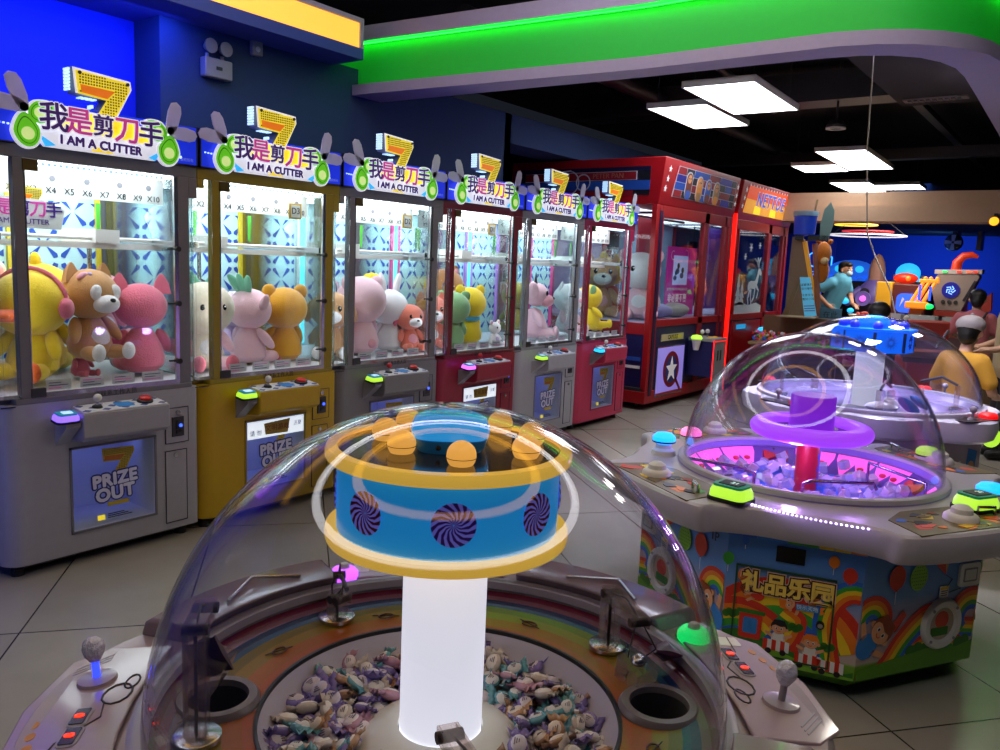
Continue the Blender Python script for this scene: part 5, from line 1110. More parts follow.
def player_face(a0, a1, num):
    M0, hw = face_frame(a0, a1); M = M0 @ Matrix.Diagonal((-1, 1, 1, 1)) if num else M0; W_ = hw - .003; box = (-W_, W_, .09, .565)
    mu = MB(); rainbow(mu, M, -.235, .30, .10, 0, 180, .017, box); wave(mu, M, [(-.32, .10), (-.2, .13), (-.1, .25), (.02, .335), (.14, .32), (.20, .24)], .019, box, .002); wave(mu, M, [(-.12, .18), (.02, .22), (.13, .27), (.3, .25)], .015, box, .0015); rainbow(mu, M, .26, .26, .12, 60, 230, .018, box, .003); wave(mu, M, [(.08, .24), (.2, .20), (.30, .14)], .014, box, .0028)
    mu.prism(clip_poly([(-.3, .09), (-.3, .125), (-.1, .15), (.05, .165), (.2, .15), (.3, .17), (.3, .09)], *box), .0035, .0045, mat('printed_lawn', '#5a9a24', .5), M)
    for x, y in ((-.03, .165), (.005, .172), (.04, .165), (.21, .165), (.245, .17)): mu.prism(disc(.024, 12, x, y), .0032, .0042, hedge, M)
    kid(mu, M, -.20, .255, 1.15, hair_c, sticker_blue, -52); mu.prism([(-.15, .27), (-.09, .33), (-.07, .31), (-.12, .25)], .004, .005, R_, M)
    balloon(mu, M, -.135, .455, .038, R_); 
    gb = mat('printed_lime', '#8ac83c', .5); mu.prism(disc(.042, 20, -.03, .445, .05), .003, .004, gb, M)
    for i in range(-3, 4):
        for j in range(-3, 4):
            if i * i / 12 + j * j / 12 < 1: mu.prism(disc(.0025, 6, -.03 + i * .011, .445 + j * .013), .004, .0045, hedge, M)
    mu.prism([(.03, .50), (.085, .545), (.105, .44)], .003, .004, R_, M).prism([(.085, .545), (.03, .50), (.06, .55)], .004, .0045, mat('printed_tan', '#d8a060', .5), M).prism([(.085, .545), (.118, .53), (.105, .44)], .003, .004, mat('printed_tan', '#d8a060'), M)
    mu.tube([(.105, .44, .004), (.14, .42, .004), (.115, .39, .004), (.13, .37, .004), (.19, .38, .004)], .0016, ink, 5, M=M)
    mu.prism([(.19, .50), (.24, .55), (.25, .505)], .003, .004, B_, M).prism([(.23, .50), (.27, .54), (.28, .505)], .003, .004, sticker_blue, M)
    o = obj('mural', mu, t)
    pz = MB(); MM = M @ T(.105, .255, 0); pz.lathe([(.062, .0), (.062, .012), (.070, .020), (.090, .020), (.098, .010), (.098, 0)], offwhite, 40, MM); pz.prism(disc(.062, 30), .006, .0095, mat('dusky_outlet_card', '#b8a890', .6), MM); pz.prism(disc(.034, 20, 0, .015), .0095, .0105, R_, MM).prism(rrect(-.05, .035, -.045, -.012, .006), .0095, .011, hedge, MM)
    for q in (45, 135, 225, 315): pz.cyl((.082 * math.cos(R(q)), .082 * math.sin(R(q)), .02), (.082 * math.cos(R(q)), .082 * math.sin(R(q)), .023), .006, .006, grey, 10, MM)
    obj('prize_outlet', pz, t)
    sl = MB(); MM = M @ T(.225, .43, 0); sl.prism(rrect(-.052, .052, -.044, .044, .012), 0, .010, offwhite, MM).prism(rrect(-.034, .034, -.026, .026, .004), .010, .012, grey, MM).prism(rrect(-.028, .028, -.020, .020, .003), .012, .0125, offwhite, MM); obj('ticket_slot', sl, t)
    cd = MB()
    for x, y in ((.225, .505), (.105, .375)):
        cd.prism(rrect(x - .022, x + .022, y - .022, y + .022, .003), .003, .005, paper, M).prism(rrect(x - .02, x + .02, y + .010, y + .02, .002), .005, .0056, Y_, M)
        for j in range(3): cd.box(x - .016, x + .016, y - .014 + j * .008, y - .011 + j * .008, .005, .0055, ink, M)
    obj('instruction_card', cd, t)
    if num: obj('player_number', MB().text(num, .05, ink, M0 @ T(.215, .515, .006), .0006), t)
for i in range(4):
    a = TH + 90 * i; player_face(a - 25, a + 25, '1P' if i == 3 else None); door_face(a + 25, a + 65)
# colourful fringe under the console
b = MB(); fr_c = [B_, sticker_blue, G_, Y_, O_, R_, mat('fringe_purple', '#7050c0', .5)]
for i in range(8):
    p, q = V[i], V[(i + 1) % 8]; n_ = 9
    for j in range(n_):
        x0, y0 = (p[0] + (q[0] - p[0]) * j / n_) * 1.012, (p[1] + (q[1] - p[1]) * j / n_) * 1.012; x1, y1 = (p[0] + (q[0] - p[0]) * (j + .94) / n_) * 1.012, (p[1] + (q[1] - p[1]) * (j + .94) / n_) * 1.012
        b.add([(x0, y0, .55), (x1, y1, .55), (x1, y1, .582), (x0, y0, .582), (x0 * .99, y0 * .99, .55), (x1 * .99, y1 * .99, .55), (x1 * .99, y1 * .99, .582), (x0 * .99, y0 * .99, .582)], [(0, 1, 2, 3), (5, 4, 7, 6), (0, 4, 5, 1), (3, 2, 6, 7), (0, 3, 7, 4), (1, 5, 6, 2)], fr_c[(i * 2 + j // 2) % 7])
obj('colour_fringe', b, t)
cons = smooth_loop(polar([(a + o, r) for a in (TH, TH + 90, TH + 180, TH + 270) for o, r in ((-25, .80), (-22, .855), (-12, .845), (0, .835), (12, .845), (22, .855), (25, .80), (35, .735), (45, .73), (55, .735))]), 4)
b = MB(); slab(b, cons, [(.578, .965), (.60, .99), (.655, 1.0), (.675, .992), (.682, .975)], cw, hole=.53); obj('console_ring', b, t)
pan2 = mat('busy_console_print', '#6a5a30', .35, var=.5, scale=18, coat=.4)
for i in range(4):
    a = TH + 90 * i; M = Matrix.Rotation(R(a), 4, 'Z') @ Matrix.Translation((.70, 0, .682)) @ Matrix.Rotation(R(90), 4, 'Z')
    b = MB(); b.prism([(-.27, -.10), (.27, -.10), (.24, .06), (.12, .12), (-.12, .12), (-.24, .06)], -.002, .003, pan2, M)
    for q, (x, y, s_, m) in enumerate(((-.18, -.03, .05, R_), (.15, -.04, .06, O_), (.0, -.06, .05, navy), (-.08, .05, .05, Y_), (.19, .02, .035, G_), (.09, .06, .04, R_), (-.2, .04, .03, B_))): b.prism([(x + s_ * math.cos(R(k_ * 72 + q * 20)) * (1 if k_ % 2 else .6), y + s_ * .6 * math.sin(R(k_ * 72 + q * 20))) for k_ in range(5)], .003, .0035 + .0001 * q, m, M)
    rq = random.Random(40 + i)
    for q in range(16):
        x, y, s_ = rq.uniform(-.22, .22), rq.uniform(-.08, .08), rq.uniform(.015, .04); b.prism([(x + s_ * math.cos(R(k_ * 60 + q * 23)) * (1.3 if k_ % 2 else .6), y + s_ * .6 * math.sin(R(k_ * 60 + q * 23))) for k_ in range(6)], .003, .0043 + .0001 * q, (black, navy, R_, O_, pan2, hair_c, Y_)[q % 7], M)
    po = obj('control_panel', b, t)
    j = MB(); jx = -.06 if i else .02; j.lathe([(.058, .003), (.056, .018), (.045, .028), (0, .03)], offwhite, 28, M @ T(jx, -.01, 0)); j.lathe([(.036, .028), (.034, .045), (.02, .055), (0, .058)], offwhite, 24, M @ T(jx, -.01, 0)); obj('joystick', j, po)
    h = MB().tube([(.14, .02, .003), (.14, .02, .03), (.20, -.0, .03), (.20, .0, .003)], .006, chrome, 8, M=M); obj('handle', h, po)
def reader(px, py, z, rz, m):
    RM = T(px, py, z, 0, 0, rz)
    rb = MB().prism(rrect(-.075, .075, -.06, .06, .03), 0, .014, black, RM); ro = obj('card_reader', rb, t)
    obj('reader_light_ring', MB().loft([[(x * s_, y * s_, h_) for x, y in rrect(-.07, .07, -.055, .055, .03)] for h_, s_ in ((.014, 1), (.035, .97), (.05, .86), (.056, .8))], m, RM), ro)
    obj('reader_top', MB().prism([(x * .84, y * .84) for x, y in rrect(-.07, .07, -.055, .055, .028)], .05, .06, mat('reader_top_green', '#0f7a5c', .3, emit='#10a070', es=.2), RM).prism(rrect(-.04, .04, -.03, .03, .006), .06, .063, black, RM).text('21', .03, mat('reader_digits', '#c8e8d8', .4, emit='#c0f0d8', es=.8), RM @ T(.012, 0, .064), .0005), ro)
reader(-.065, -.70, .684, -8, r_yg); reader(.64, -.155, .684, 60, r_yg)
def tower(px, py, m, tall):
    z0 = .682; b = MB().lathe([(.055, z0), (.05, z0 + .02), (.035, z0 + .03), (.035, z0 + tall)], offwhite, 28, T(px, py, 0)); o = obj('signal_lamp', b, t)
    obj('lamp_dome', MB().lathe([(.036, z0 + tall), (.05, z0 + tall + .008), (.05, z0 + tall + .03), (.035, z0 + tall + .045), (0, z0 + tall + .05)], m, 28, T(px, py, 0)), o)
    obj('lamp_band', MB().lathe([(.051, z0 + tall + .006), (.052, z0 + tall + .010), (.051, z0 + tall + .013)], black, 28, T(px, py, 0)), o)
bl_l = mat('blue_signal_light', '#20a0ff', .4, emit='#1090ff', es=2.2, sample=True); pk_l = mat('pink_signal_light', '#ff9ac8', .4, emit='#ff70b0', es=1.6, sample=True)
tower(-.56, -.22, bl_l, .05); tower(-.60, .17, pk_l, .01); tower(.36, .62, r_yg, .01); tower(.66, .10, bl_l, .005)
# dotted light line along the nearest door console and the others
b = MB()
for a in (TH - 45,):
    for i in range(26):
        q = a - 13 + i * 1.15; b.box(-.004, .004, -.003, .003, 0, .004, mat('violet_led_dots', '#d8c0ff', .4, emit='#c8a8ff', es=8, var=0), T((.70 + .004 * i) * math.cos(R(q)), (.70 + .004 * i) * math.sin(R(q)), .683, 0, 0, q))
obj('led_strip', b, t)
# lit pink wall panels round the bowl
pk = mat('lit_pink_panel', '#f070c0', .4, emit='#f050b4', es=.95, var=.1, sample=True); vio_rim = mat('violet_rim_plastic', '#8a7ac8', .3)
b = MB().lathe([(.535, .682), (.53, .70), (.515, .705), (.50, .69), (.50, .665)], vio_rim, 96); obj('inner_rim', b, t)
b = MB()
for i in range(16):
    if i % 4 == 1: continue
    P = [(r * math.cos(R(a)), r * math.sin(R(a)), z) for a in (i * 22.5 + .7, i * 22.5 + 11.25, i * 22.5 + 21.8) for r, z in ((.405, .575), (.498, .662))]
    b.add(P, [(0, 2, 3, 1), (2, 4, 5, 3)], pk)
    am = R(i * 22.5 + 11)
    for s_ in (-1, 1): b.ell((.45 * math.cos(am + s_ * .07), .45 * math.sin(am + s_ * .07), .619), (.016, .016, .010), mat('printed_scarlet', '#d02040', .5))
obj('lit_panel', b, t)
for i in (1, 5, 9, 13):
    a = R(i * 22.5 + 11.25); M = Matrix.Rotation(a, 4, 'Z') @ Matrix.Translation((.45, 0, .625)) @ Matrix.Rotation(R(-43), 4, 'Y') @ Matrix.Rotation(R(90), 4, 'Z')
    b = MB().prism(rrect(-.08, .08, -.055, .055, .01), -.02, -.006, mat('dark_tray_plum', '#3a1830', .4), M); o = obj('prize_tray', b, t)
    q = MB()
    for s_ in (-1, 1): q.prism([(0, -.008), (s_ * .055, -.03), (s_ * .06, .0), (s_ * .05, .028), (0, .008)], -.006, .012, mat('scarlet_bow', '#b8142c', .4), M)
    obj('bow', q, o)
obj('bowl_floor', MB().lathe([(.50, .663), (.40, .572), (0, .565)], mat('violet_bowl', '#6a4a9c', .3), 64), t)
pc = MB().cyl((0, 0, .565), (0, 0, .83), .048, .048, mat('red_printed_column', '#a01428', .4), 32); pco = obj('column', pc, t)
z = MB()
for i in range(10):
    zz = .575 + i * .026
    P = [(.0486 * math.cos(R(a)), .0486 * math.sin(R(a)), zz + h_) for h_ in (0, .026) for a in range(-20 + (8 if i % 2 else 0), 60, 8)]; n_ = len(P) // 2
    z.add(P, [(j, j + 1, n_ + j + 1, n_ + j) for j in range(n_ - 1)], mat('blue_column_print', '#2a40a8', .4))
obj('column_print', z, pco)
vio = mat('violet_glow_ring', '#b060f0', .3, emit='#a440f4', es=1.0, var=.02, sample=True); vio2 = mat('violet_glow_block', '#a040e0', .3, emit='#8a28e0', es=.55, var=.02, sample=True)
obj('light_ring', MB().lathe([(  .205 + .042 * math.cos(R(a)), .855 + .034 * math.sin(R(a))) for a in range(0, 360, 18)], vio, 72, close=True), t)
obj('ring_plate', MB().lathe([(0, .85), (.17, .85)], mat('mirror_plate', '#4a4058', .12, .7), 64), t)
z = MB()
for i in range(6): z.prism(arcband(0, 0, .085 + i * .012, .090 + i * .013, 20 + i * 9, 75 + i * 4, 10), .851, .853, paper)
obj('plate_print', z, t)
obj('lamp_block', MB().lathe([(0, .852), (.09, .852), (.09, .995), (.086, 1.0), (0, 1.0)], vio2, 40), t)
# bent rails standing in the bowl
rail = mat('violet_steel_rail', '#8a80a8', .25, .9)
for pts in ([(-.43, -.28, .60), (-.43, -.28, .70), (-.18, -.26, .70), (-.13, -.27, .69), (-.13, -.27, .58)], [(.08, -.33, .58), (.08, -.33, .70), (.11, -.32, .715), (.30, -.18, .715), (.31, -.17, .69)], [(.05, -.2, .57), (.02, -.30, .64), (-.02, -.40, .60), (.12, -.40, .60)], [(.45, .03, .61), (.45, .03, .70), (.2, .2, .71), (.2, .2, .60)]):
    obj('bent_rail', MB().tube(pts, .007, rail, 8), t)
obj('front_gate', MB().tube([(-.06, -.44, .612), (.06, -.45, .612), (.2, -.40, .612)], .012, mat('dark_violet_bar', '#2c2040', .4), 8).box(-.1, .1, -.43, -.41, .60, .606, chrome), t)
dome(t, .515, .565, .70, cw)
# clear blocks heaped in the bowl
bt = [glass('clear_lilac_block', '#f0e8ff', .05, 1.6, 2.2, .5), glass('clear_blue_block', '#d0dcff', .05, 1.6, 2.2, .5), glass('clear_violet_block', '#e4c8fc', .05, 1.6, 2.2, .5)]
rnd = random.Random(11); protos = []
for i, m in enumerate(bt):
    o = obj('clear_block', MB().box(-.019, .019, -.019, .019, -.019, .019, m).ell((0, 0, 0), .011, (R_, B_, Y_)[i], nu=8, nv=6), bevel=.003)
    tag(o, ('clear lilac', 'clear blue', 'clear violet')[i] + ' plastic block in the heap under the purple-lit dome', 'plastic block', 'clear blocks in the purple bowl'); protos.append(o)
used = set(); n = 0
for ring, (rr, cnt) in enumerate(((.10, 9), (.155, 14), (.21, 19), (.265, 24), (.32, 28), (.37, 26))):
    for i in range(cnt):
        a = 2 * PI * (i + rnd.uniform(-.25, .25)) / cnt
        if abs((math.degrees(a) + 75 + 180) % 360 - 180) < 22 and rr > .2: continue
        k_ = rnd.randrange(3); z = .592 + rnd.choice((0, .0, .034)) + max(0, rr - .33) * .5
        loc = (C2[0] + rr * math.cos(a), C2[1] + rr * math.sin(a), z); e = (R(rnd.uniform(-30, 30)), R(rnd.uniform(-30, 30)), rnd.uniform(0, 3))
        if k_ not in used: protos[k_].location = loc; protos[k_].rotation_euler = e; used.add(k_)
        else: dup(protos[k_], loc, e)
# ======== third machine: white scalloped console
C3 = (-1.06, 5.09); TH3 = -25
t = thing('candy_machine', 'white scalloped candy machine with bright blue drum, behind the purple-lit one', 'candy machine', (*C3, 0), 0, 'domed candy machines')
cab3 = mat('pale_printed_cabinet', '#b8a8b4', .4); lobes = []
for i in range(8):
    a = TH3 + 45 * i
    for q in range(-18, 19, 6): 
        th = R(a + q); r = .66 + .10 * math.cos(R(q * 4.4)) if i % 2 == 0 else .62 + .09 * math.cos(R(q * 4.4))
        lobes.append((r * math.cos(th), r * math.sin(th)))
wpl = mat('glossy_white_console', '#dcd8ec', .3, coat=.4)
b = MB(); slab(b, lobes, [(.66, .93), (.68, .975), (.74, 1.0), (.775, .99), (.785, .965)], wpl, hole=.60); obj('console_ring', b, t)
oc = polar([(TH3 + 45 * i + 22.5, .62) for i in range(8)]); b = MB(); b.loft([[(x * s, y * s, z) for x, y in oc] for z, s in ((.04, .93), (.1, 1), (.67, 1.0))], cab3); cbo = obj('cabinet', b, t)
obj('plinth', MB().loft([[(x * .85, y * .85, z) for x, y in oc] for z in (0, .045)], black), t)
mu = MB()
for i in range(8):
    a0 = TH3 + 45 * i - 22.5; p = Vector((*polar([(a0, .62)])[0], 0)); q = Vector((*polar([(a0 + 45, .62)])[0], 0)); x = (q - p).normalized(); n_ = Vector((x.y, -x.x, 0)); m_ = (p + q) / 2
    M = Matrix(((x.x, 0, n_.x, m_.x + n_.x * .001), (x.y, 0, n_.y, m_.y + n_.y * .001), (0, 1, 0, 0), (0, 0, 0, 1)))
    mu.prism(disc(.035, 18, -.12, .54), .001, .002, R_, M).prism(disc(.03, 18, -.095, .54), .001, .0022, R_, M).prism([(-.11, .57), (-.09, .59), (-.095, .565)], .002, .003, hedge, M)
    mu.prism(disc(.05, 20, .02, .46, .045), .001, .002, paper, M)
    for s_ in (-1, 1): mu.prism(disc(.018, 12, .02 + s_ * .035, .505, .03), .001, .002, paper, M); mu.prism(disc(.005, 8, .02 + s_ * .016, .465), .002, .003, ink, M)
    mu.prism(disc(.03, 16, .02, .39, .04), .001, .002, (pattern_blue, R_)[i % 2], M).prism([(.1, .33), (.18, .33), (.20, .58), (.12, .60)], .001, .002, (sticker_blue, tx_pink, Y_, hedge)[i % 4], M).prism(disc(.028, 16, .155, .50), .002, .003, skin_c, M).prism(disc(.025, 14, .14, .38), .002, .003, R_, M)
    for j in range(3): mu.prism(disc(.016, 10, -.16 + j * .03, .34 + .02 * j), .001, .002, (O_, R_, G_)[j], M)
obj('mural', mu, cbo)
obj('inner_table', MB().lathe([(.61, .785), (.585, .79), (.56, .765), (.45, .76), (.44, .74), (.40, .71), (0, .70)], mat('lilac_inner_table', '#8c80a8', .25, coat=.5), 64), t)
for k_, a in enumerate((TH3, TH3 + 90, TH3 + 180, TH3 + 270)):
    M = Matrix.Rotation(R(a), 4, 'Z') @ Matrix.Translation((.675, 0, .786)) @ Matrix.Rotation(R(90), 4, 'Z')
    po = obj('control_panel', MB().prism(rrect(-.16, .16, -.05, .04, .04), -.004, .003, mat('dark_console_inset', '#2a2428', .35), M), t)
    obj('joystick', MB().lathe([(.024, .003), (.02, .012), (.008, .014), (.007, .045), (0, .045)], greyp, 18, M @ T(-.05, 0, 0)).ell((-.05, 0, .055), .018, greyp, M), po); obj('push_button', MB().lathe([(.045, .003), (.045, .02), (.03, .032), (0, .034)], mat('lit_red_button', '#e01c20', .4, emit='#e81418', es=.9), 24, M @ T(.09, 0, 0)), po)
obj('card_reader', MB().ell((.64, .22, .62), (.05, .05, .06), r_yg), t)
obj('column', MB().lathe([(0, .70), (.080, .70), (.080, 1.065), (0, 1.065)], mat('soft_white_column', '#e8ece8', .4, emit='#eef2ee', es=.8, var=.05, scale=9), 40), t)
obj('column_foot', MB().lathe([(.13, .70), (.12, .73), (.082, .745)], offwhite, 40), t)
dr3 = mat('bright_blue_drum', '#1a78f0', .3, emit='#1468f8', es=.95, var=.1)
b = MB(); O8 = lambda r, z, n_=8: [(r * math.cos(2 * PI * i / n_ + .3), r * math.sin(2 * PI * i / n_ + .3), z) for i in range(n_)]
b.loft([O8(.10, 1.065), O8(.225, 1.075), O8(.225, 1.195), O8(.238, 1.20), O8(.238, 1.208), O8(0.01, 1.208)], dr3); do = obj('drum', b, t)
z = MB()
for i in range(8):
    a = math.degrees(2 * PI * (i + .5) / 8 + .3); M = Matrix.Rotation(R(a), 4, 'Z') @ Matrix.Translation((.2085, 0, 1.135)) @ Matrix(((0, 0, 1, 0), (1, 0, 0, 0), (0, 1, 0, 0), (0, 0, 0, 1)))
    for s_ in range(12): z.prism([(.014 * math.cos(R(s_ * 30 + 12)), .014 * math.sin(R(s_ * 30 + 12))), (.042 * math.cos(R(s_ * 30)), .042 * math.sin(R(s_ * 30))), (.014 * math.cos(R(s_ * 30 - 12)), .014 * math.sin(R(s_ * 30 - 12)))], 0, .003, sw_p, M)
    z.box(.068, .086, -.055, .055, 0, .002, mat('drum_seam', '#3a4a80', .4), M)
obj('sunburst_print', z, do)
lidb = mat('bright_blue_lid', '#2a8cf8', .3, emit='#1878f0', es=.8)
obj('lamp_lid', MB().loft([sq(.085, 1.208), sq(.088, 1.235), sq(.075, 1.262), sq(.04, 1.275), sq(.01, 1.276)], lidb), t)
for i in range(8): obj('glow_ball', MB().ell((.165 * math.cos(R(i * 45 + 20)), .165 * math.sin(R(i * 45 + 20)), 1.225), .028, mat('violet_blue_ball', '#4050e8', .4, emit='#3040e0', es=.5)), t)
for a in (-70, 20, 110, 200):
    M = Matrix.Rotation(R(a), 4, 'Z'); b = MB().lathe([(.04, .775), (.04, .785), (0, .787)], chrome, 20, M @ T(.48, 0, -.012)); o = obj('claw_arm', b, t); obj('arm_post', MB().box(.47, .49, -.02, .02, .77, .90, clear_m, M).tube([(.48, 0, .90), (.40, .03, .94), (.30, .08, .90)], .008, joint, 8, M=M), o); obj('claw_bucket', MB().box(.28, .32, .06, .10, .83, .88, clear_m, M), o)
dome(t, .60, .475, .80, wpl)
def prize(label, nm, cat, mb, x, y, z, rz=0):
    o = obj(nm, mb, None, (C3[0] + x, C3[1] + y, z), (0, 0, rz)); tag(o, label, cat)
prize('crumpled white bag lying on the table of the white scalloped machine', 'paper_bag', 'bag', MB().ell((0, 0, .03), (.09, .05, .03), paper, nu=9, nv=6).ell((.05, .02, .05), (.05, .04, .03), paper, nu=7, nv=5, rot=(20, 30, 0)), .14, -.26, .752, 20)
prize('light blue bag lying beside the crumpled white one in the white scalloped machine', 'gift_bag', 'bag', MB().ell((0, 0, .03), (.07, .022, .03), sticker_blue, rot=(0, 35, 0)).ell((.05, 0, .055), (.06, .02, .02), sticker_blue, rot=(0, 35, 0)), .25, -.1, .755, 10)
# ------------------------------------------------------------------ the far room
def blob(name, parts, m, parent, vox=.014, sm=6, label=None):
    """one continuous surface from tapering limbs (p, q, r0, r1) and balls (c, r)"""
    mb = MB()
    for p in parts:
        if len(p) == 4:
            a, b_, r0, r1 = Vector(p[0]), Vector(p[1]), p[2], p[3]; mb.cyl(a, b_, r0, r1, m, 14); mb.ell(a, r0, m, nu=14, nv=8); mb.ell(b_, r1, m, nu=14, nv=8)
        else: mb.ell(p[0], p[1], m, nu=18, nv=12)
    o = obj(name, mb, parent, ang=180, label=label); r = o.modifiers.new('join', 'REMESH'); r.mode = 'VOXEL'; r.voxel_size = vox; r.use_smooth_shade = True
    s = o.modifiers.new('soft', 'SMOOTH'); s.factor = .5; s.iterations = sm
    return o
skin_m = mat('skin', '#c89478', .55, var=.04); skin_l = mat('pale_skin', '#d0a48c', .55, var=.04); hair_m = mat('black_hair', '#0c0a0a', .5)
def hand(w, d, up, r=.010):
    """palm, four fingers and a thumb, slightly curled; w wrist, d direction"""
    w = Vector(w); d = Vector(d).normalized(); n = Vector(up).normalized(); s = d.cross(n).normalized(); P = [((w + d * .0), (w + d * .07), .026, .030)]
    for i, (o_, l) in enumerate(((-.027, .062), (-.009, .074), (.009, .07), (.026, .054))):
        b = w + d * .085 + s * o_; k = b + d * l * .5 - n * .006; P += [(b, k, r, r * .95), (k, k + d * l * .42 - n * .025, r * .95, r * .8)]
    b = w + d * .03 - s * .03; P += [(b, b - s * .03 + d * .03, r * 1.1, r), (b - s * .03 + d * .03, b - s * .03 + d * .06 - n * .01, r, r * .85)]
    return P
def head(c, yaw, s=1.):
    """face turned towards yaw (degrees in the ground plane); returns skin pieces"""
    f = Vector((math.cos(R(yaw)), math.sin(R(yaw)), 0)); l = Vector((-f.y, f.x, 0)); c = Vector(c); u = Vector((0, 0, 1))
    P = [(c + u * .02 * s, .088 * s), (c + f * .018 * s - u * .045 * s, .066 * s), (c + f * .03 * s - u * .085 * s, .042 * s), (c + f * .098 * s - u * .02 * s, .015 * s), (c + f * .088 * s + u * .0 * s, .012 * s)]
    for q in (-1, 1): P.append((c + l * q * .088 * s - u * .015 * s, (.014 * s, .02 * s, .03 * s)))
    P.append((c + f * .083 * s - u * .055 * s + l * 0, (.012 * s, .022 * s, .008 * s)))
    return P, f, l, u, c
def eyes(c, f, l, u, parent, s=1.):
    m = MB()
    for q in (-1, 1): m.ell(c + f * .080 * s + l * q * .032 * s + u * .005 * s, .011 * s, eyew, nu=8, nv=6); m.ell(c + f * .088 * s + l * q * .032 * s + u * .005 * s, .006 * s, ink, nu=8, nv=6); m.ell(c + f * .083 * s + l * q * .032 * s + u * .03 * s, (.018 * s, .018 * s, .004 * s), hair_m, nu=8, nv=6)
    obj('eye', m, parent)
# --- man in the light blue polo shirt, leaning over the counter
ox, oy = -3.16, 12.5
t = thing('person', 'young man in light blue polo shirt and face mask bending over the counter', 'person', (ox, oy, 0))
H_, f, l, u, c = head((.10, -.0, 1.585), -25)
body = H_ + [((.09, 0, 1.53), (.04, .0, 1.42), .05, .055), ((.04, 0, 1.38), (-.10, 0, .98), .13, .12),
    ((-.12, .09, .92), (-.10, .10, .50), .085, .06), ((-.10, .10, .50), (-.12, .10, .09), .058, .042), ((-.12, -.09, .92), (-.04, -.10, .50), .085, .06), ((-.04, -.10, .50), (-.08, -.10, .09), .058, .042),
    ((-.11, -.17, 1.37), (-.24, -.22, 1.24), .05, .042), ((-.24, -.22, 1.24), (-.07, -.18, 1.07), .040, .030), ((.10, .10, 1.38), (.17, .12, 1.20), .048, .042), ((.17, .12, 1.20), (.25, -.06, 1.10), .038, .028),
    ((-.10, .10, .05), (-.02, .10, .035), .042, .035), ((-.06, -.10, .05), (.03, -.10, .035), .042, .035)] + hand((-.07, -.18, 1.07), (.8, .2, -.6), (.3, -1, .3)) + hand((.25, -.06, 1.10), (.7, -.7, -.3), (0, 0, 1))
b = blob('body', body, skin_m, t, .010, 3); eyes(c, f, l, u, t)
blob('hair', [(c + u * .055 - f * .02, (.098, .098, .075)), (c - f * .05 + u * .0, (.07, .08, .08)), (c + f * .05 + u * .075, (.05, .075, .035))], hair_m, t, .012)
blob('face_mask', [(c + f * .062 - u * .05, (.048, .058, .048))], mat('pale_blue_mask', '#a8c8d8', .7), t, .01)
polo = mat('light_blue_polo', '#5cb0d4', .8, bump=.1)
blob('polo_shirt', [((.05, 0, 1.415), (-.09, 0, 1.02), .15, .145), ((-.05, -.13, 1.39), (-.17, -.19, 1.31), .085, .07), ((.10, .08, 1.40), (.14, .115, 1.29), .08, .066), ((.03, -.06, 1.44), (.05, .06, 1.44), .075, .075), ((-.09, .05, 1.0), (-.09, -.05, 1.0), .135, .135)], polo, t, .014)
obj('collar', MB().tube([(.07 + .066 * math.cos(R(a)), .066 * math.sin(R(a)), 1.495) for a in range(0, 360, 24)], .014, mat('polo_collar', '#3f90b8', .8), 8, True).box(.16, .175, -.012, .012, 1.33, 1.47, mat('polo_collar', '#3f90b8')), t)
blob('trousers', [((-.11, 0, 1.0), (-.11, 0, .90), .135, .14), ((-.12, .09, .92), (-.10, .10, .50), .10, .075), ((-.10, .10, .50), (-.12, .10, .10), .072, .062), ((-.12, -.09, .92), (-.04, -.10, .50), .10, .075), ((-.04, -.10, .50), (-.08, -.10, .10), .072, .062)], mat('black_trousers', '#15151a', .8), t, .016)
blob('shoe', [((-.12, .10, .05), (.0, .10, .04), .052, .045)], black, t, .012); blob('shoe', [((-.08, -.10, .05), (.05, -.10, .04), .052, .045)], black, t, .012)
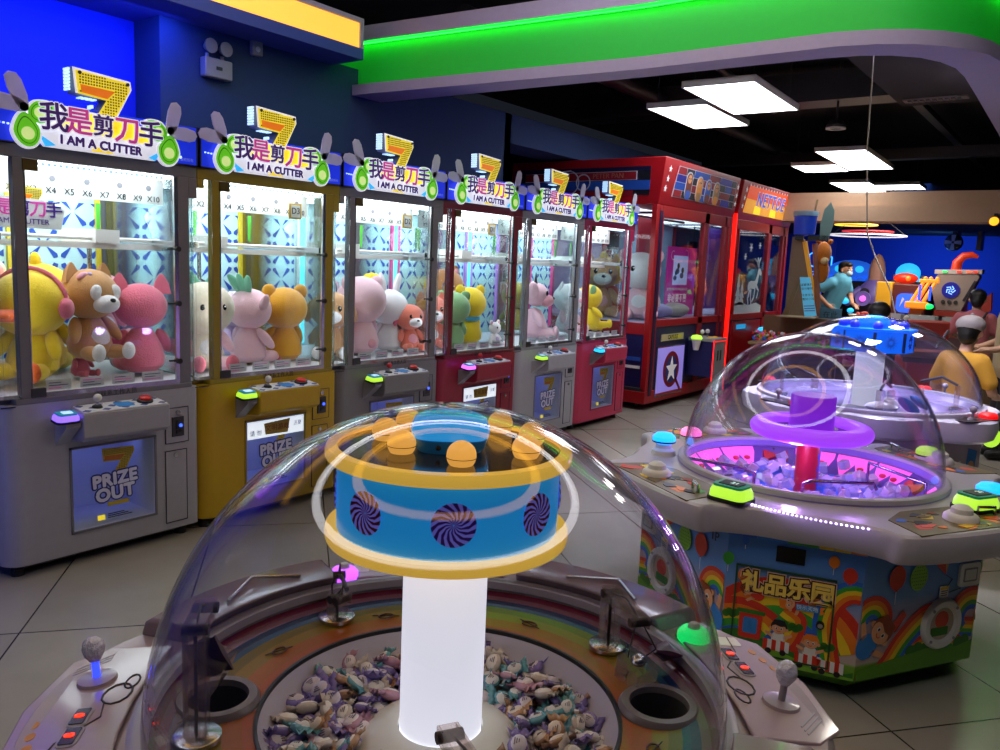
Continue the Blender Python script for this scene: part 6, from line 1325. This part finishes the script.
# --- seated / standing visitors nearer to us, all seen from behind or the side
def visitor(label, x, y, top, yaw, s, shirt_m, hair_len=.1, cap=None, bag=False, trousers='#2a2a30', wide=1., lean=0., profile=False, arms=True):
    t = thing('person', label, 'person', (x, y, 0)); hz = top - .11 * s
    H_, f, l, u, c = head((0, 0, hz), yaw, s); sh = hz - .235 * s; hip = sh - .46 * s; F = lambda a, b_, z: tuple(f * a + l * b_ + u * z)
    kn = hip * .52
    body = H_ + [(F(-.01, 0, hz - .07 * s), F(-.02 - lean, 0, sh + .02), .048 * s, .055 * s), (F(-.02 - lean, 0, sh - .05), F(-.03, 0, hip + .05), .125 * s * wide, .12 * s * wide)]
    for q in (-1, 1):
        body += [(F(-.03, q * .085 * s, hip), F(.02, q * .09 * s, kn), .08 * s, .058 * s), (F(.02, q * .09 * s, kn), F(-.03, q * .09 * s, .08), .055 * s, .04 * s), (F(-.02, q * .09 * s, .045), F(.09, q * .09 * s, .035), .04, .032)]
        e = F(.02 - lean, q * .25 * s * wide, sh - .24 * s); w = F(.20, q * .17 * s, sh - .30 * s)
        body += [(F(-.02 - lean, q * .17 * s * wide, sh), e, .048 * s, .04 * s), (e, w, .037 * s, .028 * s)] + hand(w, F(.9, -q * .3, -.1), (0, 0, 1), .009 * s)
    blob('body', body, skin_l, t, .012, 3); eyes(c, f, l, u, t, s)
    hp = [(c + u * .04 * s - f * .022 * s, (.098 * s, .098 * s, .085 * s)), (c - f * .045 * s - u * .02 * s, (.075 * s, .086 * s, .09 * s))]
    if hair_len > .15: hp += [(tuple(c - f * .06 * s - u * .06 * s), tuple(c - f * .085 * s - u * hair_len * s), .075 * s, .04 * s)]
    blob('hair', hp, hair_m, t, .012)
    if cap: 
        blob('cap', [(c + u * .06 * s - f * .01 * s, (.112 * s, .112 * s, .082 * s)), (c + f * .12 * s + u * .035 * s, (.07 * s, .075 * s, .014 * s))], cap, t, .010); z = MB().ell(c + u * .143 * s, .012, cap); obj('cap_button', z, t)
    sp = [(F(-.02 - lean, 0, sh - .04), F(-.03, 0, hip), .15 * s * wide, .155 * s * wide), (F(-.02 - lean, -.1 * s, sh + .0), F(-.02 - lean, .1 * s, sh + .0), .075 * s, .075 * s), (F(-.03, -.06 * s, hip), F(-.03, .06 * s, hip), .14 * s * wide, .14 * s * wide)]
    for q in (-1, 1): sp.append((F(-.02 - lean, q * .14 * s * wide, sh + .0), F(.0 - lean, q * .225 * s * wide, sh - .16 * s), .078 * s, .066 * s))
    blob('shirt', sp, shirt_m, t, .014)
    tp = [(F(-.03, 0, hip + .02), F(-.03, 0, hip - .05), .14 * s * wide, .14 * s * wide)]
    for q in (-1, 1): tp += [(F(-.03, q * .085 * s, hip - .02), F(.02, q * .09 * s, kn), .105 * s, .08 * s), (F(.02, q * .09 * s, kn), F(-.03, q * .09 * s, .12), .078 * s, .07 * s)]
    blob('trousers', tp, mat('trousers_' + trousers[1:], trousers, .85), t, .016)
    for q in (-1, 1): blob('shoe', [(F(-.03, q * .09 * s, .05), F(.10, q * .09 * s, .042), .048, .042)], offwhite if trousers != '#2a2a30' else black, t, .012)
    if bag: obj('shoulder_strap', MB().tube([F(-.12, -.12 * s, sh + .07), F(-.185 * wide * s, -.02, sh - .08), F(-.185 * wide * s, .10 * s, hip + .12), F(-.14, .16 * s, hip)], .010, black, 6), t)
    return t
ochre = mat('mustard_tee', '#d09a30', .85, bump=.1); rose_t = mat('dusty_pink_tee', '#b4646c', .85, bump=.1); cream_t = mat('cream_tee', '#b8a884', .85, bump=.1); dk_t = mat('black_tee', '#1a1a1c', .85)
visitor('person in mustard T-shirt and pale grey cap, seen from behind at the right edge', -.72, 6.5, 1.24, 75, .86, ochre, .1, mat('pale_grey_cap', '#a8a2a0', .85, bump=.1), trousers='#6a6058', wide=.9, lean=.03)
visitor('person in dusty pink top with thin black shoulder strap, seen from behind', -.97, 9.0, 1.42, 95, .80, rose_t, .12, bag=True, wide=1.1)
visitor('person in cream top with long black hair at the right frame edge', -.56, 8.0, 1.57, 200, .98, cream_t, .3, wide=1.1)
visitor('black-haired person whose head shows just above the rear dome', -1.83, 9.0, 1.24, 90, 1.12, dk_t, .14, wide=1.0)
# --- counter with bins
wood = mat('pale_wood_counter', '#a08a60', .6, var=.15, scale=6); shelf_m = mat('counter_front_panel', '#6a5238', .6)
t = thing('counter', 'long pale wooden counter in front of the blue room', 'counter', (0, 0, 0))
obj('worktop', MB().box(-2.98, .8, 11.42, 12.15, .86, .90, wood), t, bevel=.005); obj('front_panel', MB().box(-2.94, .76, 11.46, 11.50, .0, .86, shelf_m), t); obj('end_panel', MB().box(-2.94, -2.90, 11.46, 12.1, 0, .86, shelf_m), t); obj('shelf', MB().box(-2.9, .74, 11.5, 12.1, .45, .47, wood), t)
binm = glass('clear_bin_plastic', '#d8e0e4', .1, 1.45, 1.0, .35)
bin_c = [(-2.62, '#c03028', 'bowl of red packets at the left end of the counter'), (-2.26, '#a078c8', 'clear bin of violet toys beside the bowl of red packets'), (-1.86, '#8a8a80', 'clear bin of grey pieces in the middle of the counter, left one'), (-1.44, '#7c8478', 'clear bin of greenish pieces in the middle of the counter, right one'), (-1.02, '#c8b070', 'clear bin of yellowish pieces near the person in pink')]
for i, (x, hx, lb) in enumerate(bin_c):
    b = thing('storage_bin', lb, 'bin', (x, 11.68, .90), 0, 'bins on the counter'); z = MB(); w_, d_, h_ = .17, .14, .13
    if i == 0: z.lathe([(.08, 0), (.15, .08), (.155, .085), (.145, .08), (.075, .006), (0, .006)], offwhite, 28)
    else: z.box(-w_, w_, -d_, -d_ + .004, 0, h_, binm).box(-w_, w_, d_ - .004, d_, 0, h_, binm).box(-w_, -w_ + .004, -d_, d_, 0, h_, binm).box(w_ - .004, w_, -d_, d_, 0, h_, binm).box(-w_, w_, -d_, d_, 0, .004, binm)
    obj('bin_body', z, b); rn = random.Random(i); z = MB(); mm = mat('packet_' + hx[1:], hx, .5, var=.3)
    for q in range(14): z.ell((rn.uniform(-.11, .11) * (.7 if i == 0 else 1), rn.uniform(-.09, .09), .03 + rn.uniform(0, .075)), (rn.uniform(.03, .045), .03, .026), mm, nu=8, nv=6, rot=(rn.uniform(0, 90), rn.uniform(0, 90), 0))
    o = obj('contents', z, b); o['kind'] = 'stuff'
# --- A-frame notice board and toy shelf in front of it
t = thing('sign_board', 'blue A-frame sign board with dark characters standing left of the counter', 'sign', (-2.95, 10.0, .86), 8)
sgb = mat('sky_blue_sign', '#4cb4d8', .5, emit='#40a8d0', es=.25); M = Matrix(((.28, 0, .96, .04), (.0, 1, 0, 0), (0, 0, 0, 0), (0, 0, 0, 1)))
P = [(-.03, .10, .60), (.10, .02, .60), (.24, -.12, .14), (.10, -.02, .12)]
b = MB(); b.add([(-.02, .0, .60), (.10, .0, .605), (.23, -.12, .15), (.095, -.12, .13), (-.02, .02, .60), (.10, .02, .605), (.23, -.10, .15), (.095, -.10, .13)], [(0, 1, 2, 3), (7, 6, 5, 4), (0, 4, 5, 1), (1, 5, 6, 2), (2, 6, 7, 3), (3, 7, 4, 0)], sgb); fo = obj('front_leaf', b, t)
b = MB(); ex = Vector((.125, 0, .012)).normalized(); ey = (Vector((-.02, 0, .60)) - Vector((.095, -.12, .13))).normalized(); ez = ex.cross(ey).normalized()
ez = ez if ez.y < 0 else -ez; MS = Matrix(((ex.x, ey.x, ez.x, .105), (ex.y, ey.y, ez.y, -.060), (ex.z, ey.z, ez.z, .37), (0, 0, 0, 1)))
b.text('温馨提示', .034, ink, MS @ T(0, .15, .003), .0005).text('请勿攀爬', .034, ink, MS @ T(0, .10, .003), .0005).text('注意安全', .034, ink, MS @ T(0, 0.02, .003), .0005).text('看好小孩', .034, ink, MS @ T(0, -.03, .003), .0005)
for q in range(3): b.box(-.06, .06, -.12 - q * .03, -.108 - q * .03, .002, .003, pattern_blue, MS)
obj('sign_lettering', b, fo)
obj('rear_leaf', MB().add([(-.02, .03, .60), (.0, .03, .605), (-.16, .30, .12), (-.24, .28, .11), (-.02, .05, .60), (.0, .05, .605), (-.16, .32, .12), (-.24, .30, .11)], [(0, 1, 2, 3), (7, 6, 5, 4), (0, 4, 5, 1), (1, 5, 6, 2), (2, 6, 7, 3), (3, 7, 4, 0)], mat('tan_board', '#8c7a5c', .7)), t)
obj('brace', MB().box(-.23, .2, -.1, .3, .108, .122, mat('tan_board', '#8c7a5c')), t)
t = thing('display_shelf', 'low dark shelf crowded with small trinkets under the blue sign board', 'shelf', (-2.98, 10.0, 0))
obj('shelf_body', MB().box(-.42, .42, -.28, .28, 0, .62, shelf_m).box(-.45, .45, -.3, .34, .62, .65, wood).box(-.45, .45, .20, .34, .65, .965, shelf_m), t)
rn = random.Random(5); z = MB(); cs = [R_, O_, Y_, G_, B_, paper, tx_pink, dark]
for i in range(150): z.ell((rn.uniform(-.42, .42), rn.uniform(-.28, .18), .67 + rn.uniform(0, .11)), (rn.uniform(.012, .026),) * 3, cs[rn.randrange(8)], nu=7, nv=5)
o = tag(obj('trinket_heap', z, None, (-2.98, 10.0, 0)), 'heap of tiny colourful trinkets on the low shelf under the sign board', 'trinkets', kind='stuff')
t = thing('sign_card', 'small blue-grey notice card standing beside the A-frame sign', 'sign', (-2.70, 10.5, .90), 5)
obj('card', MB().box(-.13, .13, -.012, .012, .02, .19, mat('slate_blue_card', '#4a8096', .6)), t, bevel=.004); obj('card_lettering', MB().text('在此', .09, ink, FRONT(0, -.0135, .105), .0005), t); obj('card_foot', MB().box(-.11, .11, -.04, .04, 0, .02, dark), t); obj('stand', MB().box(-.12, .12, -.05, .05, -.9, 0, shelf_m), t)
# --- tall ride with seat and toys beside the red cabinet
t = thing('kiddie_ride', 'tall tan ride panel with an orange bear figure, right of the red cabinets', 'ride', (-3.24, 10.9, 0), 10)
tanr = mat('tan_ride_panel', '#8a7458', .6); goldr = mat('golden_ride_trim', '#d8a038', .5, emit='#d89830', es=.25); obear = plushm('orange_bear', '#d87c20')
obj('side_panel', MB().prism([(-.14, 0), (.22, 0), (.20, 1.2), (.02, 1.95), (-.13, 1.98), (-.14, 1.2)], -.05, .05, tanr, FRONT()), t); obj('trim_strip', MB().tube([(.21, -.06, 1.0), (.16, -.06, 1.4), (.03, -.06, 1.92)], .03, goldr, 8), t)
obj('pillar', MB().tube([(.30, .0, .05), (.26, 0, 1.1), (.15, 0, 1.9)], .035, mat('pink_brown_post', '#a06c54', .5), 8), t)
z = MB().ell((.26, .05, 1.78), (.10, .10, .15), obear).ell((.29, -.02, 1.68), (.05, .05, .05), mat('cream_muzzle', '#e0c890', .8)); 
for s in (-1, 1): z.ell((.26 + s * .07, .05, 1.93), (.035, .03, .035), obear)
z.ell((.26, .08, 1.55), (.09, .08, .16), obear); obj('bear_figure', z, t); obj('base', MB().box(-.13, .4, -.2, .2, 0, .1, dark), t)
t = thing('toy_drum_boat', 'blue and white tub toy with a pale surfboard shape on top of the ride panel', 'toy', (-3.18, 10.72, 1.985), 10)
obj('tub', MB().lathe([(.02, 0), (.13, .02), (.14, .24), (.15, .25), (.15, .30), (.0, .30)], mat('royal_blue_tub', '#1f44c0', .4, emit='#1c40c0', es=.15), 28), t); obj('tub_band', MB().lathe([(.152, .25), (.156, .28), (.152, .31)], mat('pale_blue_band', '#90b8d0', .4), 28), t)
obj('surfboard', MB().prism([(-.05, -.05), (.05, -.05), (.075, .15), (.06, .33), (0, .43), (-.06, .33), (-.075, .15)], -.02, .02, mat('pale_teal_board', '#7fa8a0', .5), T(.25, -.02, .0) @ FR @ T(0, 0, 0, 0, 0, -5)), t); obj('mast', MB().cyl((.10, 0, .28), (.12, 0, .46), .012, .012, wood), t); obj('clamp', MB().box(-.1, .0, -.05, .05, -.05, .02, black).box(.05, .3, -.04, .04, -.06, .01, black), t)
# --- arcade games of the blue room
def part(t, nm, mb, **k): return obj(nm, mb, t, **k)
neon_b = mat('blue_neon_tube', '#40a0ff', .4, emit='#2888ff', es=3.5, var=0, sample=True)
t = thing('neon_sign', 'blue neon outline sign on the left of the blue room', 'neon sign', (-4.24, 15.2, 1.55), 0)
part(t, 'neon_tube', MB().tube([(-.12, 0, .12), (-.14, 0, .30), (-.06, 0, .36), (-.08, 0, .46), (0, 0, .42), (.03, 0, .50), (.08, 0, .40), (.16, 0, .32), (.26, 0, .27), (.26, 0, .10), (.17, 0, .06), (.0, 0, .07)], .012, neon_b, 8, True)); part(t, 'back_plate', MB().box(-.2, .3, .02, .04, -.1, .55, mat('deep_blue_plate', '#0c1860', .6, emit='#0c1c90', es=.3))); part(t, 'neon_lettering', MB().text('GAME', .10, neon_b, FRONT(.05, -.01, -.03), .004)); part(t, 'stand', MB().box(-.18, .28, .03, .25, -1.55, -.1, mat('dark_blue_case', '#141a4c', .5)))
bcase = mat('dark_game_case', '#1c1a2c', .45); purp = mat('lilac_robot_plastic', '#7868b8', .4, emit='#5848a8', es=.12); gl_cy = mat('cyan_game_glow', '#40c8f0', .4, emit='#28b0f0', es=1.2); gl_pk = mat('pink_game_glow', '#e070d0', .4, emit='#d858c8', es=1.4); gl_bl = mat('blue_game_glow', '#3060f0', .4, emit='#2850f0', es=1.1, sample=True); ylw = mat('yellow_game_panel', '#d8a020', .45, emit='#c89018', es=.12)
t = thing('game_cabinet', 'dark game cabinet topped with a smiling blue octopus, behind the man', 'arcade game', (-3.55, 15.0, 0)); part(t, 'case', MB().box(-.36, .5, -.3, .5, 0, 1.42, bcase), bevel=.02)
oct_m = mat('lit_blue_octopus', '#2f78e8', .4, emit='#2060e0', es=.7); z = MB().ell((-.03, 0, 1.58), (.40, .2, .20), oct_m)
for i in range(6): z.ell((-.36 + i * .13, -.12, 1.44), (.07, .09, .06), oct_m)
part(t, 'octopus_topper', z); z = MB()
for s in (-1, 1): z.ell((-.03 + s * .17, -.18, 1.62), (.07, .03, .06), gl_cy)
part(t, 'topper_eye', z); part(t, 'screen', MB().box(-.42, .4, -.31, -.3, .8, 1.3, mat('dark_screen', '#0a0a14', .2)))
part(t, 'side_bolster', MB().ell((-.42, -.1, 1.22), (.10, .2, .22), gl_bl).ell((-.38, -.25, 1.3), (.09, .1, .14), offwhite))
t = thing('robot_figure', 'lilac robot-like figure with a tall cone head in the middle of the blue room', 'figure', (-2.95, 14.0, 0))
part(t, 'torso', MB().lathe([(.0, 0), (.22, .02), (.24, .9), (.26, 1.15), (.22, 1.35), (.13, 1.45), (0, 1.46)], purp, 28)); part(t, 'head_cone', MB().lathe([(.12, 1.45), (.125, 1.6), (.10, 1.74), (.05, 1.84), (0, 1.87)], mat('peach_cone_head', '#c89888', .5), 24)); part(t, 'chest_badge', MB().cyl((-.1, -.24, 1.25), (-.1, -.27, 1.25), .07, .07, dark, 18)); part(t, 'arm', MB().tube([(.2, -.05, 1.3), (.36, -.12, 1.2), (.42, -.2, 1.05)], .06, purp, 10)); part(t, 'arm', MB().tube([(-.2, -.05, 1.3), (-.34, -.12, 1.18), (-.38, -.2, 1.05)], .06, purp, 10))
t = thing('toy_cannon', 'round lilac game horn with glowing pink centre beside the man in polo shirt', 'arcade game', (-2.90, 13.0, 0))
part(t, 'horn', MB().lathe([(.03, .2), (.07, .05), (.112, 0), (.108, -.02), (.06, -.01), (0, -.01)], purp, 28, T(0, 0, 1.17, -90, 0, 0))); part(t, 'glow_core', MB().lathe([(0, -.03), (.045, -.025), (.045, 0)], gl_pk, 20, T(0, 0, 1.17, -90, 0, 0))); part(t, 'pedestal', MB().box(-.12, .12, .05, .35, 0, 1.1, bcase)); part(t, 'spark_light', MB().ell((-.28, .1, 1.12), (.07, .05, .05), gl_cy).ell((-.22, .1, 1.2), (.05, .04, .06), offwhite).ell((-.16, .0, .98), (.05, .04, .04), gl_cy))
t = thing('game_cabinet', 'yellow-sided game cabinet with a blue glowing screen and red top', 'arcade game', (-2.42, 13.2, 0)); part(t, 'case', MB().box(-.26, .36, -.1, .5, 0, 1.42, mat('red_brown_case', '#5a1c14', .5)), bevel=.02); part(t, 'side_panel', MB().box(-.32, -.10, -.16, .45, .6, 1.44, ylw), bevel=.02); part(t, 'screen', MB().prism(rrect(-.02, .30, 1.0, 1.28, .08), 0, .08, gl_bl, FRONT(0, -.12, 0))); part(t, 'screen_glare', MB().prism([(.03, 1.08), (.09, 1.2), (.06, 1.22)], .08, .082, offwhite, FRONT(0, -.12, 0))); part(t, 'red_topper', MB().ell((.03, .05, 1.50), (.17, .12, .08), mat('lit_red_topper', '#d82c18', .4, emit='#e02810', es=.7)).ell((.08, -.04, 1.50), (.04, .04, .04), mat('lit_orange_topper', '#f08030', .4, emit='#f06818', es=1.2)))
t = thing('game_cabinet', 'small cyan glowing game topper behind the lilac robot', 'arcade game', (-2.66, 14.42, 0)); part(t, 'case', MB().box(-.2, .3, 0, .5, 0, 1.45, bcase), bevel=.02); part(t, 'glow_topper', MB().ell((.05, .2, 1.58), (.19, .12, .17), gl_cy).ell((.2, .1, 1.45), (.08, .08, .08), gl_cy))
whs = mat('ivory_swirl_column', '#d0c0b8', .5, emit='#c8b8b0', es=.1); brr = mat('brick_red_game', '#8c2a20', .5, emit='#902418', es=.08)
t = thing('game_cabinet', 'row of red and ivory scalloped seats with a blue curl, right of the yellow cabinet', 'arcade game', (-2.55, 15.0, 0)); part(t, 'case', MB().box(-.45, .75, 0, .5, 0, 1.2, brr), bevel=.02); part(t, 'blue_curl', MB().tube([(-.30, -.02, 1.15), (-.34, -.02, 1.35), (-.28, -.02, 1.5), (-.14, -.02, 1.5), (-.12, -.02, 1.4)], .06, mat('steel_blue_curl', '#4a80c0', .4, emit='#4070b8', es=.2), 10).box(-.35, .12, 0, .04, 1.44, 1.56, mat('pale_band', '#a8a8c0', .5)))
for k_, x in enumerate((.02, .32, .62)):
    z = MB().box(x - .13, x + .13, -.02, .10, 1.1, 1.48, brr); part(t, 'seat_back', z, bevel=.03)
    z = MB()
    for q in range(4): z.ell((x + (.0 if k_ else .5) * .0, -.05, 1.22 + q * .075), (.095, .04, .05), whs)
    if k_: part(t, 'swirl_column', z)
part(t, 'lower_glow', MB().box(.2, .75, -.03, 0, .95, 1.1, mat('violet_lower_glow', '#5a40c0', .4, emit='#5038c8', es=.5)).box(.42, .47, -.05, -.03, .9, 1.12, gl_cy))
t = thing('ride_wheel', 'dark wheel-like game with pale hub behind the counter', 'arcade game', (-2.10, 14.0, 0)); part(t, 'tyre', MB().lathe([(.24 + .10 * math.cos(R(a)), .12 * math.sin(R(a))) for a in range(0, 360, 30)], bcase, 36, T(0, 0, .98, -90, 0, 20), close=True)); part(t, 'hub', MB().lathe([(0, -.06), (.08, -.06), (.13, 0), (0, .02)], mat('tan_hub', '#887050', .5), 20, T(0, 0, .98, -90, 0, 20))); part(t, 'base', MB().box(-.25, .25, -.1, .2, 0, .72, brr))
# star-fighter game with lamps and orange gun
t = thing('shooting_game', 'grey wedge-shaped space game with round blue light and a red curved horn on top', 'arcade game', (-1.72, 13.1, 0)); gsl = mat('warm_grey_ship', '#8a7c78', .5)
part(t, 'hull', MB().prism([(-.20, 1.06), (.12, 1.06), (.30, 1.56), (.27, 1.62), (-.22, 1.60), (-.30, 1.40)], -.0, .25, gsl, FRONT(0, .25, 0)), bevel=.01); part(t, 'light_bar', MB().prism([(-.27, 1.585), (.32, 1.605), (.32, 1.665), (-.27, 1.645)], -.01, .26, mat('pale_grey_bar', '#b0a8a8', .5), FRONT(0, .25, 0)))
for x, m in ((-.14, g_btn), (.04, mat('red_marker_light', '#e03020', .4, emit='#f02818', es=1.6)), (.16, mat('amber_marker_light', '#f05030', .4, emit='#f85030', es=2)), (.24, mat('red_marker_light', '#e03020'))): part(t, 'marker_light', MB().prism(rrect(x - .03, x + .03, 1.612 + x * .03, 1.636 + x * .03, .01), 0, .012, m, FRONT(0, -.012, 0)))
part(t, 'round_light', MB().prism(disc(.115, 28, -.04, 1.36), 0, .01, mat('dark_blue_disc', '#0c1050', .4, emit='#1018a0', es=.5), FRONT(0, -.002, 0))); z = MB()
for q in range(5): z.tube([(-.04 + .012 * math.cos(R(q * 72)), 1.36 + .012 * math.sin(R(q * 72)), .012), (-.04 + .045 * math.cos(R(q * 72 + 25)), 1.36 + .045 * math.sin(R(q * 72 + 25)), .012), (-.04 + .062 * math.cos(R(q * 72 + 75)), 1.36 + .062 * math.sin(R(q * 72 + 75)), .012)], .007, mat('ice_blue_swirl', '#80b0ff', .4, emit='#70a0ff', es=2), 6, M=FRONT(0, -.002, 0))
part(t, 'swirl_light', z); part(t, 'horn', MB().tube([(-.02, .1, 1.62), (-.01, .1, 1.76), (.06, .1, 1.85), (.16, .1, 1.87), (.24, .1, 1.84)], [.07, .065, .055, .045, .02], mat('scarlet_horn', '#c8381c', .4, emit='#c83010', es=.25), 12)); part(t, 'stripe', MB().prism([(.12, 1.22), (.15, 1.21), (.27, 1.50), (.24, 1.51)], 0, .012, bcase, FRONT(0, -.002, 0)))
z = MB()
for q in range(3): z.cyl((-.12 + q * .08, -.012, 1.19), (-.12 + q * .08, 0, 1.19), .028, .028, dark, 12)
part(t, 'port', z); part(t, 'wing', MB().box(-.22, .24, .0, .3, .98, 1.06, brr).prism([(.2, 1.05), (.46, 1.35), (.48, 1.1), (.35, 1.0)], 0, .2, brr, FRONT(0, .25, 0))); part(t, 'pedestal', MB().box(-.25, .35, .02, .4, 0, .98, bcase))
org = mat('lit_orange_gun', '#f09028', .4, emit='#f08418', es=.75)
t = thing('light_gun', 'bright orange light gun with parallel barrels in front of the grey space game', 'light gun', (-2.02, 12.75, 0), 0)
for k_, x in enumerate((-.07, 0, .08)): part(t, 'barrel', MB().cyl((x - .10, 0, 1.18), (x + .03, .1, 1.50), .026, .024, org, 12).ell((x + .03, .1, 1.51), (.028, .028, .03), org))
part(t, 'gun_body', MB().box(-.24, .04, -.10, .10, 1.08, 1.18, org), bevel=.02); part(t, 'muzzle_ring', MB().box(-.11, .14, .06, .13, 1.45, 1.50, org), bevel=.01); part(t, 'green_light', MB().ell((.06, -.06, 1.12), (.07, .04, .04), g_btn)); part(t, 'grip', MB().prism([(-.20, .92), (-.06, .92), (.0, 1.08), (-.18, 1.08)], -.04, .04, mat('dark_orange_grip', '#b05a18', .5), FRONT())); part(t, 'barrel_light', MB().box(-.09, -.06, -.03, .0, 1.2, 1.42, gl_bl).box(0.04, .07, -.02, .01, 1.2, 1.40, gl_bl)); part(t, 'post', MB().cyl((-.1, .0, 0), (-.1, 0, .93), .05, .05, bcase, 14))
t = thing('game_console', 'dark joystick console with red glints right of the counter, behind the rear dome', 'arcade game', (-1.02, 7.35, 0), 20); part(t, 'case', MB().box(-.28, .22, -.2, .25, 0, .86, brr), bevel=.02); part(t, 'slanted_top', MB().add([(-.30, -.24, .84), (.24, -.24, .84), (.24, .26, .98), (-.30, .26, .98), (-.30, -.24, .88), (.24, -.24, .88), (.24, .26, 1.02), (-.30, .26, 1.02)], [(3, 2, 1, 0), (4, 5, 6, 7), (0, 1, 5, 4), (1, 2, 6, 5), (2, 3, 7, 6), (3, 0, 4, 7)], mat('dark_plum_console', '#3a2428', .4))); part(t, 'lever', MB().tube([(-.18, .0, .95), (-.24, -.02, 1.10), (-.27, -.02, 1.17)], .012, chrome, 8).ell((-.27, -.02, 1.18), .022, offwhite).tube([(-.02, .0, .95), (.05, -.02, 1.10)], .012, chrome, 8)); part(t, 'screen_hood', MB().box(-.22, .1, .16, .26, .98, 1.16, brr), bevel=.02); part(t, 'print', MB().prism([(-.2, -.02), (.12, 0), (.1, .06), (-.22, .05)], 0, .002, mat('warm_print', '#a06050', .5), T(0, -.1, .921, 16, 0, 0)))
t = thing('wall_fan', 'dark wall fan high on the blue wall', 'fan', (-2.22, 16.2, 2.16), 0); part(t, 'cage', MB().lathe([(.15 * math.cos(R(a)), .05 * math.sin(R(a))) for a in range(-90, 91, 15)], dark, 24, T(0, 0, 0, 90, 0, 0))); z = MB()
for q in range(4): z.prism([(.02, -.02), (.13, -.04), (.13, .035), (.02, .02)], 0, .005, grey, T(0, -.09, 0, 90, 0, 0) @ T(rz=q * 90))
part(t, 'blade', z); part(t, 'bracket', MB().box(-.04, .04, .05, .5, .05, .35, dark).box(.35, .42, 0, .4, -.12, .2, dark))
t = thing('projector_lamp', 'small amber lamp at the top right before the blue room', 'lamp', (-1.12, 11.0, 2.20), 0); part(t, 'lens', MB().ell((0, 0, 0), (.05, .04, .05), mat('amber_lens', '#f0a030', .4, emit='#f8a020', es=2))); part(t, 'housing', MB().cyl((0, .02, 0), (0, .16, .02), .05, .06, black, 16)); part(t, 'bracket', MB().box(-.02, .02, .12, .5, .0, .10, black))
# ------------------------------------------------------------------ light, world, camera
w = bpy.data.worlds.new('hall_air'); SC.world = w; w.use_nodes = True
w.node_tree.nodes['Background'].inputs[0].default_value = (.30, .34, .5, 1); w.node_tree.nodes['Background'].inputs[1].default_value = .03
def light(nm, kind, loc, e, col, size=.3, rot=(0, 0, 0), size_y=None, spread=None):
    L = bpy.data.lights.new(nm, kind); L.energy = e; L.color = col
    if kind == 'AREA':
        L.size = size
        if size_y: L.shape = 'RECTANGLE'; L.size_y = size_y
        if spread: L.spread = R(spread)
    else: L.shadow_soft_size = size
    o = bpy.data.objects.new(nm, L); o.location = loc; o.rotation_euler = [R(a) for a in rot]; COL.objects.link(o); return o
light('blue_wall_washer', 'AREA', (-4.6, 1.9, 2.84), 26, (.04, .10, 1), .3, (0, 30, 0), 2.0)
light('blue_side_glow', 'AREA', (-3.6, .7, .5), 1.2, (.05, .12, 1), .3, (90, 0, 0), .8)
light('white_machine_added_fill', 'AREA', (-1.0, 5.15, 3.35), 85, (.86, .82, 1), .5, (0, 0, 0), .5, 70)  # added fill without a fixture, brightens the white scalloped console
for a in (30, 150, 270): light('violet_dome_lamp', 'POINT', (C2[0] + .2 * math.cos(R(a)), C2[1] + .2 * math.sin(R(a)), .80), 4.2, (.62, .34, 1), .03)
light('blue_room_wash', 'AREA', (-3.0, 15.6, 2.08), 60, (.07, .2, 1), .6, (58, 0, 0), 6)
light('blue_room_spot', 'AREA', (-2.5, 16.3, 2.18), 34, (.12, .42, 1), .4, (45, 0, 0), 1)
light('counter_downlight', 'AREA', (-2.4, 12.3, 2.33), 50, (1, .9, .76), .8, (0, 0, 0), 1.2)
light('hall_downlight', 'AREA', (-.7, 7.3, 3.08), 50, (1, .92, .82), .8, (0, 0, 0), .8)
cam = bpy.data.cameras.new('camera'); co = bpy.data.objects.new('camera', cam); COL.objects.link(co)
cam.sensor_width = 36; cam.lens = 28.8; cam.clip_start = .05; cam.clip_end = 60
co.matrix_world = Matrix([[0.798205, -0.118582, 0.590599, 0.0], [0.600881, 0.087473, -0.794538, 0.0], [0.042557, 0.989084, 0.141075, 1.5], [0, 0, 0, 1]])
SC.camera = co
SC.view_settings.view_transform = 'Standard'; SC.view_settings.look = 'None'; SC.view_settings.gamma = 1; SC.view_settings.use_curve_mapping = False
SC.view_settings.exposure = 0
cy = SC.cycles
cy.max_bounces = 10; cy.diffuse_bounces = 3; cy.glossy_bounces = 4; cy.transmission_bounces = 4; cy.transparent_max_bounces = 32
cy.use_denoising = True; cy.caustics_reflective = False; cy.caustics_refractive = False; cy.sample_clamp_indirect = 4; cy.blur_glossy = 1
